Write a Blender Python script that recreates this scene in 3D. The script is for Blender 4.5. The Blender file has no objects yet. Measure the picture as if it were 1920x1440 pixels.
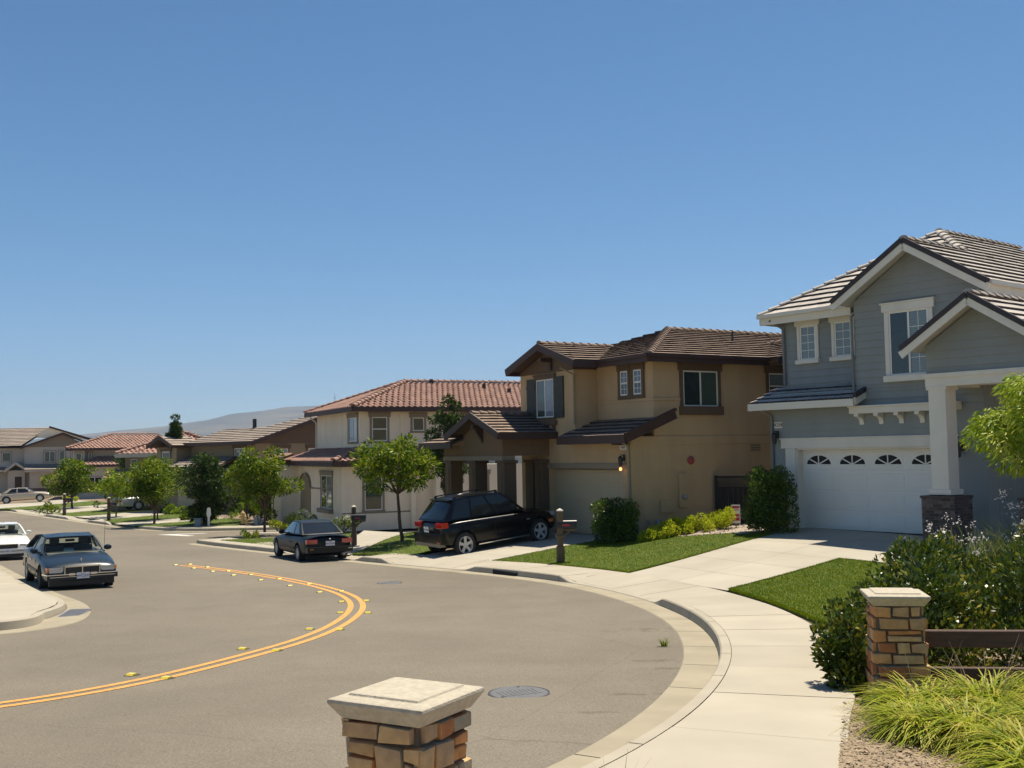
import bpy, bmesh, math, random
import numpy as np
from mathutils import Vector, Matrix
rnd = random.Random(7)
nrg = np.random.default_rng(11)
sc = bpy.context.scene
COL = sc.collection

# ------------------------------------------------------------------ camera
F_PX, PITCH, ROLL = 1986.0, 0.0631, 0.0164
cam_d = bpy.data.cameras.new('camera')
cam = bpy.data.objects.new('camera', cam_d)
COL.objects.link(cam)
cam_d.sensor_width = 36.0
cam_d.lens = F_PX / 1920.0 * 36.0
cam_d.clip_start = 0.05
cam_d.clip_end = 30000
_cp, _sp = math.cos(PITCH), math.sin(PITCH)
_fw = Vector((0, _cp, _sp)); _up0 = Vector((0, -_sp, _cp)); _ri0 = Vector((1, 0, 0))
_ri = _ri0 * math.cos(ROLL) - _up0 * math.sin(ROLL)
_up = _up0 * math.cos(ROLL) + _ri0 * math.sin(ROLL)
cam.matrix_world = Matrix(((_ri.x, _up.x, -_fw.x, 0), (_ri.y, _up.y, -_fw.y, 0), (_ri.z, _up.z, -_fw.z, 0), (0, 0, 0, 1)))
sc.camera = cam

# ------------------------------------------------------------------ light
SUN_EL, SUN_AZ = math.radians(69), math.radians(33)      # azimuth clockwise from +Y
world = bpy.data.worlds.new('World'); sc.world = world
world.use_nodes = True
wn = world.node_tree; wn.nodes.clear()
sky = wn.nodes.new('ShaderNodeTexSky'); sky.sky_type = 'NISHITA'
sky.sun_disc = False; sky.sun_elevation = SUN_EL; sky.sun_rotation = SUN_AZ
sky.altitude = 200; sky.air_density = 0.75; sky.dust_density = 0.4; sky.ozone_density = 3.2
bg = wn.nodes.new('ShaderNodeBackground'); bg.inputs['Strength'].default_value = 0.075
wo = wn.nodes.new('ShaderNodeOutputWorld')
hsv = wn.nodes.new('ShaderNodeHueSaturation'); hsv.inputs['Saturation'].default_value = 1.2; hsv.inputs['Hue'].default_value = 0.492
wn.links.new(sky.outputs['Color'], hsv.inputs['Color']); wn.links.new(hsv.outputs['Color'], bg.inputs['Color']); wn.links.new(bg.outputs['Background'], wo.inputs['Surface'])
sun_d = bpy.data.lights.new('sun', 'SUN'); sun_d.energy = 5.0; sun_d.angle = math.radians(0.53)
sun_d.color = (1.0, 0.91, 0.745)
sun = bpy.data.objects.new('sun', sun_d); COL.objects.link(sun)
_sd = Vector((math.sin(SUN_AZ) * math.cos(SUN_EL), math.cos(SUN_AZ) * math.cos(SUN_EL), math.sin(SUN_EL)))
sun.rotation_euler = _sd.to_track_quat('Z', 'Y').to_euler()
sun.location = (20, 20, 60)
vs = sc.view_settings
vs.view_transform = 'Standard'; vs.look = 'None'; vs.exposure = 0.58; vs.gamma = 1.0; vs.use_curve_mapping = False
sc.render.resolution_x, sc.render.resolution_y = 1024, 768
# ------------------------------------------------------------------ the lie of the land (camera eye is z = 0)
HP = [(-50,2.0),(0,2.0),(5,2.2),(10,2.43),(15,2.68),(20,2.88),(25,3.08),(30,3.27),(35,3.45),(45,3.72),(60,3.95),(80,4.15),(110,4.3),(200,4.5),(2000,6)]
_hx = np.array([a for a, b in HP], float); _hy = np.array([b for a, b in HP], float)
_gy = np.arange(-60, 400, .5); _gh = np.interp(_gy, _hx, _hy)
_kk = np.exp(-0.5 * (np.arange(-16, 17) / 6.0) ** 2); _kk /= _kk.sum()
_gs = np.convolve(np.pad(_gh, 16, mode='edge'), _kk, mode='valid')
def ZR(Y):
    return -np.where(np.asarray(Y) < 300, np.interp(Y, _gy, _gs), np.interp(Y, _hx, _hy))
def resample(P, d):
    P = np.asarray(P, float); s = np.r_[0, np.cumsum(np.hypot(*np.diff(P[:, :2], axis=0).T))]
    n = max(2, int(round(s[-1] / d)) + 1); t = np.linspace(0, s[-1], n)
    return np.stack([np.interp(t, s, P[:, i]) for i in range(P.shape[1])], 1)
def smooth(P, sig):
    k = np.exp(-0.5 * (np.arange(-3 * sig, 3 * sig + 1) / sig) ** 2); k /= k.sum(); m = 3 * sig
    a = 2 * P[0] - P[1:m + 1][::-1]; b = 2 * P[-1] - P[-m - 1:-1][::-1]
    Q = np.vstack([a, P, b])
    return np.stack([np.convolve(Q[:, i], k, mode='valid') for i in range(P.shape[1])], 1)
def normals2(P):
    t = np.gradient(P, axis=0); t /= np.linalg.norm(t, axis=1)[:, None]
    return np.stack([t[:, 1], -t[:, 0]], 1)        # to the right of travel
EDGE_R = [(-9,1.5),(-5.6,2.9),(-3.0,4.3),(-1.2,5.9),(-.35,7.0),(0.3,7.98),(0.64,8.69),(0.98,9.38),(1.45,10.67),(1.9,12.27),(2.2,13.86),(2.41,15.82),(2.42,17.57),(2.2,19.68),(1.81,21.58),(1.25,23.5),(.6,25.0),(-0.3,26.6),(-1.1,27.8),(-2.43,29.6),(-3.8,31.4),(-5.24,33.4),(-8.61,37.9),(-12.4,43.0),(-13.9,45.2)]
A_R = smooth(resample(EDGE_R, .25), 4)
N_R = normals2(A_R)
B_R = A_R + N_R * .42; C_R = A_R + N_R * .57; XW = np.interp(A_R[:, 1], [3, 6, 7, 8, 9.6], [1.3, .9, .55, .2, 0])
D_R = A_R + N_R * (1.85 + XW)[:, None]
FAR = [(8,54.6),(-4,54.6),(-13.41,54.5),(-15.4,54.4),(-17.4,54.6),(-19.5,56.3),(-24.17,62.4),(-30.65,71.2),(-39.28,83.2),(-56,106),(-80,140)]
A_F = smooth(resample(FAR, .5), 3); N_F = normals2(A_F)
C_F = A_F + N_F * .45; D_F = A_F + N_F * 1.85
LEFT = [(-40,12.5),(-14,15.4),(-9.4,16.2),(-7.9,16.8),(-7.45,17.6),(-7.5,18.6),(-7.9,20.0),(-8.7,21.7),(-10.28,24.02),(-13.19,28.85),(-16.75,34.74),(-26,49),(-38,67),(-60,98)]
A_L = smooth(resample(LEFT, .25), 3)
# side street kerb (behind the coupe), road side on its far side
SIDE = [(-13.9,45.2),(-13.2,46.1),(-11.5,46.3),(-6,46.2),(8,46.2)]
# lots: smooth surface through surveyed points
def _zs(pts, dz): return [(x, y, float(ZR(y)) + dz) for x, y in pts]
CTRL = _zs([tuple(p) for p in D_R[::8]], .165) + _zs([tuple(p) for p in D_F[::7]], .16)
CTRL += [(0,0,-1.75),(6,2,-1.9),(-3,1.5,-1.9),(-1,5.2,-2.15),(3.4,9.8,-2.40),(4.5,6.5,-2.2),(8,9,-2.25),(7,13,-2.4),(12,12,-2.2),
 # grey house pad
 (8.25,30.6,-2.36),(9.6,28.9,-2.36),(11,27.1,-2.37),(11.6,24.8,-2.40),(16,22,-2.3),(18,30,-2.2),(7.4,31.8,-2.42),(14,36,-2.3),(22,18,-2.1),(13,17,-2.3),(9.5,19.5,-2.42),
 (5.3,32,-2.5),(6.3,32.5,-2.42),(4.0,31.5,-2.72),(5.0,31.0,-2.6),(5.3,22.4,-2.68),(7.2,26.5,-2.5),
 # tan house pad
 (1.27,36.6,-2.79),(3.6,32.7,-2.79),(-1,38.5,-2.85),(6.5,33.6,-2.42),(10,38,-2.6),(2,44,-2.8),(-2.6,39.6,-2.9),(1.1,33.3,-2.88),(-1.7,33.4,-3.1),
 # cream house pad
 (-7.6,52.4,-3.35),(-4,50.9,-3.3),(-10.5,58,-3.45),(0,50,-3.2),(6,52,-3.2),(-3.97,37.4,-3.12),(-6.5,43.5,-3.42),(-9.8,46.8,-3.55),(-3,43,-3.15),(-11.5,50.5,-3.5),
 (-12.5,62,-3.7),(-16,68,-3.7),(-22,75,-3.75),(-28,84,-3.8),(-38,96,-3.9),(-48,112,-4.0),(-17,60.5,-3.7),(30,60,-3.4),(30,30,-2),(0,80,-3.7),(-20,110,-4)]
_cx = np.array(CTRL, float)
def _rbf_fit():
    d = np.hypot(_cx[:, None, 0] - _cx[None, :, 0], _cx[:, None, 1] - _cx[None, :, 1])
    n = len(_cx); A = np.zeros((n + 3, n + 3)); A[:n, :n] = d - np.eye(n) * .25
    A[:n, n] = 1; A[:n, n + 1] = _cx[:, 0]; A[:n, n + 2] = _cx[:, 1]; A[n:, :n] = A[:n, n:].T
    return np.linalg.solve(A, np.r_[_cx[:, 2], 0, 0, 0])
_rw = _rbf_fit()
def ZL(x, y):
    x = np.asarray(x, float); y = np.asarray(y, float); sh = x.shape; x = x.ravel(); y = y.ravel()
    out = np.empty(len(x))
    for i in range(0, len(x), 20000):
        d = np.hypot(x[i:i+20000, None] - _cx[None, :, 0], y[i:i+20000, None] - _cx[None, :, 1])
        n = len(_cx); out[i:i+20000] = d @ _rw[:n] + _rw[n] + _rw[n+1] * x[i:i+20000] + _rw[n+2] * y[i:i+20000]
    return out.reshape(sh)
def inside(poly, X, Y):
    poly = np.asarray(poly, float); c = np.zeros(X.shape, bool); n = len(poly)
    for i in range(n):
        x1, y1 = poly[i]; x2, y2 = poly[(i + 1) % n]
        if y1 == y2: continue
        k = ((y1 > Y) != (y2 > Y)) & (X < (x2 - x1) * (Y - y1) / (y2 - y1) + x1)
        c ^= k
    return c
# ------------------------------------------------------------------ materials
MATS = {}
def srgb(r, g, b): return tuple(((c / 255) / 12.92 if c / 255 < .04045 else ((c / 255 + .055) / 1.055) ** 2.4) for c in (r, g, b))
def mat(name, col, rough=.8, var=.0, vs=3.0, bump=.0, bs=40.0, metal=0., spec=.5, island=0., coat=0., col2=None, streak=None, trans=0., detail=4, dirt=0.):
    if name in MATS: return MATS[name]
    m = bpy.data.materials.new(name); m.use_nodes = True; nt = m.node_tree; N = nt.nodes; L = nt.links
    b = N['Principled BSDF']; b.inputs['Roughness'].default_value = rough; b.inputs['Metallic'].default_value = metal
    b.inputs['Specular IOR Level'].default_value = spec
    if coat: b.inputs['Coat Weight'].default_value = coat; b.inputs['Coat Roughness'].default_value = .03
    tc = N.new('ShaderNodeTexCoord'); out = None
    base = N.new('ShaderNodeRGB'); base.outputs[0].default_value = (*col, 1); out = base.outputs[0]
    def mul(sock, lo, hi, fac):
        mr = N.new('ShaderNodeMapRange'); mr.inputs['To Min'].default_value = lo; mr.inputs['To Max'].default_value = hi
        L.new(fac, mr.inputs['Value']); mx = N.new('ShaderNodeVectorMath'); mx.operation = 'SCALE'
        L.new(sock, mx.inputs[0]); L.new(mr.outputs[0], mx.inputs['Scale']); return mx.outputs[0]
    if var:
        n = N.new('ShaderNodeTexNoise'); n.inputs['Scale'].default_value = vs; n.inputs['Detail'].default_value = detail
        mp = N.new('ShaderNodeMapping'); L.new(tc.outputs['Object'], mp.inputs[0]); L.new(mp.outputs[0], n.inputs['Vector'])
        if streak: mp.inputs['Scale'].default_value = streak
        if col2:
            cr = N.new('ShaderNodeMapRange'); cr.inputs['From Min'].default_value = .35; cr.inputs['From Max'].default_value = .65
            L.new(n.outputs['Fac'], cr.inputs['Value'])
            mx = N.new('ShaderNodeMix'); mx.data_type = 'RGBA'; L.new(cr.outputs[0], mx.inputs[0]); L.new(out, mx.inputs[6]); mx.inputs[7].default_value = (*col2, 1); out = mx.outputs[2]
        else: out = mul(out, 1 - var * 1.6, 1 + var * 1.6, n.outputs['Fac'])
    if dirt:
        n3 = N.new('ShaderNodeTexNoise'); n3.inputs['Scale'].default_value = 2.2; n3.inputs['Detail'].default_value = 8; mp3 = N.new('ShaderNodeMapping'); mp3.inputs['Scale'].default_value = (1, 1, .12)
        L.new(tc.outputs['Object'], mp3.inputs[0]); L.new(mp3.outputs[0], n3.inputs['Vector']); out = mul(out, 1 - dirt * 2, 1 + dirt * 2, n3.outputs['Fac'])
    if island:
        g = N.new('ShaderNodeNewGeometry'); out = mul(out, 1 - island, 1 + island, g.outputs['Random Per Island'])
    L.new(out, b.inputs['Base Color'])
    if bump:
        n2 = N.new('ShaderNodeTexNoise'); n2.inputs['Scale'].default_value = bs; n2.inputs['Detail'].default_value = 3
        L.new(tc.outputs['Object'], n2.inputs['Vector']); bp = N.new('ShaderNodeBump'); bp.inputs['Strength'].default_value = bump; bp.inputs['Distance'].default_value = .02
        L.new(n2.outputs['Fac'], bp.inputs['Height']); L.new(bp.outputs[0], b.inputs['Normal'])
    MATS[name] = m; return m
def leafmat(name, c1, c2, c3=None, rough=.5, spec=.15, tr=.22, pos=(.0, .6, 1.), patch=1.4):
    m = bpy.data.materials.new(name); m.use_nodes = True; nt = m.node_tree; N = nt.nodes; L = nt.links
    b = N['Principled BSDF']; b.inputs['Roughness'].default_value = rough; b.inputs['Specular IOR Level'].default_value = spec
    g = N.new('ShaderNodeNewGeometry'); r = N.new('ShaderNodeValToRGB'); e = r.color_ramp.elements
    e[0].color = (*c1, 1); e[0].position = pos[0]; e[1].color = (*c2, 1); e[1].position = pos[1]
    if c3: x = e.new(pos[2]); x.color = (*c3, 1)
    tc = N.new('ShaderNodeTexCoord'); nz = N.new('ShaderNodeTexNoise'); nz.inputs['Scale'].default_value = patch; nz.inputs['Detail'].default_value = 4; L.new(tc.outputs['Object'], nz.inputs['Vector'])
    mm = N.new('ShaderNodeMath'); mm.operation = 'MULTIPLY_ADD'; mm.inputs[1].default_value = 1.3; mm.inputs[2].default_value = -.65; L.new(nz.outputs['Fac'], mm.inputs[0])
    ad = N.new('ShaderNodeMath'); ad.operation = 'ADD'; ad.use_clamp = True; L.new(g.outputs['Random Per Island'], ad.inputs[0]); L.new(mm.outputs[0], ad.inputs[1])
    L.new(ad.outputs[0], r.inputs[0]); L.new(r.outputs[0], b.inputs['Base Color'])
    t = N.new('ShaderNodeBsdfTranslucent'); hs = N.new('ShaderNodeHueSaturation'); hs.inputs['Value'].default_value = 1.3
    L.new(r.outputs[0], hs.inputs['Color']); L.new(hs.outputs[0], t.inputs['Color'])
    mx = N.new('ShaderNodeMixShader'); mx.inputs[0].default_value = tr
    o = N['Material Output']; L.new(b.outputs[0], mx.inputs[1]); L.new(t.outputs[0], mx.inputs[2]); L.new(mx.outputs[0], o.inputs['Surface'])
    MATS[name] = m; return m
def glassmat(name, col, stripe=None, rough=.04):
    """Window glass seen against what hangs behind it: dark room, or pale slatted blinds."""
    m = bpy.data.materials.new(name); m.use_nodes = True; nt = m.node_tree; N = nt.nodes; L = nt.links
    b = N['Principled BSDF']; b.inputs['Roughness'].default_value = rough; b.inputs['Specular IOR Level'].default_value = .6
    b.inputs['Coat Weight'].default_value = .6; b.inputs['Coat Roughness'].default_value = .02
    tc = N.new('ShaderNodeTexCoord'); 
    if stripe:
        w = N.new('ShaderNodeTexWave'); w.bands_direction = 'Z'; w.inputs['Scale'].default_value = 6.5; w.inputs['Distortion'].default_value = 0
        L.new(tc.outputs['Object'], w.inputs['Vector']); mx = N.new('ShaderNodeMix'); mx.data_type = 'RGBA'
        L.new(w.outputs['Fac'], mx.inputs[0]); mx.inputs[6].default_value = (*col, 1); mx.inputs[7].default_value = (*stripe, 1); L.new(mx.outputs[2], b.inputs['Base Color'])
    else:
        n = N.new('ShaderNodeTexNoise'); n.inputs['Scale'].default_value = 1.3; L.new(tc.outputs['Object'], n.inputs['Vector'])
        mx = N.new('ShaderNodeMix'); mx.data_type = 'RGBA'; L.new(n.outputs['Fac'], mx.inputs[0]); mx.inputs[6].default_value = (*[c * .5 for c in col], 1); mx.inputs[7].default_value = (*[c * 1.5 for c in col], 1); L.new(mx.outputs[2], b.inputs['Base Color'])
    MATS[name] = m; return m

def asphalt():
    m = bpy.data.materials.new('asphalt'); m.use_nodes = True; nt = m.node_tree; N = nt.nodes; L = nt.links
    b = N['Principled BSDF']; b.inputs['Roughness'].default_value = .85; b.inputs['Specular IOR Level'].default_value = .25
    tc = N.new('ShaderNodeTexCoord')
    def noise(s, d=3):
        n = N.new('ShaderNodeTexNoise'); n.inputs['Scale'].default_value = s; n.inputs['Detail'].default_value = d; L.new(tc.outputs['Object'], n.inputs['Vector']); return n.outputs['Fac']
    def mr(s, a, c, lo=.3, hi=.7):
        r = N.new('ShaderNodeMapRange'); r.inputs['From Min'].default_value = lo; r.inputs['From Max'].default_value = hi
        r.inputs['To Min'].default_value = a; r.inputs['To Max'].default_value = c; L.new(s, r.inputs['Value']); return r.outputs[0]
    def mul(a, c):
        x = N.new('ShaderNodeMath'); x.operation = 'MULTIPLY'; L.new(a, x.inputs[0]); L.new(c, x.inputs[1]); return x.outputs[0]
    big = mr(noise(.20, 7), .88, 1.10); mid = mr(noise(1.3, 8), .94, 1.06); fine = mr(noise(55, 2), .76, 1.24); grit = mr(noise(160, 2), .72, 1.3)
    f = mul(mul(big, mid), mul(fine, grit))
    v = N.new('ShaderNodeTexVoronoi'); v.inputs['Scale'].default_value = 42; L.new(tc.outputs['Object'], v.inputs['Vector'])
    sp = mr(v.outputs['Distance'], 1.55, 1.0, .04, .16); f = mul(f, sp)
    # old oil drips and scuffs beside the gutter, where cars stop
    for (x, y, rx, ry) in ((2.0, 16.2, .5, .22), (1.7, 13.1, .35, .1), (1.75, 12.5, .35, .08), (1.15, 10.9, .25, .06), (.75, 10.0, .22, .06), (1.4, 10.9, .15, .05), (-4.9, 33.5, 2.2, .5), (-1.6, 24.0, 1.8, .35), (-13.5, 47.0, 2.0, .4)):
        mp = N.new('ShaderNodeMapping'); mp.inputs['Location'].default_value = (-x / rx, -y / ry, 0); mp.inputs['Scale'].default_value = (1 / rx, 1 / ry, 0)
        L.new(tc.outputs['Object'], mp.inputs[0]); ln = N.new('ShaderNodeVectorMath'); ln.operation = 'LENGTH'; L.new(mp.outputs[0], ln.inputs[0])
        ad = N.new('ShaderNodeMath'); ad.operation = 'ADD'; L.new(ln.outputs['Value'], ad.inputs[0]); L.new(mr(noise(6, 5), -.9, .9), ad.inputs[1])
        f = mul(f, mr(ad.outputs[0], .72 if rx < 1 else .9, 1, .2, 1.2))
    # cracks
    vc = N.new('ShaderNodeTexVoronoi'); vc.feature = 'DISTANCE_TO_EDGE'; vc.inputs['Scale'].default_value = .16
    w = N.new('ShaderNodeTexNoise'); w.inputs['Scale'].default_value = .9; w.inputs['Detail'].default_value = 6; L.new(tc.outputs['Object'], w.inputs['Vector'])
    am = N.new('ShaderNodeMix'); am.data_type = 'RGBA'; am.inputs[0].default_value = .82; L.new(w.outputs['Color'], am.inputs[6]); L.new(tc.outputs['Object'], am.inputs[7]); L.new(am.outputs[2], vc.inputs['Vector'])
    f = mul(f, mr(vc.outputs['Distance'], .74, 1, 0, .0011))
    c = N.new('ShaderNodeVectorMath'); c.operation = 'SCALE'; c.inputs[0].default_value = (.170, .146, .112); L.new(f, c.inputs['Scale']); L.new(c.outputs[0], b.inputs['Base Color'])
    bp = N.new('ShaderNodeBump'); bp.inputs['Strength'].default_value = .35; bp.inputs['Distance'].default_value = .006; L.new(noise(120, 3), bp.inputs['Height']); L.new(bp.outputs[0], b.inputs['Normal'])
    MATS['asphalt'] = m; return m
asphalt()
CONC = (.44, .40, .325)
CONC = (.385, .345, .275)
mat('concrete', CONC, .85, .13, .9, .12, 60, spec=.2, detail=12, island=.06)
mat('concrete_gutter', (.315, .275, .20), .85, .2, 1.4, .12, 60, spec=.2, detail=7)
mat('concrete_kerb', (.37, .33, .26), .85, .13, 1.5, .15, 60, spec=.2, detail=8)
mat('concrete_drive', (.385, .35, .285), .85, .12, .8, .12, 60, spec=.2, detail=12, island=.05)
mat('joint', (.10, .085, .06), .95)
mat('yellow_paint', (.60, .29, .06), .6, .30, 14, detail=10)
mat('white_paint', (.62, .60, .55), .6, .15, 9)
mat('soil', (.20, .145, .095), .95, .35, 6, .6, 30, detail=8)
mat('bark_chips', (.30, .225, .145), .95, .3, 30, .8, 60, island=.35, detail=8)
mat('gravel', (.33, .27, .215), .9, .1, 6, .4, 60, island=.4)
mat('lawn_base', (.055, .095, .004), .95, .3, 4, .4, 80, col2=(.10, .125, .008), detail=6)
mat('iron', (.20, .20, .22), .55, .2, 20, .3, 90, metal=.4)
mat('iron_dark', (.05, .05, .055), .6, .2, 20)
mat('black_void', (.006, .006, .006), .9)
# ------------------------------------------------------------------ object helpers
class MB:
    """collects boxes, prisms, tubes ... and links them as ONE mesh"""
    def __init__(s): s.v = []; s.f = []; s.m = []
    def add(s, V, Fc, mi=0):
        o = len(s.v); s.v.extend([tuple(map(float, p)) for p in V])
        for f in Fc: s.f.append(tuple(o + i for i in f)); s.m.append(mi)
        return s
    def box(s, x0, x1, y0, y1, z0, z1, mi=0):
        return s.add([(x0,y0,z0),(x1,y0,z0),(x1,y1,z0),(x0,y1,z0),(x0,y0,z1),(x1,y0,z1),(x1,y1,z1),(x0,y1,z1)],
                     [(0,3,2,1),(4,5,6,7),(0,1,5,4),(1,2,6,5),(2,3,7,6),(3,0,4,7)], mi)
    def prism(s, poly, ax, a, b, mi=0):
        """extrude a 2-D polygon: ax='z': poly is (x,y); ax='y': (x,z); ax='x': (y,z)"""
        def P(p, t): return (p[0], p[1], t) if ax == 'z' else (p[0], t, p[1]) if ax == 'y' else (t, p[0], p[1])
        n = len(poly); V = [P(p, a) for p in poly] + [P(p, b) for p in poly]
        ar = sum(poly[i][0] * poly[(i+1) % n][1] - poly[(i+1) % n][0] * poly[i][1] for i in range(n))
        if ax == 'y': ar = -ar
        if (b < a): ar = -ar
        lo = tuple(range(n)); hi = tuple(range(n, 2 * n)); sd = [(i, (i+1) % n, n + (i+1) % n, n + i) for i in range(n)]
        if ar > 0: F_ = [lo[::-1], hi] + sd
        else: F_ = [lo, hi[::-1]] + [q[::-1] for q in sd]
        return s.add(V, F_, mi)
    def bar(s, p, q, w, h, mi=0, up=(0, 0, 1)):
        p = Vector(p); q = Vector(q); d = (q - p).normalized(); u = Vector(up); sd = d.cross(u)
        if sd.length < 1e-5: sd = d.cross(Vector((1, 0, 0)))
        sd.normalize(); u = sd.cross(d).normalized(); V = []
        for c in (p, q):
            for a, b in ((-1,-1),(1,-1),(1,1),(-1,1)): V.append(c + sd * a * w / 2 + u * b * h / 2)
        return s.add(V, [(0,1,2,3),(7,6,5,4),(0,4,5,1),(1,5,6,2),(2,6,7,3),(3,7,4,0)], mi)
    def tube(s, pts, rad, n=8, mi=0, cap=True):
        pts = [Vector(p) for p in pts]; R = rad if hasattr(rad, '__len__') else [rad] * len(pts); V = []; Fc = []
        ref = Vector((.3, .2, 1)).normalized()
        for i, p in enumerate(pts):
            d = (pts[min(i+1, len(pts)-1)] - pts[max(i-1, 0)]).normalized(); a = d.cross(ref)
            if a.length < .05: a = d.cross(Vector((1, 0, 0)))
            a.normalize(); b = d.cross(a)
            for k in range(n): t = 2 * math.pi * k / n; V.append(p + (a * math.cos(t) + b * math.sin(t)) * R[i])
        for i in range(len(pts) - 1):
            for k in range(n): Fc.append((i*n+k, i*n+(k+1) % n, (i+1)*n+(k+1) % n, (i+1)*n+k))
        if cap: Fc.append(tuple(range(n))[::-1]); Fc.append(tuple((len(pts)-1)*n+k for k in range(n)))
        return s.add(V, Fc, mi)
    def lathe(s, prof, n=24, c=(0,0,0), ax='z', mi=0, cap=True):
        V = []; Fc = []
        for r, h in prof:
            for k in range(n):
                t = 2 * math.pi * k / n; a, b = r * math.cos(t), r * math.sin(t)
                V.append((c[0]+a, c[1]+b, c[2]+h) if ax == 'z' else (c[0]+a, c[1]+h, c[2]+b) if ax == 'y' else (c[0]+h, c[1]+a, c[2]+b))
        for i in range(len(prof) - 1):
            for k in range(n): q = (i*n+k, i*n+(k+1) % n, (i+1)*n+(k+1) % n, (i+1)*n+k); Fc.append(q if ax != 'y' else q[::-1])
        if not cap: return s.add(V, Fc, mi)
        Fc.append(tuple(range(n))[::-1] if ax != 'y' else tuple(range(n))); e = tuple((len(prof)-1)*n+k for k in range(n)); Fc.append(e if ax != 'y' else e[::-1])
        return s.add(V, Fc, mi)
    def build(s, name, mats, parent=None, smooth=False, bevel=0, seg=1, recalc=False, loc=None):
        me = bpy.data.meshes.new(name); me.from_pydata(s.v, [], s.f)
        if isinstance(mats, (str, bpy.types.Material)): mats = [mats]
        for m in mats: me.materials.append(MATS[m] if isinstance(m, str) else m)
        if len(mats) > 1: me.polygons.foreach_set('material_index', s.m)
        if bevel or recalc:
            bm = bmesh.new(); bm.from_mesh(me)
            if recalc: bmesh.ops.recalc_face_normals(bm, faces=bm.faces)
            if bevel: bmesh.ops.bevel(bm, geom=[e for e in bm.edges if len(e.link_faces) == 2 and e.calc_face_angle(0) > .5], offset=bevel, segments=seg, affect='EDGES', profile=.6, clamp_overlap=True)
            bm.to_mesh(me); bm.free()
        if smooth: shade(me, smooth if smooth is not True else 38)
        me.update()
        o = bpy.data.objects.new(name, me); COL.objects.link(o)
        if parent is not None: o.parent = parent
        if loc is not None: o.location = loc
        return o
def shade(me, ang=38):
    bm = bmesh.new(); bm.from_mesh(me)
    for f in bm.faces: f.smooth = True
    a = math.radians(ang)
    for e in bm.edges: e.smooth = not (len(e.link_faces) != 2 or e.calc_face_angle(0) > a)
    bm.to_mesh(me); bm.free()
def npmesh(name, V, Fq, mats, parent=None, mi=None, smooth=False):
    me = bpy.data.meshes.new(name); V = np.asarray(V, np.float32); Fq = np.asarray(Fq, np.int32); n, k = Fq.shape
    me.vertices.add(len(V)); me.vertices.foreach_set('co', V.ravel())
    me.loops.add(n * k); me.loops.foreach_set('vertex_index', Fq.ravel())
    me.polygons.add(n); me.polygons.foreach_set('loop_start', np.arange(0, n * k, k, dtype=np.int32))
    me.update(calc_edges=True)
    if isinstance(mats, str): mats = [mats]
    for m in mats: me.materials.append(MATS[m])
    if mi is not None: me.polygons.foreach_set('material_index', np.asarray(mi, np.int32))
    if smooth: me.polygons.foreach_set('use_smooth', np.ones(n, bool))
    o = bpy.data.objects.new(name, me); COL.objects.link(o)
    if parent is not None: o.parent = parent
    return o
def tag(o, label, cat, group=None, kind=None):
    if label: o['label'] = label
    if cat: o['category'] = cat
    if group: o['group'] = group
    if kind: o['kind'] = kind
    return o
def thing(name, label, cat, loc=(0, 0, 0), rz=0, group=None, scale=1):
    o = bpy.data.objects.new(name, None); COL.objects.link(o); o.empty_display_size = .3
    o.location = loc; o.rotation_euler = (0, 0, rz); o.scale = (scale,) * 3
    return tag(o, label, cat, group)
def struct(o): o['kind'] = 'structure'; return o
def copy_tree(o, parent=None):
    c = o.copy(); COL.objects.link(c); c.parent = parent
    for ch in list(o.children): copy_tree(ch, c)
    return c
def gz(x, y): return float(ZL(np.array([x]), np.array([y]))[0])
# ------------------------------------------------------------------ ground, road, kerbs, pavements, drives
def grid(x0, x1, y0, y1, d):
    xs = np.arange(x0, x1 + d / 2, d); ys = np.arange(y0, y1 + d / 2, d); X, Y = np.meshgrid(xs, ys)
    nx = len(xs); ny = len(ys); i = np.arange(nx * ny).reshape(ny, nx)
    F_ = np.stack([i[:-1, :-1], i[:-1, 1:], i[1:, 1:], i[1:, :-1]], -1).reshape(-1, 4)
    return X.ravel(), Y.ravel(), F_
X, Y, Fq = grid(-150, 90, -14, 190, 1.0)
struct(npmesh('road', np.stack([X, Y, ZR(Y)], 1), Fq, 'asphalt', smooth=True))
# lots outside the roads
half_R = A_R + N_R * 1.15
half_F = A_F + N_F * 1.1
sideC = np.array(SIDE, float)
LOT_R = [tuple(p) for p in half_R] + [(-12.6, 45.0), (-11.3, 45.3), (-6, 45.2), (90, 45.2), (90, -14), (-14, -14), (-14, 0)]
LOT_F = [tuple(p) for p in half_F] + [(-150, 230), (90, 230), (90, 55.6)]
X, Y, Fq = grid(-150, 90, -14, 190, .75)
m = inside(LOT_R, X, Y) | inside(LOT_F, X, Y)
Z = np.where(m, 0, 0.) ; Z[m] = ZL(X[m], Y[m]) - .035; Z[~m] = ZR(Y[~m]) - .6
keep = m[Fq].any(1)
npmesh('soil_ground', np.stack([X, Y, Z], 1), Fq[keep], 'soil', smooth=True)['kind'] = 'structure'
# base sheet to the horizon
X, Y, Fq = grid(-9000, 9000, -2000, 16000, 500)
struct(npmesh('ground', np.stack([X, Y, np.where(Y < 400, -8, -16.)], 1), Fq, 'dry_land' if 'dry_land' in MATS else mat('dry_land', (.20, .17, .10), .95, .3, .004).name))

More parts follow.
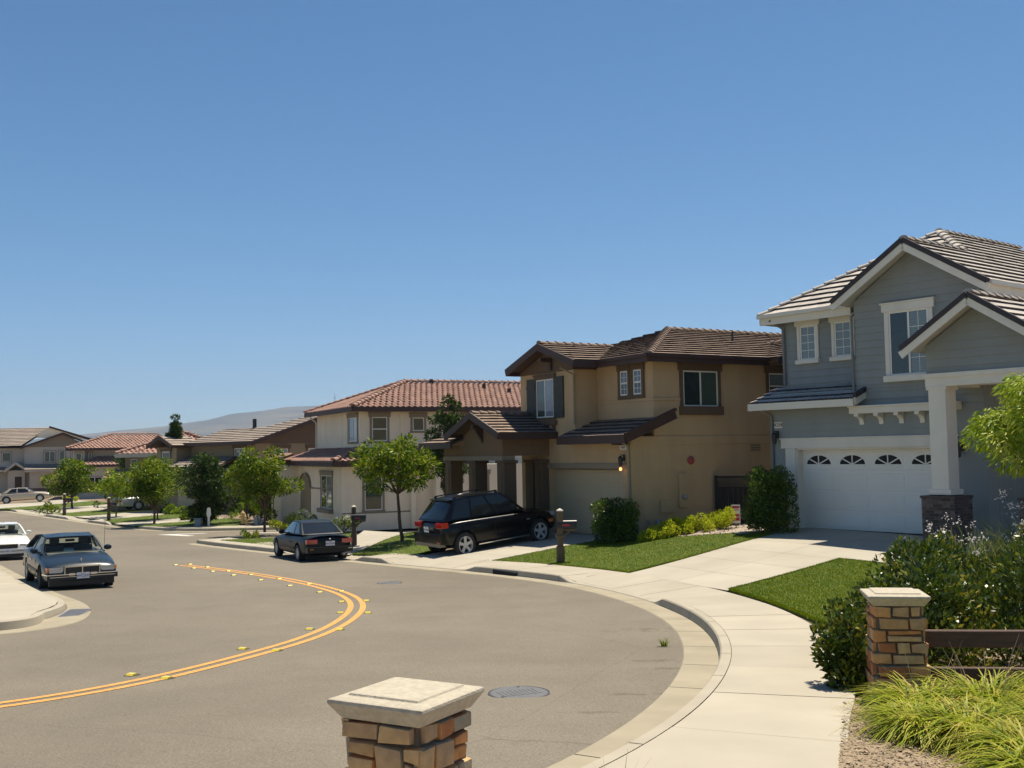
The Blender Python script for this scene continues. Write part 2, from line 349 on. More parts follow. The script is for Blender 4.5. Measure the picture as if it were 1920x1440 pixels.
def strip(mb, P, Q, zp, zq, mi=0, sk=None):
    n = len(P); V = [(P[i][0], P[i][1], zp[i]) for i in range(n)] + [(Q[i][0], Q[i][1], zq[i]) for i in range(n)]
    mb.add(V, [(i, i + n, i + 1 + n, i + 1) for i in range(n - 1) if sk is None or not sk(i)], mi)
def gaps(P, every, s0=.5):
    s = np.r_[0, np.cumsum(np.hypot(*np.diff(P, axis=0).T))]; return s
def kerb_run(A, N, name, drops, left=False, gut=.42, kb=.15, walk=1.28, hgt=.15, sl=1.55, xw=0):
    """gutter, kerb with dropped crossings, slabbed pavement, all following the edge A"""
    s = np.r_[0, np.cumsum(np.hypot(*np.diff(A, axis=0).T))]
    zr = ZR(A[:, 1])
    h = np.full(len(A), hgt)
    for a, b in drops:
        t = np.clip(np.minimum(s - a, b - s) / .55 + .5, 0, 1); h = np.minimum(h, hgt - (hgt - .025) * t)
    B = A + N * gut; C = A + N * (gut + kb); D = A + N * (gut + kb + walk + np.zeros(len(A)) + xw)[:, None]
    zA = zr + .012; zB = zr + .006; zC = zr + h; zD = zr + .165
    g = MB(); strip(g, A - N * .05, A, zr - .03, zA); strip(g, A, B, zA, zB)
    # gutter joints
    struct(g.build('gutter', 'concrete_gutter', recalc=False, smooth=30))
    k = MB(); Bt = B + N * .02
    strip(k, B, Bt, zB, zr + h - .02 * (h > .05)); strip(k, Bt, Bt + N * .02, zr + h - .02 * (h > .05), zC); strip(k, Bt + N * .02, C, zC, zC + .002)
    struct(k.build('kerb', 'concrete_kerb', smooth=50))
    w = MB(); j = MB(); L_ = s[-1]; t = .2
    strip(j, C - N * .01, D, zC - .012, zD - .012)
    while t < L_:
        e = min(t + sl, L_); q = np.linspace(t + .006, e - .006, 7)
        f = lambda arr: np.stack([np.interp(q, s, arr[:, i]) for i in range(2)], 1)
        Nn = f(N); Ci = f(C) + Nn * .008; Di = f(D); zc = np.interp(q, s, zC); zd = np.interp(q, s, zD)
        dz = rnd.uniform(-.002, .002)
        strip(w, Ci, Di, zc + dz, zd + dz)
        strip(w, Di, Di + Nn * .001, zd + dz, zd - .12)
        t = e
    struct(w.build('sidewalk', 'concrete', smooth=30)); struct(j.build('pavement_joints', 'joint'))
    # thin dark joints across kerb and gutter
    jj = MB(); t = 1.1
    while t < L_:
        q = np.array([t - .006, t + .006]); f = lambda arr: np.stack([np.interp(q, s, arr[:, i]) for i in range(2)], 1)
        zb = np.interp(q, s, zB); zc = np.interp(q, s, zC); za = np.interp(q, s, zA)
        strip(jj, f(A), f(B), za + .003, zb + .003); strip(jj, f(B) - f(N) * .003, f(Bt) - f(N) * .003, zb, zc - .01); strip(jj, f(Bt), f(C), zc + .004, zc + .004)
        t += 1.55 * (1 if rnd.random() < .7 else 2)
    struct(jj.build('kerb_joints', 'joint'))
    return s
sR = np.r_[0, np.cumsum(np.hypot(*np.diff(A_R, axis=0).T))]
def s_at(A, s, p): return s[np.argmin(np.hypot(A[:, 0] - p[0], A[:, 1] - p[1]))]
dR = [(s_at(A_R, sR, (2.2, 19.5)), s_at(A_R, sR, (.95, 24.7))), (s_at(A_R, sR, (-1.7, 28.5)), s_at(A_R, sR, (-4.2, 32.0))), (s_at(A_R, sR, (-5.3, 33.6)), s_at(A_R, sR, (-8.6, 38.0)))]
kerb_run(A_R, N_R, 'near', dR, xw=XW)
sF = np.r_[0, np.cumsum(np.hypot(*np.diff(A_F, axis=0).T))]
dF = [(s_at(A_F, sF, p), s_at(A_F, sF, q)) for p, q in (((-21.5, 59.0), (-24.3, 62.4)), ((-26.8, 66), (-30.0, 70.4)), ((-33.6, 75.4), (-39.5, 83.5)), ((-44, 89), (-48, 95)))]
kerb_run(A_F, N_F, 'far', dF)
# rounded return of the kerb where the coupe's street meets the side street
end = A_R[-1]; tdir = (A_R[-1] - A_R[-2]); tdir /= np.linalg.norm(tdir); nn = N_R[-1]
ang = np.linspace(0, math.pi * .62, 14); Rr = 1.5
# left corner island of pavement
NL = normals2(A_L) * -1
sL = np.r_[0, np.cumsum(np.hypot(*np.diff(A_L, axis=0).T))]
i0 = s_at(A_L, sL, (-7.9, 16.8)); i1 = s_at(A_L, sL, (-9.3, 22.4))
gw = .34 + .34 * np.exp(-((sL - (i0 + i1) / 2 + .6) / 1.5) ** 2)
BL = A_L + NL * gw[:, None]; CL = BL + NL * .15
zr = ZR(A_L[:, 1]); g = MB(); strip(g, A_L, A_L - NL * .05, zr + .012, zr - .03); strip(g, BL, A_L, zr + .006, zr + .012); struct(g.build('gutter', 'concrete_gutter', smooth=30))
hL = np.where(sL > s_at(A_L, sL, (-7.6, 19.3)), .10, .15); hL = np.convolve(np.pad(hL, 4, mode='edge'), np.ones(9) / 9, 'valid')
k = MB(); strip(k, BL + NL * .02, BL, zr + hL - .015, zr - .01); strip(k, BL + NL * .04, BL + NL * .02, zr + hL, zr + hL - .015); strip(k, CL, BL + NL * .04, zr + hL, zr + hL)
struct(k.build('kerb', 'concrete_kerb', smooth=50))
# pavement slabs behind the left kerb (fan from the kerb back to a line 6 m off)
EL = CL + NL * 1.0
w = MB(); poly = [tuple(p) for p in CL[::2]] + [(-70, 98), (-70, 12)]
cx_, cy_ = -19.0, 15.5
P0 = CL[::3]; z0 = zr[::3] + hL[::3]
Pin = np.array([[-60, 80.]] * len(P0))
import bisect
nb = len(P0); ctr = np.stack([np.minimum(P0[:, 0] - 9, -16), np.where(P0[:, 1] < 19, P0[:, 1] - .6, P0[:, 1] - 5)], 1)
ctr = smooth(ctr, 6)
for q in range(6):
    a = P0 + (ctr - P0) * (q / 6); b = P0 + (ctr - P0) * ((q + 1) / 6)
    strip(w, b, a, ZR(b[:, 1]) + .16 + .01 * (q + 1), ZR(a[:, 1]) + (.16 if q else 0) + (.01 * q if q else hL[::3]))
struct(w.build('sidewalk', 'concrete', smooth=30))
# ---- drives and aprons on the lots
def drape(poly, d, dz, name, mt, skirt=.1, fn=ZL, finer=False):
    poly = np.array(poly, float); x0, y0 = poly.min(0); x1, y1 = poly.max(0)
    bm = bmesh.new(); vs_ = [bm.verts.new((x, y, 0)) for x, y in poly]; f = bm.faces.new(vs_)
    if f.normal.z < 0: pass
    for ax, a, b in ((0, x0, x1), (1, y0, y1)):
        for t in np.arange(a + d, b, d):
            no = (1, 0, 0) if ax == 0 else (0, 1, 0); co = (t, 0, 0) if ax == 0 else (0, t, 0)
            bmesh.ops.bisect_plane(bm, geom=list(bm.verts) + list(bm.edges) + list(bm.faces), plane_co=co, plane_no=no)
    bm.normal_update()
    if sum(f.normal.z * f.calc_area() for f in bm.faces) < 0: bmesh.ops.reverse_faces(bm, faces=bm.faces)
    V = np.array([v.co[:2] for v in bm.verts]); Z = fn(V[:, 0], V[:, 1]) + dz
    for v, z in zip(bm.verts, Z): v.co.z = z
    be = [e for e in bm.edges if e.is_boundary]
    r = bmesh.ops.extrude_edge_only(bm, edges=be)
    for v in [g for g in r['geom'] if isinstance(g, bmesh.types.BMVert)]: v.co.z -= skirt
    me = bpy.data.meshes.new(name); bm.to_mesh(me); bm.free(); me.materials.append(MATS[mt])
    shade(me, 25); o = bpy.data.objects.new(name, me); COL.objects.link(o); return o
def slabs(rows, name):
    """rows: list of cross lines ((xl,yl),(xr,yr)); a slab between each pair, with a fine joint"""
    mb = MB(); jb = MB()
    for (a, b), (c, d) in zip(rows[:-1], rows[1:]):
        a, b, c, d = map(np.array, (a, b, c, d)); a = a.astype(float); b = b.astype(float); c = c.astype(float); d = d.astype(float)
        for half in (0, 1):
            l0 = a + (b - a) * (half * .5); r0 = a + (b - a) * (half * .5 + .5); l1 = c + (d - c) * (half * .5); r1 = c + (d - c) * (half * .5 + .5)
            n = 4; G_ = [[(l0 + (r0 - l0) * u) * (1 - v) + (l1 + (r1 - l1) * u) * v for u in np.linspace(.002, .998, n)] for v in np.linspace(.004, .996, n)]
            P = np.array(G_).reshape(-1, 2); Z = ZL(P[:, 0], P[:, 1]) + .012
            mb.add([(p[0], p[1], z) for p, z in zip(P, Z)], [(i * n + j, i * n + j + 1, (i + 1) * n + j + 1, (i + 1) * n + j) for i in range(n - 1) for j in range(n - 1)])
        P = np.array([a, b, d, c]); Z = ZL(P[:, 0], P[:, 1]) + .002
    o = mb.build(name, 'concrete_drive', recalc=True, smooth=25)
    for p in o.data.polygons:
        pass
    return struct(o)
def up_normals(o):
    bm = bmesh.new(); bm.from_mesh(o.data)
    for f in bm.faces:
        f.normal_update()
        if f.normal.z < 0: f.normal_flip()
    bm.to_mesh(o.data); bm.free()
def lerp2(a, b, t): return (a[0] + (b[0] - a[0]) * t, a[1] + (b[1] - a[1]) * t)
for (L0, L1, R0, R1, n) in (((2.62, 24.9), (8.35, 31.05), (4.02, 20.3), (10.95, 26.9), 6),         # grey house
                            ((-3.1, 32.95), (1.0, 36.95), (-.75, 30.3), (3.45, 33.05), 5),       # tan house
                            ((-6.35, 36.2), (-6.6, 46.8), (-5.45, 35.1), (-4.0, 43.0), 6)):     # cream house
    rows = [(lerp2(L0, L1, i / n), lerp2(R0, R1, i / n)) for i in range(n + 1)]
    up_normals(slabs(rows, 'driveway'))
up_normals(slabs([((7.3, 23.95), (7.95, 22.35)), ((8.5, 24.4), (9.1, 22.9)), ((9.6, 25.4), (10.2, 23.4)), ((11.2, 26.2), (11.9, 24.6))], 'garden_path'))
for L0, L1, R0, R1 in (((-23.3, 62.0), (-19.6, 66.5), (-21.0, 58.6), (-16.8, 63.2)), ((-29.3, 71.0), (-24.2, 78.0), (-25.6, 66.2), (-21.8, 71.6)), ((-37.8, 83.6), (-33, 90.5), (-32.8, 75.9), (-27.5, 84.5)), ((-47, 94.5), (-43.5, 104), (-42.2, 87.0), (-38.0, 96.0))):
    rows = [(lerp2(L0, L1, i / 4), lerp2(R0, R1, i / 4)) for i in range(5)]
    up_normals(slabs(rows, 'driveway'))
# ---- centre lines
YL = smooth(resample([(-9.5,8.6),(-7.2,9.4),(-5.17,10.77),(-4.3,11.9),(-3.88,13.05),(-3.45,14.3),(-3.05,15.7),(-2.86,17.41),(-2.88,19.54),(-3.15,21.31),(-3.72,23.1),(-4.6,25.0),(-5.74,27.04),(-7.04,29.04),(-8.41,30.9),(-9.64,32.43),(-10.35,33.28)], .25), 3)
NY = normals2(YL)
for off in (-.115, .115):
    mb = MB(); a = YL + NY * (off - .055); b = YL + NY * (off + .055); strip(mb, a, b, ZR(a[:, 1]) + .005, ZR(b[:, 1]) + .005); o = struct(mb.build('centre_line', 'yellow_paint')); up_normals(o)
mb = MB()
for P in ([(-17.6, 52.5), (-15.6, 50.9), (-15.3, 51.2), (-16.6, 52.3), (-15.2, 53.0), (-15.5, 53.2)], [(-13.6, 52.6), (-9, 52.6), (-9, 52.9), (-13.6, 52.9)], [(-38, 72), (-35.6, 72.3), (-35.7, 72.7), (-38, 72.4)]):
    mb.add([(x, y, float(ZR(y)) + .005) for x, y in P], [tuple(range(len(P)))])
up_normals(struct(mb.build('stop_line', 'white_paint')))
# hills far behind
mat('hill_grass', (.15, .125, .07), .95, .5, .0016, col2=(.018, .03, .024), detail=9)
def hills():
    prof = [(-3000,700),(-900,840),(-200,835),(0,832),(60,826),(120,818),(177,812),(229,806),(270,803),(312,799),(342,794),(388,788),(420,780),(433,776),(470,773),(498,770),(520,766),(540,763),(588,762),(608,760),(625,756),(640,757),(700,752),(800,760),(1100,775),(1500,765),(2000,790),(2600,780),(4000,800)]
    px = np.array([a for a, b in prof], float); py = np.array([b for a, b in prof], float)
    D = 6200.; us = np.linspace(-3000, 4000, 340); hz = 845.5 - (us - 960) * -.0164 * -1
    hz = 845.5 - .0164 * (us - 960)
    h = (hz - np.interp(us, px, py)) / 1986 * D; X0 = (us - 960) / 1986 * D
    g = np.random.default_rng(3); n = np.convolve(g.normal(0, 1, 400), np.ones(9) / 9, 'same')[:340]
    rows = []; 
    for j, t in enumerate(np.linspace(0, 1, 34)):
        nz = np.convolve(g.normal(0, 1, 420), np.hanning(23) / 11, 'same')[:340]
        base = h * (t ** .85) ; jag = nz * 38 * math.sin(math.pi * t) 
        rows.append(np.stack([X0 * (1 - .12 * (1 - t)), np.full_like(X0, D - 1900 * (1 - t)) + jag * 5, -14 + (base + 14) * 1.0 + jag * .9 + n * 3 * t], 1))
    V = np.concatenate(rows); i = np.arange(34 * 340).reshape(34, 340)
    Fq = np.stack([i[:-1, :-1], i[:-1, 1:], i[1:, 1:], i[1:, :-1]], -1).reshape(-1, 4)
    struct(npmesh('hills', V, Fq, 'hill_grass', smooth=True))
hills()
# ------------------------------------------------------------------ building kit
mat('white_trim', (.72, .68, .585), .55, .05, 3, dirt=.05)
mat('siding_grey', (.265, .285, .275), .7, .07, 1.2, .05, 40, detail=8, dirt=.07)
mat('stucco_tan', (.53, .37, .205), .9, .10, .8, .5, 45, detail=8, dirt=.07)
mat('stucco_cream', (.88, .74, .55), .9, .06, .8, .4, 45, detail=8, dirt=.06)
mat('stucco_pale', (.52, .46, .38), .9, .06, .8, .2, 50)
mat('stucco_sand', (.30, .23, .14), .9, .06, .8, .2, 50)
mat('trim_brown', (.13, .082, .045), .75, .1, 3)
mat('fascia_brown', (.060, .030, .022), .6, .1, 3)
mat('trim_taupe', (.27, .215, .15), .8, .07, 3)
mat('shutter_green', (.045, .048, .036), .6, .1, 5)
mat('tile_grey', (.43, .385, .34), .85, .1, 5, .3, 40, island=.13)
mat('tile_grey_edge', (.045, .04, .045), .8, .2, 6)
mat('tile_brown', (.235, .165, .122), .85, .1, 5, .3, 40, island=.15)
mat('tile_red', (.29, .165, .125), .85, .12, 5, .3, 40, island=.2)
mat('tile_tan_far', (.27, .22, .18), .85, .1, 2, island=.12)
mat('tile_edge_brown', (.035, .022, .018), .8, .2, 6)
mat('gable_brown', (.20, .125, .065), .85, .08, 2)
mat('fan_glass', (.012, .012, .014), .25, spec=.2)
mat('felt', (.03, .025, .02), .9)
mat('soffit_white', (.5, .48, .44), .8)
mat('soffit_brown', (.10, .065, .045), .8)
mat('garage_white', (.82, .79, .71), .5, .03, 1, dirt=.03)
mat('garage_tan', (.50, .40, .25), .6, .03, 1)
mat('vinyl', (.80, .78, .70), .4)
mat('brick_dark', (.115, .085, .075), .85, .25, 8, .3, 50, island=.5)
mat('mortar', (.16, .14, .125), .95)
mat('wood_brown', (.06, .032, .02), .7, .2, 5)
mat('door_red', (.05, .018, .014), .5)
mat('metal_dark', (.03, .03, .032), .4, metal=.3)
mat('metal_grey', (.30, .30, .29), .5, .1, 4, metal=.2)
mat('gutter_white', (.68, .64, .55), .5); mat('pipe_tan', (.33, .26, .16), .6); mat('pipe_grey', (.20, .20, .19), .6)
glassmat('glass_dark', (.022, .032, .028)); glassmat('glass_blind', (.23, .27, .26), (.12, .15, .15)); glassmat('glass_pale', (.24, .26, .29)); glassmat('glass_green', (.06, .085, .06)); glassmat('glass_blue', (.10, .13, .20))
GLN = {}
def lamp_glow():
    m = bpy.data.materials.new('lamp_glow'); m.use_nodes = True; b = m.node_tree.nodes['Principled BSDF']
    b.inputs['Base Color'].default_value = (1, .5, .2, 1); b.inputs['Emission Color'].default_value = (1, .42, .14, 1); b.inputs['Emission Strength'].default_value = 1.6; MATS['lamp_glow'] = m
lamp_glow()
class Plane:
    def __init__(s, O, U, N): s.O = Vector(O); s.U = Vector(U).normalized(); s.N = Vector(N).normalized()
    def xf(s, mb):
        mb.v = [tuple(s.O + s.U * u + s.N * o + Vector((0, 0, z))) for u, o, z in mb.v]; return mb
def front(y=0): return Plane((0, y, 0), (1, 0, 0), (0, -1, 0))
def side(x=0): return Plane((x, 0, 0), (0, 1, 0), (1, 0, 0))
def pbuild(P, mb, *a, **k): return P.xf(mb).build(*a, recalc=True, **k)
def window(parent, P, u0, u1, z0, z1, trim='white_trim', tw=.11, head=.0, headw=.06, sill=.0, silld=.08, kind='slider', g=('glass_dark', 'glass_blind'), munt=(0, 0), proud=.05, fw=.045, label=None, frame='vinyl'):
    mb = MB(); ht = tw + head
    mb.box(u0 - tw, u0, 0, proud, z0, z1); mb.box(u1, u1 + tw, 0, proud, z0, z1)
    mb.box(u0 - tw - headw, u1 + tw + headw, 0, proud + .025, z1, z1 + ht); mb.box(u0 - tw - headw * .6, u1 + tw + headw * .6, 0, proud + (silld if sill else .0), z0 - tw - sill, z0)
    if head: mb.box(u0 - tw - headw - .03, u1 + tw + headw + .03, 0, proud + .06, z1 + ht, z1 + ht + .04)
    w = pbuild(P, mb, 'window', trim, parent, bevel=.004)
    fr = MB(); d = proud - .02
    for a, b, c, e in ((u0, u0 + fw, z0, z1), (u1 - fw, u1, z0, z1), (u0 + fw, u1 - fw, z0, z0 + fw), (u0 + fw, u1 - fw, z1 - fw, z1)): fr.box(a, b, .002, d, c, e)
    um = (u0 + u1) / 2; zm = (z0 + z1) / 2; cells = []
    if kind == 'slider': fr.box(um - fw * .6, um + fw * .6, .002, d, z0 + fw, z1 - fw); cells = [(u0 + fw, um - fw * .6, z0 + fw, z1 - fw), (um + fw * .6, u1 - fw, z0 + fw, z1 - fw)]
    elif kind == 'hung': fr.box(u0 + fw, u1 - fw, .002, d, zm - fw * .6, zm + fw * .6); cells = [(u0 + fw, u1 - fw, zm + fw * .6, z1 - fw), (u0 + fw, u1 - fw, z0 + fw, zm - fw * .6)]
    else: cells = [(u0 + fw, u1 - fw, z0 + fw, z1 - fw)]
    for ci, (a, b, c, e) in enumerate(cells):
        nx, nz = munt
        if kind == 'slider' and nx < 0 and ci == 0: continue
        for i in range(1, abs(nx) + 1): x = a + (b - a) * i / (abs(nx) + 1); fr.box(x - .008, x + .008, .012, .018, c, e)
        for i in range(1, nz + 1): z = c + (e - c) * i / (nz + 1); fr.box(a, b, .012, .0165, z - .008, z + .008)
    pbuild(P, fr, 'frame', frame, w)
    for i, (a, b, c, e) in enumerate(cells):
        mb = MB(); mb.box(a, b, .001, .011, c, e); pbuild(P, mb, 'pane', g[i % len(g)], w)
    if label: w['label'] = label
    return w
def clipv(poly, v):
    us = []
    for i in range(len(poly)):
        (a, va), (b, vb) = poly[i], poly[(i + 1) % len(poly)]
        if abs(va - vb) < 1e-9: continue
        t = (v - va) / (vb - va)
        if -1e-9 <= t <= 1 + 1e-9: us.append(a + (b - a) * t)
    return (min(us), max(us)) if us else None
def tiles(parent, planes, style='flat', mt='tile_grey', name='roof', course=.36, tw=.34, th=.05, under='felt', slab=.09, edge=None):
    V = []; Fc = []; mi = []
    def q(pts, m=0):
        o = len(V); V.extend(pts); Fc.append(tuple(range(o, o + 4))); mi.append(m)
    for pl in planes:
        P = [Vector(p) for p in pl]; n = Vector((0, 0, 0))
        for i in range(len(P)): a, b = P[i], P[(i + 1) % len(P)]; n += Vector(((a.y - b.y) * (a.z + b.z), (a.z - b.z) * (a.x + b.x), (a.x - b.x) * (a.y + b.y)))
        n.normalize()
        if n.z < 0: n = -n; P = P[::-1]
        s = Vector((-n.x * n.z, -n.y * n.z, 1 - n.z * n.z)).normalized(); t = s.cross(n)
        o0 = min(P, key=lambda p: p.z); uv = [((p - o0).dot(t), (p - o0).dot(s)) for p in P]
        vmax = max(v for _, v in uv); nc = max(1, round(vmax / course)); dv = vmax / nc
        W = lambda u, v, h: tuple(o0 + t * u + s * v + n * h)
        for c in range(nc):
            v0, v1 = c * dv, (c + 1) * dv; A = clipv(uv, v0 + 1e-4); B = clipv(uv, v1 - 1e-4)
            if not A or not B: continue
            lo = min(A[0], B[0]); hi = max(A[1], B[1]); off = (c % 2) * tw / 2 + rnd.uniform(0, .03); k0 = math.floor((lo - off) / tw); k1 = math.ceil((hi - off) / tw)
            for k in range(k0, k1):
                ua, ub = off + k * tw + .004, off + (k + 1) * tw - .004
                a0, b0 = max(ua, A[0]), min(ub, A[1]); a1, b1 = max(ua, B[0]), min(ub, B[1])
                if b0 - a0 < .01 and b1 - a1 < .01: continue
                if b0 < a0: a0 = b0 = min(max((a0 + b0) / 2, A[0]), A[1])
                if b1 < a1: a1 = b1 = min(max((a1 + b1) / 2, B[0]), B[1])
                j = rnd.uniform(-.004, .004)
                if style == 'flat':
                    q([W(a0, v0 - .03, th + j), W(b0, v0 - .03, th + j), W(b1, v1, .012 + j), W(a1, v1, .012 + j)])
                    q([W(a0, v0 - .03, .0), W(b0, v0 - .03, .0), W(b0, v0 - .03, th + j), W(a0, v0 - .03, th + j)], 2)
                else:
                    ns = 6; R = .075
                    pr = [math.sin(math.pi * (i / (ns - 1)) / .72) * R if i / (ns - 1) < .72 else -.018 * math.sin(math.pi * ((i / (ns - 1) - .72) / .28)) for i in range(ns)]
                    lo_ = [W(a0 + (b0 - a0) * i / (ns - 1), v0 - .03, th * .6 + pr[i] + j) for i in range(ns)]; hi_ = [W(a1 + (b1 - a1) * i / (ns - 1), v1, .012 + pr[i] * .85 + j) for i in range(ns)]
                    fl_ = [W(a0 + (b0 - a0) * i / (ns - 1), v0 - .03, 0) for i in range(ns)]
                    o = len(V); V.extend(lo_ + hi_ + fl_)
                    for i in range(ns - 1): Fc.append((o + i, o + i + 1, o + ns + i + 1, o + ns + i)); mi.append(0); Fc.append((o + 2 * ns + i, o + 2 * ns + i + 1, o + i + 1, o + i)); mi.append(2)
        # deck below
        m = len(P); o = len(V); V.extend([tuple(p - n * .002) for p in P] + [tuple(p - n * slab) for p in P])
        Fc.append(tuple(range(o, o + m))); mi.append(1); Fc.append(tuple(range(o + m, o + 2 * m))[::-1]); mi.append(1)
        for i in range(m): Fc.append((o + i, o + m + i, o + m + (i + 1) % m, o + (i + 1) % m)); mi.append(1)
    mb = MB(); mb.v = V; mb.f = Fc; mb.m = mi
    return mb.build(name, [mt, under, edge or mt], parent)
def caps(parent, lines, mt, r=.13, step=.36, name='ridge_tiles', up=.03):
    for p, q in lines:
        mb = MB()
        p = Vector(p); q = Vector(q); d = (q - p); L_ = d.length; d.normalize(); n = max(1, round(L_ / step)); sd = d.cross(Vector((0, 0, 1))).normalized(); u = sd.cross(d).normalized()
        for i in range(n):
            a = p + d * (L_ * i / n - .03); b = p + d * (L_ * (i + 1) / n); V = []
            for c, rr, hh in ((a, r * 1.08, up + .035), (b, r * .95, up)):
                for k in range(7): t = math.pi * k / 6; V.append(c + sd * math.cos(t) * rr + u * (math.sin(t) * rr * .62 + hh - .03))
            mb.add(V, [(k, k + 1, k + 8, k + 7) for k in range(6)] + [tuple(range(6, -1, -1))])
        mb.build(name, mt, parent)
def boards(parent, lines, w, h, mt, name, drop=0, out=None, gut=False):
    mb = MB()
    for l in lines:
        p, q = Vector(l[0]), Vector(l[1]); dz = Vector((0, 0, -drop)); mb.bar(p + dz, q + dz, w, h)
    return mb.build(name, mt, parent, recalc=True)
def lap_wall(mb, P, poly, course=.2, mi=0, jut=.03):
    """horizontal lap boards over a polygon (u,z) in plane P"""
    zs = [z for _, z in poly]; z = math.floor(min(zs) / course) * course; t = MB()
    while z < max(zs) - 1e-6:
        a = max(z, min(zs)); b = min(z + course, max(zs)); A = clipv(poly, a + 1e-4); B = clipv(poly, b - 1e-4)
        if A and B: t.add([(A[0], jut, a), (A[1], jut, a), (B[1], .004, b), (B[0], .004, b), (A[0], 0, a), (A[1], 0, a)], [(0, 1, 2, 3), (4, 5, 1, 0), (0, 3, 4), (5, 2, 1)], mi)
        z += course
    P.xf(t); 
    # make faces look outward
    N = P.N
    for i, f in enumerate(t.f):
        a, b, c = (Vector(t.v[f[k]]) for k in (0, 1, 2)); nn = (b - a).cross(c - a)
        if nn.dot(N) < -1e-9: t.f[i] = f[::-1]
    mb.add(t.v, t.f, 0)
def text(s, size, mt, parent, loc, rot, name='number', ext=.003):
    cu = bpy.data.curves.new(name, 'FONT'); cu.body = s; cu.size = size; cu.extrude = ext; cu.align_x = 'CENTER'; cu.align_y = 'CENTER'
    o = bpy.data.objects.new(name, cu); COL.objects.link(o); dg = bpy.context.evaluated_depsgraph_get(); me = bpy.data.meshes.new_from_object(o.evaluated_get(dg))
    bpy.data.objects.remove(o); me.materials.clear(); me.materials.append(MATS[mt]); n = bpy.data.objects.new(name, me); COL.objects.link(n); n.parent = parent; n.location = loc; n.rotation_euler = rot; return n
def arc_pts(c, z, rx, rz, a0, a1, n=10): return [(c + rx * math.cos(a0 + (a1 - a0) * i / n), z + rz * math.sin(a0 + (a1 - a0) * i / n)) for i in range(n + 1)]
def pipe(parent, pts, mt, r=.04, name='downpipe'):
    mb = MB(); mb.tube(pts, r, 8); return mb.build(name, mt, parent, smooth=40)
def wall_lamp(parent, loc, glow=False):
    mb = MB(); x, y, z = loc
    mb.box(x - .04, x + .04, y - .03, y, z - .02, z + .2); mb.bar((x, y - .02, z + .16), (x, y - .16, z + .2), .02, .02)
    mb.lathe([(.02, .10), (.09, .03), (.085, .0), (.06, -.22), (.03, -.25)], 8, (x, y - .16, z + .06))
    o = mb.build('wall_lamp', 'metal_dark', parent)
    if glow:
        g = MB(); g.lathe([(.01, -.04), (.045, -.02), (.055, .02), (.035, .07), (.01, .08)], 10, (x, y - .16, z - .30)); g.build('lamp_glass', 'lamp_glow', o, smooth=True)
    return o

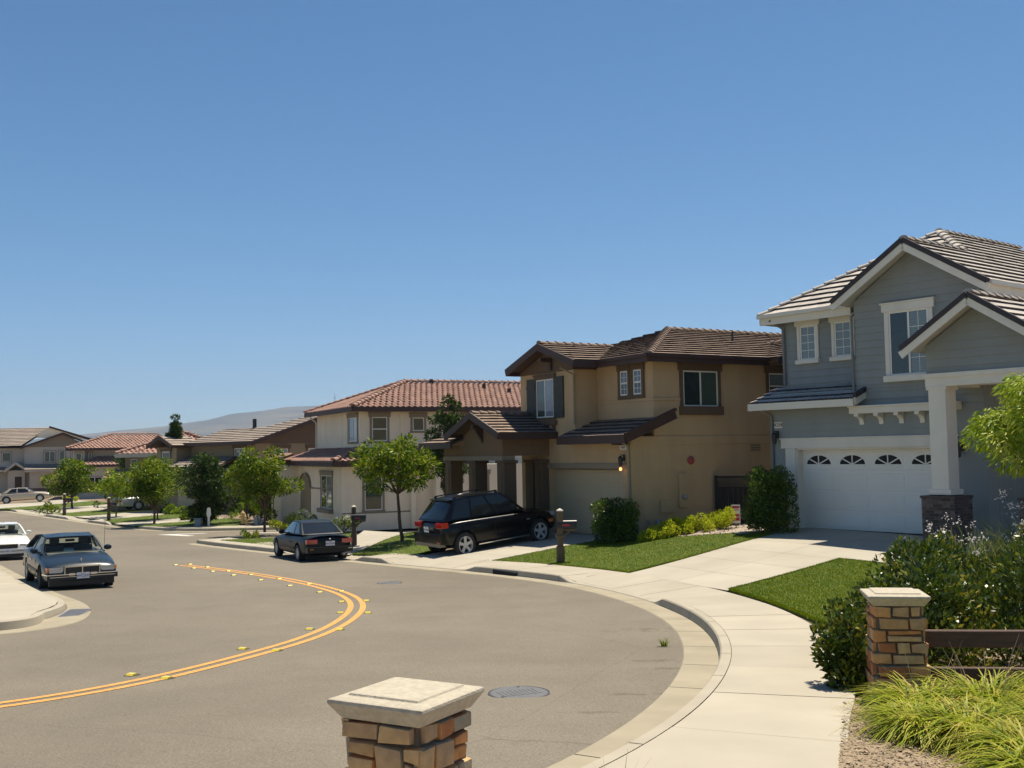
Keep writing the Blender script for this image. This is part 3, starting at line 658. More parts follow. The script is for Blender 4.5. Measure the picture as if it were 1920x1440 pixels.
# ------------------------------------------------------------------ grey house
def grey_house():
    h = thing('grey_house', 'grey lap-sided two-storey house with white trim and a white garage door', 'house', (8.248, 30.629, -2.36), .666 - math.pi / 2)
    W = MB()
    # masonry cores (slightly behind the boards)
    W.box(-.95, -.12, .01, .5, -.4, 3.9); W.box(4.4, 5.58, .01, .5, -.4, 3.9); W.box(-.12, 4.4, .01, .5, 2.31, 3.9)
    W.box(-.95, 5.58, .5, .52, -.4, 3.9)                       # inner face behind the garage opening
    W.box(-.95, 5.58, .53, 12.5, -.4, 3.9)
    W.box(-1.02, 1.97, .81, 12.5, 3.9, 6.2)
    W.prism([(1.98, 3.9), (5.58, 3.9), (5.58, 6.42), (3.85, 7.55), (1.98, 6.30)], 'y', .01, 3.0)
    W.box(1.97, 5.58, 3.0, 12.5, 3.9, 6.2)
    W.box(5.58, 9.6, 2.6, 12.5, -.5, 3.9)
    W.build('wall', 'siding_grey', h)
    S = MB()
    lap_wall(S, front(.01), [(-.95, -.3), (-.46, -.3), (-.46, 2.6), (-.95, 2.6)]); lap_wall(S, front(.01), [(-.95, 2.6), (5.58, 2.6), (5.58, 3.9), (-.95, 3.9)])
    lap_wall(S, front(.81), [(-1.02, 3.8), (1.97, 3.8), (1.97, 6.3), (-1.02, 6.3)])
    lap_wall(S, front(.01), [(1.98, 3.9), (5.58, 3.9), (5.58, 6.42), (3.85, 7.55), (1.98, 6.30)])
    lap_wall(S, side(5.58), [(.01, 3.9), (12, 3.9), (12, 6.3), (.01, 6.3)])
    S.build('siding', 'siding_grey', h)
    E = 6.3; k = .63; rx = 2.275; rz = E + k * 3.775
    main = [[(-1.5, .3, E), (1.65, .3, E), (3.85, 2.5, E + k * 2.2), (rx, 4.075, rz)],
            [(6.05, -.5, E), (6.05, 13, E), (rx, 9.2, rz), (rx, 4.075, rz), (3.85, 2.5, E + k * 2.2), (3.85, -.5, E + k * 2.2)],
            [(-1.5, .3, E), (-1.5, 13, E), (rx, 9.2, rz), (rx, 4.075, rz)], [(-1.5, 13, E), (6.05, 13, E), (rx, 9.2, rz)],
            [(1.65, -.5, E), (1.65, .3, E), (3.85, 2.5, E + k * 2.2), (3.85, -.5, E + k * 2.2)]]
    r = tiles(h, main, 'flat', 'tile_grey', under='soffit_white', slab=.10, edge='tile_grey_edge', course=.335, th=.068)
    caps(r, [((-1.5, .3, E), (rx, 4.075, rz)), ((3.85, 2.5, E + k * 2.2), (rx, 4.075, rz)), ((rx, 4.075, rz), (rx, 9.2, rz)), ((3.85, -.45, E + k * 2.2), (3.85, 2.5, E + k * 2.2))], 'tile_grey')
    for (a, b, c) in (((1.62, -.52, E), (3.85, -.52, E + k * 2.2), 0), ((6.08, -.52, E), (3.85, -.52, E + k * 2.2), 0)):
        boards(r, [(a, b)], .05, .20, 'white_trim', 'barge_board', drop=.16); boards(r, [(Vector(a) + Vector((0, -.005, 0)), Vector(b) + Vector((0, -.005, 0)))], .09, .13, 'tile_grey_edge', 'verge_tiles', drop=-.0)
    g = MB()
    for a, b in (((-1.55, .26, E - .02), (1.62, .26, E - .02)), ((6.1, -.45, E - .02), (6.1, 13, E - .02))):
        g.bar(a, b, .12, .11)
    g.build('gutter', 'gutter_white', r, recalc=True)
    boards(r, [((-1.5, .33, E - .16), (1.66, .33, E - .16)), ((6.03, -.5, E - .17), (6.03, 13, E - .17)), ((-1.5, .3, E - .14), (-1.5, 13, E - .14))], .04, .24, 'white_trim', 'fascia')
    # roof over the garage
    lo = tiles(h, [[(-1.3, -.5, 3.62), (2.2, -.5, 3.62), (2.2, .8, 4.12), (-1.3, .8, 4.12)]], 'flat', 'tile_grey', name='garage_roof', under='soffit_white', edge='tile_grey_edge', course=.335, th=.068)
    boards(lo, [((-1.34, -.54, 3.52), (2.24, -.54, 3.52))], .10, .2, 'gutter_white', 'gutter')
    boards(lo, [((2.24, -.5, 3.55), (2.24, .02, 3.76))], .05, .2, 'white_trim', 'barge_board'); boards(lo, [((2.24, -.5, 3.7), (2.24, .02, 3.9))], .10, .12, 'tile_grey_edge', 'verge_tiles')
    boards(lo, [((-1.34, -.5, 3.5), (-1.34, .8, 4.0))], .05, .2, 'white_trim', 'barge_board')
    # windows
    window(h, front(.79), -.40, .15, 4.91, 5.92, head=.06, sill=.02, kind='fixed', g=('glass_blind',), munt=(1, 3), tw=.1)
    window(h, front(.79), .80, 1.36, 4.91, 5.92, head=.06, sill=.02, kind='fixed', g=('glass_blind',), munt=(1, 3), tw=.1)
    window(h, front(-.01), 3.06, 4.20, 4.19, 5.90, head=.08, sill=.03, g=('glass_dark', 'glass_blind'), munt=(-1, 3), tw=.13)
    pipe(h, [(-1.15, .3, 6.15), (-.98, .72, 5.9), (-.98, .74, 4.2)], 'pipe_grey', .045); pipe(h, [(1.93, .3, 6.1), (1.93, -.06, 5.9), (1.93, -.06, 3.5)], 'pipe_grey', .04); pipe(h, [(-.98, -.45, 3.45), (-.9, -.06, 3.25), (-.9, -.06, -.3)], 'pipe_grey', .045)
    # corbelled shelf
    mb = MB(); mb.box(1.92, 5.0, -.32, 0, 3.22, 3.38); mb.box(1.90, 5.0, -.36, 0, 3.38, 3.43); sh = mb.build('shelf', 'white_trim', h, bevel=.006)
    for x in (2.12, 2.72, 3.32, 3.92, 4.52):
        mb = MB(); mb.prism([(0, 3.22), (-.30, 3.22), (-.30, 3.14)] + [(-.30 + .26 * math.sin(t) * 1.0, 3.14 - .16 * (1 - math.cos(t))) for t in (0.4, .8, 1.2, 1.57)] + [(-.04, 2.92), (0, 2.92)], 'x', x - .065, x + .065); mb.build('corbel', 'white_trim', sh, recalc=True)
    # garage surround and door
    mb = MB(); mb.box(-.46, -.12, -.035, .02, -.05, 2.3); mb.box(4.4, 4.7, -.035, .02, -.05, 2.3); mb.box(-.60, 4.84, -.05, .02, 2.3, 2.56); mb.box(-.64, 4.9, -.075, .02, 2.56, 2.60)
    mb.box(-.12, -.07, .0, .28, -.05, 2.3); mb.box(4.35, 4.4, .0, .28, -.05, 2.3); mb.box(-.12, 4.4, .0, .28, 2.25, 2.3)
    mb.build('garage_surround', 'white_trim', h, bevel=.004)
    D = MB(); x0, x1 = -.07, 4.35; hh = 2.25 / 4
    D.box(x0, x1, .27, .31, 0.01, 2.25)
    for r_ in range(4):
        D.box(x0, x1, .258, .27, r_ * hh + .012, (r_ + 1) * hh - .006)
        for c in range(4):
            a = x0 + (x1 - x0) * (c / 4) + .09; b = x0 + (x1 - x0) * ((c + 1) / 4) - .09
            if r_ < 3: D.box(a, b, .249, .258, r_ * hh + .10, (r_ + 1) * hh - .10); 
            else: D.box(a, b, .252, .258, r_ * hh + .07, (r_ + 1) * hh - .07)
    d = D.build('garage_door', 'garage_white', h, bevel=.005)
    for c in range(4):
        cx = x0 + (x1 - x0) * ((c + .5) / 4); z0 = 3 * hh + .15; rx_, rz_ = .40, .25
        gm = MB(); gm.prism(arc_pts(cx, z0, rx_, rz_, 0, math.pi, 16), 'y', .246, .252); pn = gm.build('fan_light', 'fan_glass', d, recalc=True)
        sp = MB()
        for ang in (math.pi / 2, math.radians(142), math.radians(38)): sp.bar((cx, .243, z0 - .005), (cx + rx_ * 1.02 * math.cos(ang), .243, z0 + rz_ * 1.04 * math.sin(ang)), .008, .034, up=(-math.sin(ang), 0, math.cos(ang)))
        sp.build('glazing_bar', 'garage_white', pn, recalc=True)
    # number and lamps
    mb = MB(); mb.box(-.80, -.52, -.055, .0, 2.90, 3.08); n_ = mb.build('number_plate', 'white_trim', h); text('4258', .15, 'metal_dark', n_, (-.66, -.06, 2.99), (math.pi / 2, 0, 0), 'digits')
    wall_lamp(h, (-.72, -.02, 2.62)); wall_lamp(h, (4.95, -.02, 2.2))
    # porch
    k2 = .66; pz = 4.68; px = 6.4
    pr = tiles(h, [[(4.68, -2.1, pz), (4.68, 2.6, pz), (px, 2.6, pz + k2 * 1.72), (px, -2.1, pz + k2 * 1.72)], [(8.12, -2.1, pz), (8.12, 2.6, pz), (px, 2.6, pz + k2 * 1.72), (px, -2.1, pz + k2 * 1.72)]], 'flat', 'tile_grey', name='porch_roof', under='soffit_white', edge='tile_grey_edge', course=.335, th=.068)
    caps(pr, [((px, -2.05, pz + k2 * 1.72), (px, 2.6, pz + k2 * 1.72))], 'tile_grey')
    for a in (4.65, 8.15):
        A_ = Vector((a, -2.12, pz)); B_ = Vector((px, -2.12, pz + k2 * 1.72)); boards(pr, [(A_, B_)], .05, .18, 'white_trim', 'barge_board', drop=.16); boards(pr, [(A_, B_)], .09, .12, 'tile_grey_edge', 'verge_tiles', drop=0)
    mb = MB(); mb.prism([(5.0, 4.0), (7.8, 4.0), (7.8, 4.75), (px, 5.62), (5.0, 4.72)], 'y', -1.58, -1.45); lap_wall(mb, front(-1.58), [(5.0, 4.02), (7.8, 4.02), (7.8, 4.75), (px, 5.62), (5.0, 4.72)])
    mb.box(5.0, 5.12, -1.45, 0, 4.0, 4.7); mb.build('porch_gable', 'siding_grey', h)
    mb = MB(); mb.box(4.98, 7.82, -1.64, -1.0, 3.74, 4.0); mb.box(4.94, 7.86, -1.68, -1.64, 3.95, 4.06); mb.box(4.98, 5.5, -1.0, 0, 3.74, 4.0); mb.box(5.6, 7.8, -1.0, 2.5, 3.86, 3.9); mb.build('porch_beam', 'white_trim', h, bevel=.005)
    for cx in (4.82, 7.2):
        zb = -.35
        c = MB(); c.prism([(cx + .22, -1.62), (cx + .66, -1.62), (cx + .66, -1.14), (cx + .22, -1.14)], 'z', 1.15, 3.75); c.box(cx + .16, cx + .72, -1.66, -1.08, 1.14, 1.27); c.box(cx + .18, cx + .70, -1.65, -1.10, 3.66, 3.75)
        col_ = c.build('column', 'white_trim', h, bevel=.006)
        b = MB(); b.box(cx + .015, cx + .845, -1.735, -.965, zb, 1.06, 1)
        z = zb; rr = 0
        while z < 1.05:
            for ax in ('f', 's'):
                u = (.0 if rr % 2 else -.1); L0 = .85 if ax == 'f' else .8
                while u < L0:
                    a, e = max(0, u), min(L0, u + .205)
                    if e - a > .03:
                        j = rnd.uniform(-.004, .006)
                        if ax == 'f': b.box(cx + a + .005, cx + e - .005, -1.75 - j, -1.70, z + .006, z + .068)
                        else: b.box(cx + .80, cx + .86 + j, -1.75 + a + .005, -1.75 + e - .005, z + .006, z + .068)
                    u += .21
            z += .075; rr += 1
        b.box(cx - .02, cx + .88, -1.77, -.93, 1.06, 1.12)
        b.build('brick_base', ['brick_dark', 'mortar'], col_)
    mb = MB(); lap_wall(mb, front(2.59), [(5.58, -.4), (9.6, -.4), (9.6, 3.9), (5.58, 3.9)]); mb.build('porch_wall', 'siding_grey', h)
    mb = MB(); mb.box(7.35, 8.3, 2.52, 2.57, -.2, 2.1); dd = mb.build('front_door', 'door_red', h); mb = MB(); mb.box(7.2, 7.35, 2.48, 2.58, -.3, 2.2); mb.box(8.3, 8.45, 2.48, 2.58, -.3, 2.2); mb.box(7.2, 8.45, 2.48, 2.58, 2.2, 2.35); mb.build('door_frame', 'white_trim', h)
    window(h, front(2.58), 8.75, 9.5, .9, 2.2, g=('glass_blind',), kind='fixed')
    return h
grey_house()

# ------------------------------------------------------------------ tan house
def tan_house():
    h = thing('tan_house', 'tan stucco two-storey house with brown trim and dark green shutters', 'house', (1.271, 36.6, -2.79), .533 - math.pi / 2, scale=.93)
    W = MB()
    W.box(-2.04, -.12, 0, .5, -.5, 3.3); W.box(4.62, 4.96, 0, .5, -.5, 3.3); W.box(-.12, 4.62, 0, .5, 2.33, 3.3); W.box(-2.04, 4.96, .5, 11.5, -.5, 3.3)
    W.box(-2.04, 1.69, 0, 3, 3.3, 5.9); W.prism([(-2.04, 5.9), (1.69, 5.9), (.26, 6.42), (-.6, 6.42)], 'y', 0, 3)
    W.box(-3.1, 4.955, 3.0, 11.5, 3.3, 6.0); W.box(1.69, 4.95, 1.0, 3.0, 3.3, 6.0); W.prism([(5.95, 6.0), (10.7, 6.0), (8.3, 6.82)], 'x', 4.5, 4.955)
    # raised band and string course
    W.box(4.96, 4.985, .0, 11.5, 3.13, 3.42); W.box(1.69, 4.98, .965, 1.0, 4.62, 4.72); W.box(4.95, 4.99, .96, 2.2, 4.62, 4.72); W.box(4.96, 5.02, .0, 11.5, -.5, .12)
    W.build('wall', 'stucco_tan', h, bevel=.01)
    k = .34; E = 6.12; rx, ry = 1.15, 4.75; rz = E + k * 4.3
    gx, gz_ = .26, E + k * 2.32
    planes = [[(-3.1, .45, E), (-2.06, .45, E), (gx, 2.77, gz_), (gx, 3.81, E + k * 3.36)], [(2.59, .45, E), (5.45, .45, E), (rx, ry, rz), (gx, 3.81, E + k * 3.36), (gx, 2.77, gz_)],
              [(5.45, .45, E), (5.45, 5.8, E), (2.95, 8.3, E + k * 2.5), (2.95, 12, E + k * 2.5), (rx, 12, rz), (rx, ry, rz)], [(-3.1, .45, E), (-3.1, 12, E), (rx, 12, rz), (rx, ry, rz)],
              [(5.95, 5.8, E), (5.95, 8.3, E + k * 2.5), (2.95, 8.3, E + k * 2.5), (5.45, 5.8, E)], [(5.95, 10.8, E), (5.95, 8.3, E + k * 2.5), (2.95, 8.3, E + k * 2.5), (5.45, 10.8, E)],
              [(-2.06, -.6, E), (-2.06, .45, E), (gx, 2.77, gz_), (gx, -.6, gz_)], [(2.59, -.6, E), (2.59, .45, E), (gx, 2.77, gz_), (gx, -.6, gz_)]]
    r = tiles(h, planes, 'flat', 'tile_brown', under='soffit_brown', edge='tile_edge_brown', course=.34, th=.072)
    caps(r, [((5.45, .45, E), (rx, ry, rz)), ((rx, ry, rz), (rx, 12, rz)), ((gx, -.55, gz_), (gx, 2.77, gz_)), ((5.9, 8.3, E + k * 2.5), (2.95, 8.3, E + k * 2.5))], 'tile_brown', r=.15)
    fl = [((-2.1, -.62, E), (gx, -.62, gz_)), ((2.62, -.62, E), (gx, -.62, gz_)), ((2.60, -.6, E), (2.60, .45, E)), ((2.6, .42, E), (5.47, .42, E)), ((5.48, .42, E), (5.48, 5.8, E)), ((5.97, 5.78, E), (5.97, 8.3, E + k * 2.5)), ((-2.08, -.6, E), (-2.08, .45, E))]
    boards(r, fl, .06, .26, 'fascia_brown', 'fascia', drop=.11)
    boards(r, [((2.6, .38, E - .02), (5.5, .38, E - .02)), ((5.52, .38, E - .02), (5.52, 5.8, E - .02))], .11, .11, 'fascia_brown', 'gutter')
    # timber gable facing on the tower
    mb = MB(); mb.prism([(-2.04, 5.88), (1.69, 5.88), (1.69, 6.03), (.26, 6.78), (-2.0, 6.0)], 'y', -.04, 0); mb.build('gable_board', 'trim_brown', h)
    mb = MB(); mb.box(.18, .34, -.55, 0, 6.25, 6.40); mb.box(.18, .34, -.12, -.04, 5.95, 6.3); mb.build('gable_bracket', 'fascia_brown', h)
    # tower window with shutters
    window(h, front(-.0), -.84, .37, 4.22, 5.65, trim='trim_brown', tw=.07, head=.08, g=('glass_green', 'glass_pale'), munt=(0, 0))
    for a, b in ((-1.50, -.90), (.43, 1.03)):
        mb = MB(); mb.box(a, b, -.05, 0, 4.18, 5.70)
        for i in range(5): u = a + (b - a) * i / 5; mb.box(u + .006, u + (b - a) / 5 - .006, -.065, -.05, 4.18, 5.70)
        mb.box(a, b, -.085, -.065, 4.42, 4.56); mb.box(a, b, -.085, -.065, 5.32, 5.46); mb.build('shutter', 'shutter_green', h, bevel=.004)
    mb = MB(); mb.box(-1.0, .55, -.16, 0, 3.94, 4.12)
    for x in (-.85, .38): mb.prism([(0, 3.94), (-.13, 3.94), (-.03, 3.72), (0, 3.72)], 'x', x - .05, x + .05)
    mb.build('sill_shelf', 'trim_brown', h, recalc=True)
    # paired windows
    window(h, front(.97), 3.18, 3.62, 4.86, 5.72, trim='trim_brown', tw=.13, head=.06, headw=.02, kind='hung', g=('glass_blue', 'glass_dark'), munt=(1, 1), fw=.05); window(h, front(.97), 3.94, 4.40, 4.86, 5.72, trim='trim_brown', tw=.12, head=.06, headw=.02, kind='hung', g=('glass_blue', 'glass_dark'), munt=(1, 1), fw=.05)
    mb = MB(); mb.box(3.62, 3.94, .93, .97, 4.75, 5.9); mb.build('window_mullion', 'trim_brown', h)
    window(h, side(4.96), 2.27, 3.82, 4.43, 5.66, trim='trim_brown', tw=.14, head=.10, sill=.16, g=('glass_dark', 'glass_green'), munt=(0, 0))
    window(h, side(4.96), 6.25, 7.4, 4.72, 5.66, trim='trim_brown', tw=.13, head=.08, g=('glass_blind', 'glass_dark'), kind='hung')
    # roof over the garage
    lo = tiles(h, [[(1.5, -.6, 3.42), (5.45, -.6, 3.42), (5.45, 1.0, 4.05), (1.5, 1.0, 4.05)]], 'flat', 'tile_brown', name='garage_roof', under='soffit_brown', edge='tile_edge_brown', course=.34, th=.072)
    boards(lo, [((1.46, -.62, 3.42), (5.5, -.62, 3.42)), ((5.49, -.6, 3.42), (5.49, 1.5, 4.22)), ((1.46, -.6, 3.42), (1.46, 0, 3.66))], .07, .26, 'fascia_brown', 'fascia', drop=.10)
    boards(lo, [((5.49, -.58, 3.48), (5.49, 1.5, 4.30))], .14, .10, 'fascia_brown', 'verge_tiles')
    mb = MB(); mb.box(4.70, 4.80, -.6, 0, 3.14, 3.26); mb.build('rafter_end', 'fascia_brown', h)
    # garage
    mb = MB(); mb.box(-.80, 4.90, -.06, .0, 2.34, 2.52); mb.box(-.74, -.42, -.045, .0, -.1, 2.34); mb.build('garage_surround', 'trim_taupe', h, bevel=.005)
    MB().box(-.12, 0, .0, .3, -.1, 2.33).build('door_jamb', 'stucco_tan', h); MB().box(4.5, 4.62, .0, .3, -.1, 2.33).build('door_jamb', 'stucco_tan', h)
    D = MB(); D.box(0, 4.5, .28, .32, 0, 2.3)
    for r_ in range(4):
        z = r_ * .575; D.box(0, 4.5, .268, .28, z + .012, z + .565)
        for c in range(8): a = c * .5625 + .07; D.box(a, a + .42, .26, .268, z + .1, z + .475)
    D.build('garage_door', 'garage_tan', h, bevel=.004)
    mb = MB(); mb.box(4.42, 4.80, -.05, .0, 2.98, 3.12); n_ = mb.build('number_plate', 'white_trim', h); text('4247', .11, 'metal_dark', n_, (4.61, -.055, 3.05), (math.pi / 2, 0, 0), 'digits')
    wall_lamp(h, (4.62, -.02, 2.62), glow=True)
    pipe(h, [(1.55, -.5, 5.95), (1.74, -.06, 5.7), (1.74, -.06, 3.9)], 'pipe_tan', .04); pipe(h, [(4.88, -.5, 3.3), (4.9, -.06, 3.1), (4.9, -.06, -.1)], 'pipe_tan', .045)
    # things on the side wall
    mb = MB(); mb.lathe([(.13, 0), (.14, .05), (.09, .10), (.02, .11)], 16, (4.985, 2.51, 2.58), ax='x'); mat('alarm_red', (.35, .06, .055), .5); mb.build('alarm_bell', 'alarm_red', h)
    mb = MB(); mb.box(4.96, 5.06, 1.95, 2.31, 1.0, 2.15); u_ = mb.build('meter_box', 'stucco_tan', h, bevel=.01); mb = MB(); mb.lathe([(.09, 0), (.09, .08), (.06, .11)], 14, (5.06, 2.13, 1.35), ax='x'); mb.build('meter_dial', 'metal_grey', u_)
    mb = MB(); mb.box(4.96, 5.04, 1.15, 1.8, .85, 1.25); mb.build('utility_box', 'stucco_tan', h, bevel=.01)
    mb = MB()
    for i in range(3): mb.box(4.96, 4.99, 5.3, 5.75, 2.86 + i * .09, 2.91 + i * .09)
    mb.build('wall_vent', 'trim_taupe', h)
    mb = MB(); mb.tube([(5.2, .6, -.1), (5.2, .6, .55), (5.0, .6, .6)], .03, 8); mb.tube([(5.2, .9, -.1), (5.2, .9, .45)], .05, 8); mb.lathe([(.11, -.05), (.11, .12), (.06, .16)], 12, (5.2, .9, .5)); mb.box(5.08, 5.3, .5, 1.05, .28, .34); mb.build('gas_meter', 'metal_grey', h)
    mb = MB(); mb.tube([(3.2, 6.2, 7.0), (3.2, 6.2, 7.35)], .04, 8); mb.build('roof_vent_pipe', 'metal_dark', r)
    # porch
    pr = tiles(h, [[(-3.62, -2.5, 3.62), (-3.62, 0, 3.62), (-1.55, 0, 4.4), (-1.55, -2.5, 4.4)], [(.52, -2.5, 3.62), (.52, 0, 3.62), (-1.55, 0, 4.4), (-1.55, -2.5, 4.4)]], 'flat', 'tile_brown', name='porch_roof', under='soffit_brown', edge='tile_edge_brown', course=.34, th=.072)
    boards(pr, [((-3.66, -2.52, 3.62), (-1.55, -2.52, 4.42)), ((.56, -2.52, 3.62), (-1.55, -2.52, 4.42)), ((.55, -2.5, 3.62), (.55, 0, 3.62))], .06, .25, 'fascia_brown', 'fascia', drop=.08)
    caps(pr, [((-1.55, -2.45, 4.4), (-1.55, 0, 4.4))], 'tile_brown', r=.15)
    l2 = tiles(h, [[(-5.9, -2.5, 3.32), (-3.3, -2.5, 3.32), (-3.3, -.6, 4.0), (-4.0, -.6, 4.0)], [(-5.9, -2.5, 3.32), (-5.9, 1.0, 3.32), (-4.0, -.6, 4.0)]], 'flat', 'tile_brown', name='entry_roof', under='soffit_brown', edge='tile_edge_brown', course=.34, th=.072)
    boards(l2, [((-5.94, -2.52, 3.32), (-3.1, -2.52, 3.32))], .06, .24, 'fascia_brown', 'fascia', drop=.08)
    mb = MB(); mb.prism([(-3.05, 2.82), (-.05, 2.82), (-.05, 3.62), (-1.55, 4.2), (-3.05, 3.62)], 'y', -2.0, -1.85); mb.box(-.2, -.05, -1.85, 0, 2.82, 3.6); mb.box(-4.75, -3.05, -1.98, -1.8, 2.82, 3.2); mb.build('porch_gable', 'gable_brown', h)
    mb = MB(); mb.box(-1.63, -1.47, -2.45, -2.0, 3.85, 3.98); mb.prism([(-2.0, 3.3), (-2.0, 3.9), (-2.4, 3.9)], 'x', -1.62, -1.48); mb.build('gable_bracket', 'fascia_brown', h, recalc=True)
    mb = MB(); mb.box(-4.75, -.02, -2.04, -1.5, 2.66, 2.82); mb.build('porch_beam', 'trim_taupe', h)
    for (x, y) in ((-4.62, -2.02), (-2.62, -2.02), (-.45, -2.02), (-.62, -.3), (-1.3, -.3)):
        mb = MB(); mb.box(x, x + .52, y, y + .52, .5, 2.55); mb.box(x - .05, x + .57, y - .05, y + .57, 2.55, 2.66); mb.box(x + .15, x + .37, y - .02, y, .7, 2.4); c = mb.build('column', 'trim_brown', h, bevel=.01)
        mb = MB(); mb.box(x - .05, x + .57, y - .05, y + .57, -.6, .5); mb.build('column_base', 'stucco_tan', c)
    return h
tan_house()

# ------------------------------------------------------------------ cream house with the red tile roof
def cream_house():
    h = thing('cream_house', 'cream stucco two-storey house under a red barrel-tile hip roof', 'house', (-7.568, 52.468, -3.35), .46 - math.pi / 2)
    W = MB()
    W.box(-7.6, 0, 0, 11, 2.6, 5.6); W.box(-8.2, .8, -1.2, 11, -.4, 2.72); W.box(-8.6, -7.0, -2.2, -1.2, -.4, 2.72)
    W.box(.8, .86, -1.2, 11, -.4, .42); W.box(.8, 1.0, 2.3, 2.55, -.4, 2.7); W.box(.8, 1.3, 3.5, 7, -.4, 2.72)
    W.box(0, .03, -.03, 11, 2.95, 3.1)
    W.build('wall', 'stucco_cream', h, bevel=.015)
    k = .36; E = 5.62; rz = E + k * 4.3
    pl = [[(-8.0, -.55, E), (.6, -.55, E), (-3.7, 3.75, rz)], [(.6, -.55, E), (.6, 11.6, E), (-3.7, 11.6, rz), (-3.7, 3.75, rz)], [(-8.0, -.55, E), (-8.0, 11.6, E), (-3.7, 11.6, rz), (-3.7, 3.75, rz)]]
    r = tiles(h, pl, 'barrel', 'tile_red', under='soffit_brown', course=.40, tw=.31, th=.05)
    caps(r, [((-8.0, -.55, E), (-3.7, 3.75, rz)), ((.6, -.55, E), (-3.7, 3.75, rz)), ((-3.7, 3.75, rz), (-3.7, 11.6, rz))], 'tile_red', r=.17, step=.4, up=.08)
    boards(r, [((-8.03, -.58, E), (.63, -.58, E)), ((.63, -.58, E), (.63, 11.6, E))], .08, .24, 'fascia_brown', 'fascia', drop=.10)
    E2 = 2.98
    l = tiles(h, [[(-9.0, -1.75, E2), (1.35, -1.75, E2), (0, -.02, E2 + .62), (-7.6, -.02, E2 + .62)], [(1.35, -1.75, E2), (1.35, 6.2, E2), (.02, 6.2, E2 + .62), (.02, -.0, E2 + .62)], [(-9.2, -2.8, E2), (-6.4, -2.8, E2), (-6.4, -1.7, E2 + .4), (-9.2, -1.7, E2 + .4)]], 'barrel', 'tile_red', name='lower_roof', under='soffit_brown', course=.40, tw=.31)
    caps(l, [((1.35, -1.75, E2), (.02, -.02, E2 + .62))], 'tile_red', r=.16, step=.4, up=.08)
    boards(l, [((-9.2, -1.78, E2), (1.38, -1.78, E2)), ((1.38, -1.78, E2), (1.38, 6.2, E2)), ((-9.2, -2.84, E2), (-6.4, -2.84, E2))], .08, .24, 'fascia_brown', 'fascia', drop=.10)
    T = dict(trim='trim_taupe', head=.08)
    window(h, front(0), -1.75, -.35, 3.95, 5.15, g=('glass_dark', 'glass_pale'), **T)
    window(h, side(0), .62, 1.42, 3.95, 5.15, kind='hung', g=('glass_green', 'glass_green'), **T)
    window(h, side(0), 2.78, 3.4, 4.45, 5.12, kind='fixed', g=('glass_green',), **T)
    window(h, side(0), 5.6, 6.6, 4.2, 5.15, g=('glass_dark', 'glass_green'), **T)
    window(h, front(-1.2), -2.6, -.75, .62, 2.28, g=('glass_dark', 'glass_pale'), sill=.1, silld=.18, **T)
    window(h, side(.8), -.05, .85, .58, 2.25, kind='fixed', g=('glass_green',), **T)
    window(h, side(1.3), 5.4, 6.3, .5, 2.2, kind='fixed', g=('glass_green',), **T)
    mb = MB(); mb.prism([(-6.6, -.3), (-4.6, -.3), (-4.6, 1.6)] + arc_pts(-5.6, 1.6, 1.0, .65, 0, math.pi, 12)[1:-1] + [(-6.6, 1.6)], 'y', -1.23, -1.19); mb.build('arch_recess', 'stucco_sand', h, recalc=True)
    mb = MB(); P_ = arc_pts(-5.6, 1.6, 1.08, .73, 0, math.pi, 14)
    for a, b in zip(P_[:-1], P_[1:]): mb.bar((a[0], -1.26, a[1]), (b[0], -1.26, b[1]), .06, .12, up=(0, 1, 0))
    mb.box(-4.54, -1.0, -1.24, -1.2, 1.55, 1.62); mb.box(.8, .84, -1.2, 2.3, .44, .49); mb.build('arch_moulding', 'trim_taupe', h, recalc=True)
    for (y, x) in ((8.0, -2.6), (9.2, -1.9), (5.2, -3.4)):
        mb = MB(); z = E + k * (.6 - x); mb.box(x - .08, x + .08, y - .08, y + .08, z, z + .28); mb.build('roof_vent', 'metal_dark', r)
    pipe(h, [(-7.62, -.4, 5.4), (-7.62, -.05, 5.1), (-7.62, -.05, 3.2)], 'gutter_white', .045); pipe(h, [(.04, 2.15, 5.5), (.04, 2.15, 3.2)], 'stucco_cream', .04)
    return h
cream_house()

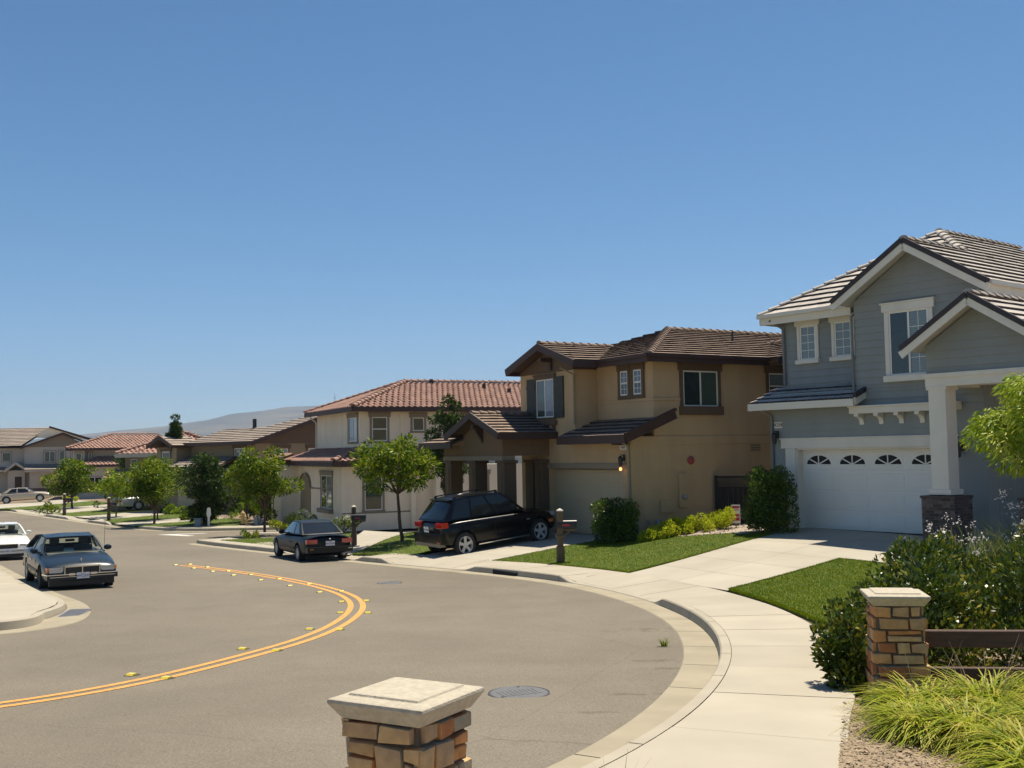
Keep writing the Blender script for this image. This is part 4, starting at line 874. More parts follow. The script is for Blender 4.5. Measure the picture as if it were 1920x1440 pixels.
# ------------------------------------------------------------------ brown gabled house across the side street
def brown_house():
    x, y = -17.0, 70.0
    h = thing('brown_house', 'sand-coloured house with a long grey-brown tile roof and dark brown gable end', 'house', (x, y, -4.59), .85 - math.pi / 2, scale=1.3)
    W = MB(); W.box(-7.2, 0, 0, 9.0, -.5, 4.15); W.prism([(-.4, 4.15), (8.4, 4.15), (4.0, 5.4)], 'x', -.05, 0.0); W.box(-7.9, -5.9, -.9, 0, -.5, 4.0); W.box(-5.6, -1.2, -1.2, 0, -.5, 2.9); W.build('wall', 'stucco_sand', h)
    mb = MB(); mb.prism([(-.4, 4.12), (8.4, 4.12), (4.0, 5.42)], 'x', .005, .05); mb.build('gable_board', 'trim_brown', h)
    k = .3
    r = tiles(h, [[(-5.8, -.5, 4.2), (.5, -.5, 4.2), (.5, 4.0, 5.55), (-1.0, 4.0, 5.55), (-2.2, 2.2, 5.01), (-5.8, 2.2, 5.01)], [(.5, 8.5, 4.2), (-1.0, 8.5, 4.2), (-1.0, 4.0, 5.55), (.5, 4.0, 5.55)], [(-8.2, -1.3, 4.1), (-8.2, .4, 4.1), (-6.9, .4, 4.62), (-6.9, -1.3, 4.62)], [(-5.6, -1.3, 4.1), (-5.6, .4, 4.1), (-6.9, .4, 4.62), (-6.9, -1.3, 4.62)]], 'flat', 'tile_tan_far', under='soffit_brown', edge='tile_edge_brown', course=.36, tw=.6, th=.05)
    boards(r, [((.52, -.55, 4.2), (.52, 4.0, 5.57)), ((.52, 8.5, 4.2), (.52, 4.0, 5.57)), ((-5.8, -.55, 4.2), (.52, -.55, 4.2)), ((-8.2, -1.35, 4.1), (-6.9, -1.35, 4.64)), ((-5.6, -1.35, 4.1), (-6.9, -1.35, 4.64))], .07, .2, 'fascia_brown', 'fascia', drop=.05)
    mb = MB(); mb.box(-3.1, -2.95, 2.0, 2.15, 4.8, 5.42); mb.lathe([(.11, 0), (.11, .07)], 8, (-3.02, 2.07, 5.42)); mb.build('flue', 'metal_dark', r)
    lo = tiles(h, [[(-5.9, -1.7, 2.95), (-.9, -1.7, 2.95), (-1.5, -.05, 3.5), (-5.9, -.05, 3.5)]], 'flat', 'tile_tan_far', name='garage_roof', under='soffit_brown', edge='fascia_brown', course=.32, tw=.6)
    boards(lo, [((-5.9, -1.74, 2.95), (-.85, -1.74, 2.95))], .07, .18, 'fascia_brown', 'fascia', drop=.05)
    T = dict(trim='trim_brown', head=.06, tw=.09)
    window(h, front(0), -1.8, -.9, 3.35, 3.9, g=('glass_dark',), munt=(1, 0), **T)
    window(h, side(0), 1.15, 2.0, 2.95, 3.85, g=('glass_dark', 'glass_pale'), **T); window(h, side(0), 3.3, 4.2, 2.95, 3.85, g=('glass_pale', 'glass_pale'), **T); window(h, side(0), 3.2, 3.9, 1.6, 2.4, g=('glass_blind',), kind='fixed', **T)
    window(h, front(-.9), -7.3, -6.5, 3.0, 3.8, g=('glass_dark',), kind='fixed', **T)
    window(h, front(-1.2), -2.7, -1.7, .5, 1.6, g=('glass_dark', 'glass_dark'), trim='white_trim', tw=.05)
    mb = MB(); mb.box(-5.2, -3.0, -1.23, -1.2, -.2, 2.1); mb.build('garage_door', 'garage_tan', h)
    mb = MB(); mb.box(.05, .4, 3.92, 4.08, 5.0, 5.12); mb.box(.05, .12, 3.92, 4.08, 4.5, 5.0); mb.build('gable_bracket', 'fascia_brown', h)
brown_house()

# ------------------------------------------------------------------ the houses farther along the street
def far_red_a():
    h = thing('red_roof_house', 'beige house with a red tile hip roof behind the dark cypress', 'house', (-27.2, 79.0, -4.35), 1.75 - math.pi / 2, scale=1.0)
    W = MB(); W.box(-1.6, 6.0, 0, 9, -.5, 4.5); W.box(-2.6, 3.0, -1.3, 0, -.5, 2.75); W.build('wall', 'stucco_sand', h)
    k = .36; E = 4.6
    r = tiles(h, [[(-2.2, -.5, E), (6.6, -.5, E), (2.2, 3.9, E + k * 4.4)], [(6.6, -.5, E), (6.6, 9, E), (2.2, 9, E + k * 4.4), (2.2, 3.9, E + k * 4.4)], [(-2.2, -.5, E), (-2.2, 9, E), (2.2, 9, E + k * 4.4), (2.2, 3.9, E + k * 4.4)], [(-.9, -1.4, E), (-.9, -.3, E), (.5, 1.0, E + .5), (.5, -.1, E + .5)], [(1.9, -1.4, E), (1.9, -.3, E), (.5, 1.0, E + .5), (.5, -.1, E + .5)], [(-.9, -1.4, E), (1.9, -1.4, E), (.5, -.1, E + .5)]], 'barrel', 'tile_red', under='soffit_brown', course=.45, tw=.36)
    boards(r, [((-2.25, -.55, E), (6.6, -.55, E)), ((-.9, -1.45, E), (1.9, -1.45, E))], .08, .3, 'stucco_pale', 'fascia', drop=.12)
    W = MB(); W.box(-.6, 1.6, -1.0, 0, -.5, 4.5); W.build('bay', 'stucco_sand', h)
    lo = tiles(h, [[(-2.9, -1.7, 2.85), (3.3, -1.7, 2.85), (3.3, 0, 3.4), (-2.9, 0, 3.4)]], 'barrel', 'tile_red', name='porch_roof', under='soffit_brown', course=.45, tw=.36); boards(lo, [((-2.9, -1.74, 2.85), (3.3, -1.74, 2.85))], .08, .3, 'stucco_pale', 'fascia', drop=.1)
    caps(r, [((-2.2, -.5, E), (2.2, 3.9, E + k * 4.4)), ((6.6, -.5, E), (2.2, 3.9, E + k * 4.4))], 'tile_red', r=.17, step=.5, up=.1)
    T = dict(trim='trim_taupe', tw=.08)
    window(h, front(-1.0), .3, 1.2, 3.3, 4.2, g=('glass_pale', 'glass_pale'), **T); window(h, front(0), -1.2, -.75, 3.0, 4.2, kind='fixed', g=('glass_dark',), **T); window(h, front(0), 2.4, 3.2, 3.2, 4.2, g=('glass_dark', 'glass_pale'), **T)
    mb = MB(); mb.box(-.9, 1.9, -1.33, -1.3, -.1, 2.1); mb.build('garage_door', 'garage_tan', h)
far_red_a()
def far_red_b():
    h = thing('red_roof_house', 'pale house with a red tile hip roof between the grey-roofed house and the beige one', 'house', (-42.0, 106.5, -4.1), 1.9 - math.pi / 2, scale=1.0)
    W = MB(); W.box(-2.0, 9, 0, 9, -.5, 4.95); W.box(-2.0, -.9, -.8, 0, -.5, 4.95); W.box(-2.4, 3.4, -1.6, 0, -.5, 3.2); W.build('wall', 'stucco_pale', h)
    k = .34; E = 5.05
    r = tiles(h, [[(-2.6, -1.2, E), (9.5, -1.2, E), (6.0, 2.9, E + k * 4.1), (1.5, 2.9, E + k * 4.1)], [(-2.6, -1.2, E), (-2.6, 9, E), (1.5, 9, E + k * 4.1), (1.5, 2.9, E + k * 4.1)]], 'barrel', 'tile_red', under='soffit_brown', course=.45, tw=.36)
    caps(r, [((-2.6, -1.2, E), (1.5, 2.9, E + k * 4.1)), ((1.5, 2.9, E + k * 4.1), (6, 2.9, E + k * 4.1))], 'tile_red', r=.17, step=.5, up=.1)
    boards(r, [((-2.6, -1.25, E), (9.5, -1.25, E))], .08, .25, 'fascia_brown', 'fascia', drop=.1)
    lo = tiles(h, [[(-1.9, -2.1, 3.4), (3.8, -2.1, 3.4), (3.8, -.3, 4.2), (.4, -.3, 4.2)], [(-1.9, -2.1, 3.4), (-1.9, 0, 3.4), (.4, 0, 4.2), (.4, -.3, 4.2)]], 'barrel', 'tile_red', name='porch_roof', under='soffit_brown', course=.45, tw=.36); boards(lo, [((-1.9, -2.14, 3.4), (3.8, -2.14, 3.4))], .08, .22, 'fascia_brown', 'fascia', drop=.1)
    T = dict(trim='trim_taupe', tw=.08)
    window(h, front(-.8), -1.7, -1.15, 3.65, 4.6, kind='fixed', g=('glass_dark',), **T); window(h, front(0), -.6, -.25, 3.8, 4.6, kind='fixed', g=('glass_dark',), **T); window(h, front(-1.6), -.6, .8, .8, 2.2, g=('glass_dark', 'glass_dark'), **T)
far_red_b()
def far_grey():
    h = thing('taupe_house', 'pale taupe two-storey house with grey gabled roof behind the gold sedan', 'house', (-51.74, 119.5, -4.15), 1.95 - math.pi / 2)
    W = MB(); W.box(-3.0, 3.7, 0, 10, -.5, 5.5); W.box(-9.5, -3.0, 1.0, 10, -.5, 5.4); W.box(-4.6, -2.9, -.6, 1.0, -.5, 2.9); W.box(-2.4, 3.9, -1.2, 0, -.5, 2.7); W.prism([(-3.0, 5.5), (3.7, 5.5), (.95, 6.8)], 'y', 0, 3); W.build('wall', 'stucco_pale', h)
    mb = MB(); mb.prism([(-3.1, 5.45), (3.8, 5.45), (.95, 6.85)], 'y', -.05, 0); mb.build('gable_board', 'trim_taupe', h)
    r = tiles(h, [[(-3.4, -.5, 5.42), (-3.4, 2.0, 5.42), (.95, 5.0, 7.0), (.95, -.5, 7.0)], [(4.2, -.5, 5.6), (4.2, 6, 5.6), (.95, 6, 7.0), (.95, -.5, 7.0)], [(-10, .5, 5.45), (-3.4, .5, 5.45), (-.6, 5.5, 7.8), (-10, 5.5, 7.4)], [(-.6, 3.2, 7.8), (4.6, 3.2, 6.1), (4.6, 10, 6.1), (-.6, 10, 7.8)]], 'flat', 'tile_tan_far', under='felt', edge='tile_grey_edge', course=.42, tw=.8, th=.07)
    boards(r, [((-3.4, -.55, 5.4), (.95, -.55, 7.02)), ((4.2, -.55, 5.58), (.95, -.55, 7.02)), ((-.6, 3.1, 7.85), (4.6, 3.1, 6.15))], .08, .2, 'fascia_brown', 'fascia', drop=.05)
    mb = MB(); mb.prism([(-2.6, 6.6), (3.4, 6.3), (-.6, 7.75)], 'y', 3.25, 3.5); mb.build('rear_gable', 'stucco_cream', h, recalc=True)
    lo = tiles(h, [[(-2.9, -1.7, 2.95), (4.3, -1.7, 2.95), (4.3, 0, 3.55), (-2.9, 0, 3.55)], [(-5.0, -1.1, 2.85), (-5.0, 1, 2.85), (-3.8, 1, 3.75), (-3.8, -1.1, 3.75)], [(-2.5, -1.1, 2.85), (-2.5, 1, 2.85), (-3.8, 1, 3.75), (-3.8, -1.1, 3.75)], [(-10, -.2, 2.8), (-5, -.2, 2.8), (-5, 1, 3.3), (-10, 1, 3.3)]], 'flat', 'tile_tan_far', name='porch_roof', under='felt', edge='tile_grey_edge', course=.42, tw=.8); boards(lo, [((-2.9, -1.74, 2.9), (4.3, -1.74, 2.9)), ((-5.0, -1.15, 2.85), (-3.8, -1.15, 3.77)), ((-2.5, -1.15, 2.85), (-3.8, -1.15, 3.77))], .08, .24, 'stucco_pale', 'fascia', drop=.1)
    T = dict(trim='trim_taupe', tw=.08)
    window(h, front(-.05), -.95, .15, 3.75, 4.95, g=('glass_dark', 'glass_dark'), **T); window(h, front(-.05), .6, 1.15, 3.9, 5.0, kind='fixed', g=('glass_dark',), **T); window(h, front(-.05), 1.85, 2.4, 3.9, 5.0, kind='fixed', g=('glass_dark',), **T)
    window(h, front(1.0), -5.3, -4.4, 3.9, 4.9, kind='fixed', g=('glass_dark',), **T); window(h, front(1), -8.4, -7.4, 3.6, 4.9, kind='fixed', g=('glass_dark',), **T)
    mb = MB(); mb.box(-3.9, -3.2, -.63, -.6, 0, 2.2); mb.build('front_door', 'wood_brown', h)
    mb = MB(); mb.box(-1.5, 2.4, -1.23, -1.2, 0, 2.2); mb.build('garage_door', 'garage_tan', h); mb = MB(); mb.box(-2.45, 3.95, -1.26, -1.2, -.4, .9); mb.build('stone_plinth', 'brick_dark', h)
far_grey()
def far_behind():
    for (x, y, z, w, hgt, lab) in ((-62.0, 156.0, -4.4, 9.5, 6.6, 'distant house whose brown roof shows just right of the taupe gable'), (-88.0, 160.0, -4.4, 13, 7.4, 'distant house whose roof shows above the left end of the taupe house')):
        h = thing('distant_house', lab, 'house', (x, y, z), .42); W = MB(); W.box(-w / 2, w / 2, 0, 8, -.5, hgt - 1.9); W.build('wall', 'stucco_pale', h)
        E = hgt - 1.9; r = tiles(h, [[(-w / 2 - .5, -.5, E), (w / 2 + .5, -.5, E), (w / 2 - .5, 4, E + 1.7), (-w / 2 + .5, 4, E + 1.7)]], 'flat', 'tile_tan_far', under='felt', course=.5, tw=1)
        mb = MB(); mb.box(w * .25, w * .25 + .25, 3.2, 3.5, E + 1.2, E + 2.1); mb.build('flue', 'metal_dark', r)
far_behind()
# ------------------------------------------------------------------ vehicles (local: +y forwards, x to the car's right, z up)
def carpaint(name, col, metal=.35, rough=.22, coat=1.0): return mat(name, col, rough, metal=metal, coat=coat * .5, spec=.3)
carpaint('paint_blue', (.012, .022, .034), .05, .33, .3); carpaint('paint_black', (.004, .004, .005), 0, .24, .25); carpaint('paint_green_black', (.004, .007, .008), 0, .4, .15)
carpaint('paint_white', (.72, .71, .67), 0, .3); carpaint('paint_gold', (.50, .42, .32), .25, .3); carpaint('paint_silver', (.45, .46, .48), .4, .3)
mat('car_glass', (.010, .013, .015), .06, spec=.45, coat=.25); mat('car_glass_light', (.05, .085, .08), .05, spec=.6, coat=.5)
mat('rubber', (.018, .018, .018), .8); mat('alloy', (.50, .50, .49), .35, metal=.15); mat('chrome', (.75, .75, .75), .12, metal=1)
mat('plastic_black', (.014, .014, .014), .5); mat('lamp_red', (.42, .012, .010), .12, coat=1); mat('lamp_amber', (.7, .20, .03), .2, coat=1); mat('lamp_clear', (.42, .43, .42), .1, coat=1, metal=.3)
mat('plate_white', (.72, .73, .75), .45); mat('plate_ink', (.05, .07, .2), .5); mat('seat_cloth', (.05, .052, .055), .9)
def glass_see():
    m = bpy.data.materials.new('windscreen'); m.use_nodes = True; nt = m.node_tree; N = nt.nodes; L = nt.links
    b = N['Principled BSDF']; b.inputs['Base Color'].default_value = (.01, .015, .015, 1); b.inputs['Roughness'].default_value = .03; b.inputs['Specular IOR Level'].default_value = .8
    t = N.new('ShaderNodeBsdfTransparent'); t.inputs[0].default_value = (.86, .93, .90, 1); mx = N.new('ShaderNodeMixShader'); fr = N.new('ShaderNodeMath'); fr.operation = 'POWER'; fr.inputs[1].default_value = 4.0; lw = N.new('ShaderNodeLayerWeight'); lw.inputs['Blend'].default_value = .5; L.new(lw.outputs['Facing'], fr.inputs[0])
    ad = N.new('ShaderNodeMath'); ad.operation = 'ADD'; ad.inputs[1].default_value = .03; L.new(fr.outputs[0], ad.inputs[0]); L.new(ad.outputs[0], mx.inputs[0])
    L.new(t.outputs[0], mx.inputs[1]); L.new(b.outputs[0], mx.inputs[2]); L.new(mx.outputs[0], N['Material Output'].inputs['Surface']); MATS['windscreen'] = m
glass_see()
def loft_body(st, arches, ar, name, mt, parent, nsub=1):
    """st: stations (y, zbottom, zshoulder, zdeck, halfwidth, deckinset)"""
    V = []; n = 16
    for y, zb, zs, zt, w, di in st:
        H = [(0, zb), (.78 * w, zb), (.95 * w, zb + .05), (w * 1.0, zb + (zs - zb) * .38), (w * 1.0, zb + (zs - zb) * .72), (w * .965, zs - .015), (w * di, zs + (zt - zs) * .45), (w * .5 * di, zt - .006), (0, zt)]
        ring = [(x, y, z) for x, z in H] + [(-x, y, z) for x, z in H[1:-1][::-1]]
        V += ring
    n = len(ring); F_ = []
    for i in range(len(st) - 1):
        for k in range(n): F_.append((i * n + k, i * n + (k + 1) % n, (i + 1) * n + (k + 1) % n, (i + 1) * n + k))
    # end caps as bands of quads between left and right points
    m = 9
    for base, flip in ((0, False), ((len(st) - 1) * n, True)):
        L_ = [base + k for k in range(m)]; R_ = [base] + [base + n - k for k in range(1, m - 1)] + [base + m - 1]
        for k in range(m - 1):
            q = [L_[k], R_[k], R_[k + 1], L_[k + 1]]; q = [a for i, a in enumerate(q) if a not in q[:i]]
            F_.append(tuple(q if not flip else q[::-1]))
    mb = MB(); mb.v = V; mb.f = F_; mb.m = [0] * len(F_)
    o = mb.build(name, [mt, 'plastic_black'], parent, recalc=True)
    md = o.modifiers.new('s', 'SUBSURF'); md.levels = nsub + 1; md.render_levels = nsub + 1
    cut = MB()
    for y in arches: 
        for sx in (-1, 1):
            x0 = sx * .62; cut.lathe([(ar, 0), (ar, sx * .6)], 28, (x0, y, ar * .86), ax='x', mi=1)
    c = cut.build('cutter', [mt, 'plastic_black'], parent, recalc=True)
    for p in c.data.polygons: p.material_index = 1
    bo = o.modifiers.new('b', 'BOOLEAN'); bo.object = c; bo.operation = 'DIFFERENCE'; bo.solver = 'EXACT'; bo.material_mode = 'INDEX'
    dg = bpy.context.evaluated_depsgraph_get(); me = bpy.data.meshes.new_from_object(o.evaluated_get(dg))
    o.modifiers.clear(); old = o.data; o.data = me; me.name = name; bpy.data.meshes.remove(old); bpy.data.objects.remove(c)
    shade(me, 40); return o
class Cabin:
    def __init__(s, yfb, yft, yrt, yrb, wb, wt, zbf, zbr, zr, crown=.05, bulge=.10, rb=.05, wtr=None):
        s.__dict__.update(locals())
    def yf(s, h): return s.yfb + (s.yft - s.yfb) * h
    def yr(s, h): return s.yrb + (s.yrt - s.yrb) * h
    def pt(s, f, a, h, off=0):
        """f: 'f' front, 'r' rear, 's' side(right) 'l' left; a: -1..1 across or 0..1 along (0=rear)"""
        ym = (s.yft + s.yrt) / 2; hl = (s.yft - s.yrt) / 2
        def zroof(y): u = (y - ym) / hl; return s.zr - .035 * u * u
        def W(y, h):
            u = np.clip((y - ym) / (hl * 1.9), -1, 1); return (s.wb + (s.wt - s.wb) * h + .015 * math.sin(math.pi * h)) * (1 - .035 * u * u)
        if f in 'fr':
            y = s.yf(h) if f == 'f' else s.yr(h); w = W(y, h); b = (s.bulge if f == 'f' else -s.rb) * (1 - a * a)
            zb = s.zbf if f == 'f' else s.zbr; z = zb + (zroof(s.yft if f == 'f' else s.yrt) - zb) * h + .02 * h * (1 - a * a)
            sl = 1 if f == 'f' else -1; nrm = Vector((a * .25, sl * (s.zr - s.zbf), abs(s.yfb - s.yft) if f == 'f' else abs(s.yrt - s.yrb))).normalized()
            return Vector((a * w, y + b, z)) + nrm * off
        y = s.yr(h) + (s.yf(h) - s.yr(h)) * a; w = W(y, h); zb = s.zbr + (s.zbf - s.zbr) * np.clip((y - s.yrb) / (s.yfb - s.yrb), 0, 1); z = zb + (zroof(np.clip(y, s.yrt, s.yft)) - zb) * h
        nrm = Vector((1, 0, (s.wb - s.wt) / (s.zr - s.zbf))).normalized(); p = Vector((w, y, z)) + nrm * off
        if f == 'l': p.x = -p.x
        return p
    def shell(s, mt, parent, name='roof'):
        na, nh, ns = 8, 5, 16; rings = []
        for i in range(nh + 1):
            h = i / nh; R = [s.pt('f', -1 + 2 * k / na, h) for k in range(na)] + [s.pt('s', 1 - k / ns, h) for k in range(ns)] + [s.pt('r', 1 - 2 * k / na, h) for k in range(na)] + [s.pt('l', k / ns, h) for k in range(ns)]
            rings.append(R)
        top = rings[-1]; c = sum(top, Vector()) / len(top)
        for t in (.97, .9, .75, .5, .25):
            R = []
            for p in top:
                q = Vector((p.x * t, c.y + (p.y - c.y) * (1 - (1 - t) * .9), 0)); q.z = p.z + s.crown * (1 - t * t); R.append(q)
            rings.append(R)
        mb = MB(); n = len(top)
        for R in rings: mb.v.extend([tuple(p) for p in R])
        for i in range(len(rings) - 1):
            for k in range(n): mb.f.append((i * n + k, i * n + (k + 1) % n, (i + 1) * n + (k + 1) % n, (i + 1) * n + k)); mb.m.append(0)
        mb.f.append(tuple((len(rings) - 1) * n + k for k in range(n))); mb.m.append(0)
        return mb.build(name, mt, parent, recalc=True, smooth=32)
    def pane(s, f, a0, a1, h0, h1, mt, parent, off=.008, name='window', n=8):
        mb = MB(); m = 5
        for j in range(m + 1):
            for i in range(n + 1): mb.v.append(tuple(s.pt(f, a0 + (a1 - a0) * i / n, h0 + (h1 - h0) * j / m, off)))
        for j in range(m):
            for i in range(n): mb.f.append((j * (n + 1) + i, j * (n + 1) + i + 1, (j + 1) * (n + 1) + i + 1, (j + 1) * (n + 1) + i)); mb.m.append(0)
        return mb.build(name, mt, parent, smooth=True)
def wheel(parent, x, y, r, sx, style='five', w=.21, rim=.62, steer=0):
    o = MB(); t = MB(); hw = w / 2
    t.lathe([(r * rim, -hw), (r * .93, -hw), (r, -hw + .03), (r, hw - .03), (r * .93, hw), (r * rim, hw * .95)], 36, ax='x', cap=False)
    wh = t.build('wheel', 'rubber', parent, recalc=True, smooth=35); wh.location = (x, y, r); wh.rotation_euler = (0, 0, steer)
    rm = MB(); R = r * rim; f = sx * hw * .9
    rm.lathe([(R + .005, f), (R - .02, f + sx * .006), (R - .035, f - sx * .05), (R - .04, -f)], 36, ax='x', cap=False)
    if style == 'five':
        for k in range(5):
            a = 2 * math.pi * k / 5 + math.pi / 2
            for da in (-.0,): rm.bar((f * .62, .05 * math.cos(a), .05 * math.sin(a)), (f * .80, (R - .02) * math.cos(a), (R - .02) * math.sin(a)), .085, .04, up=(1, 0, 0))
            rm.bar((f * .75, .5 * R * math.cos(a), .5 * R * math.sin(a)), (f * .85, (R - .02) * math.cos(a + .16), (R - .02) * math.sin(a + .16)), .04, .03, up=(1, 0, 0)); rm.bar((f * .75, .5 * R * math.cos(a), .5 * R * math.sin(a)), (f * .85, (R - .02) * math.cos(a - .16), (R - .02) * math.sin(a - .16)), .04, .03, up=(1, 0, 0))
        rm.lathe([(.075, f * .5), (.06, f * .8), (.01, f * .84)], 16, ax='x')
    else:
        rm.lathe([(R - .03, f * .6), (R * .6, f * .85), (R * .25, f * .95), (.01, f)], 28, ax='x')
        for k in range(12): a = 2 * math.pi * k / 12; rm.bar((f * .8, R * .62 * math.cos(a), R * .62 * math.sin(a)), (f * .86, R * .9 * math.cos(a), R * .9 * math.sin(a)), .03, .03, up=(1, 0, 0))
    rm.build('rim', 'alloy', wh, recalc=True, smooth=30)
    bk = MB(); bk.lathe([(R - .03, f * .1), (.02, f * .1)], 24, ax='x'); bk.build('brake_disc', 'plastic_black', wh)
    return wh
def vstrip(parent, name, mt, pts, h, t=.012):
    mb = MB()
    for a, b in zip(pts[:-1], pts[1:]): mb.bar(a, b, t, h)
    return mb.build(name, mt, parent, recalc=True)
def side_x(st, y, fr=.5):
    ys = [s_[0] for s_ in st]; ws = [s_[4] for s_ in st]; return float(np.interp(y, ys, ws))
def plate(parent, y, z, txt, d):
    mb = MB(); mb.box(-.155, .155, y - .008 * d if d < 0 else y, y if d < 0 else y + .008, z - .077, z + .077); mb.v = [(v[0], y + (.0 if abs(v[1] - y) < 1e-6 else .008 * d), v[2]) for v in mb.v]
    p = mb.build('number_plate', 'plate_white', parent, recalc=True)
    text(txt, .085, 'plate_ink', p, (0, y + .011 * d, z - .008), (math.pi / 2, 0, math.pi if d > 0 else 0), 'plate_text', .001)
    text('California', .03, 'lamp_red', p, (0, y + .011 * d, z + .055), (math.pi / 2, 0, math.pi if d > 0 else 0), 'plate_state', .001); return p
def car(label, cat, loc, fwd, P, group=None, name='parked_car', pitch=0, scale=1):
    rz = math.atan2(-fwd[0], fwd[1])
    t = thing(name, label, cat, loc, 0, group, scale); t.rotation_euler = (pitch, 0, rz)
    st = P['st']; L0, L1 = st[0][0], st[-1][0]; pa = P['paint']; r = P['r']
    b = loft_body(st, (P['wr'], P['wf']), P['ar'], 'body', pa, t)
    for y in (P['wr'], P['wf']):
        for sx in (-1, 1): wheel(t, sx * (P['tw'] - .105), y, r, sx, P.get('wst', 'five'), rim=P.get('rim', .62), steer=P.get('steer', 0) if y == P['wf'] else 0)
    c = Cabin(**P['cab']); see = P.get('see'); sh = None
    if see:    # pillars and roof only, so the cabin can be looked through
        mb = MB()
        top = [c.pt('f', a, 1) for a in np.linspace(-1, 1, 9)]; 
        def pillar(f, a, h0=0, h1=1, w=.05):
            mb = MB()
            pts = [c.pt(f, a, h0 + (h1 - h0) * i / 6) for i in range(7)]
            for p, q in zip(pts[:-1], pts[1:]): mb.bar(p, q, w, .035)
            mb.build('pillar', pa, t, recalc=True)
        for f in 'sl': pillar(f, .985, w=.055); pillar(f, .46, w=.06); pillar(f, .03, w=.20)
        mb = MB(); R = [[c.pt('f', -1 + 2 * k / 8, 1) for k in range(8)] + [c.pt('s', 1 - k / 16, 1) for k in range(16)] + [c.pt('r', 1 - 2 * k / 8, 1) for k in range(8)] + [c.pt('l', k / 16, 1) for k in range(16)]]
        low = [p - Vector((0, 0, .05)) for p in R[0]]; R = [low] + R; cc = sum(R[1], Vector()) / len(R[1])
        for tt in (.95, .85, .6, .3): R.append([Vector((p.x * tt, cc.y + (p.y - cc.y) * (1 - (1 - tt) * .9), p.z + c.crown * (1 - tt * tt))) for p in R[1]])
        n = 48
        for q in R: mb.v.extend([tuple(p) for p in q])
        for i in range(len(R) - 1):
            for k in range(n): mb.f.append((i * n + k, i * n + (k + 1) % n, (i + 1) * n + (k + 1) % n, (i + 1) * n + k)); mb.m.append(0)
        mb.f.append(tuple((len(R) - 1) * n + k for k in range(n))); mb.m.append(0); mb.f.append(tuple(range(n))[::-1]); mb.m.append(0)
        mb.build('roof', pa, t, recalc=True, smooth=40)
        for sx in (-.38, .38):
            mb = MB(); zb = c.zbf - .12
            mb.box(sx - .24, sx + .24, .15, .34, zb - .3, zb + .28); mb.box(sx - .13, sx + .13, .17, .30, zb + .30, zb + .48); s_ = mb.build('seat', 'seat_cloth', t, bevel=.05, seg=2, smooth=50)
        mb = MB(); mb.box(-.62, .62, c.yrb + .75, c.yrb + .95, c.zbf - .4, c.zbf + .14); mb.build('rear_seat', 'seat_cloth', t, bevel=.05, seg=2)
        mb = MB(); mb.box(-.70, .70, c.yfb - .45, c.yfb - .02, c.zbf - .12, c.zbf + .015); mb.build('dashboard', 'plastic_black', t, bevel=.03)
        mb = MB(); mb.box(-.12, .12, c.yft - .02, c.yft + .02, c.zr - .17, c.zr - .10); mb.build('rear_view_mirror', 'plastic_black', t)
        G1 = 'windscreen'
    else:
        sh = c.shell(pa, t); G1 = P.get('gf', 'car_glass')
    c.pane('f', -.95, .95, .05, .95, G1, t, name='windscreen'); c.pane('r', -.92, .92, .08, .92, P.get('gr', G1), t, name='rear_window')
    for f in 'sl':
        for i, (a0, a1) in enumerate(P['side']): c.pane(f, a0, a1, .08, .92, P.get('gs', G1 if see else 'car_glass'), t, name='side_window')
    # seams and side trim
    for sx in (-1, 1):
        X = lambda y: sx * (side_x(st, y) + .001)
        zb = st[len(st) // 2][1]; zs = st[len(st) // 2][2]
        if P.get('mould'): vstrip(b, 'side_moulding', P['mould'][0], [(X(y) + sx * .004, y, P['mould'][1]) for y in np.linspace(P['wr'] + P['ar'] + .04, P['wf'] - P['ar'] - .04, 9)], P['mould'][2], .022)
        mb = MB()
        for y in P['seams']: mb.bar((X(y) - sx * .004, y, zb + .16), (X(y) - sx * .012, y - .02, zs - .09), .010, .008, up=(0, 1, 0))
        mb.build('door_seam', 'plastic_black', b, recalc=True)
        for y in P['handles']: mb = MB(); mb.box(X(y) - .015 if sx > 0 else X(y) - .02, X(y) + .02 if sx > 0 else X(y) + .015, y - .09, y + .09, zs - .15, zs - .118); mb.build('door_handle', P.get('handle', pa), b, bevel=.006)
        # mirror
        mb = MB(); mx = sx * (c.wb + .13); my = c.yfb - .42; mz = c.zbf + .07
        mb.lathe([(.01, -.055), (.06, -.05), (.085, -.01), (.085, .04), (.07, .045)], 12, (0, 0, 0), ax='y'); mb.v = [(v[0] * 1.25 + mx, -v[1] + my, v[2] * .9 + mz) for v in mb.v]; mb.bar((sx * (c.wb - .06), my + .02, mz - .05), (mx, my, mz - .02), .05, .04); mb.build('wing_mirror', P.get('mirror', pa), t, recalc=True, smooth=40)
    for nm, mt, args in P['parts']:
        mb = MB()
        for q in args:
            if len(q) == 6: mb.box(*q)
            else: mb.bar(*q)
        mb.build(nm, mt, b if nm not in ('roof_rail', 'aerial', 'spoiler') else t, bevel=.008 if nm in ('headlight', 'tail_light', 'bumper', 'spoiler', 'grille') else 0, seg=2, recalc=True)
    if 'plateR' in P: plate(b, *P['plateR'])
    if 'plateF' in P: plate(b, *P['plateF'])
    return t
def sym(x0, x1, *r): return [(x0, x1) + r, (-x1, -x0) + r]
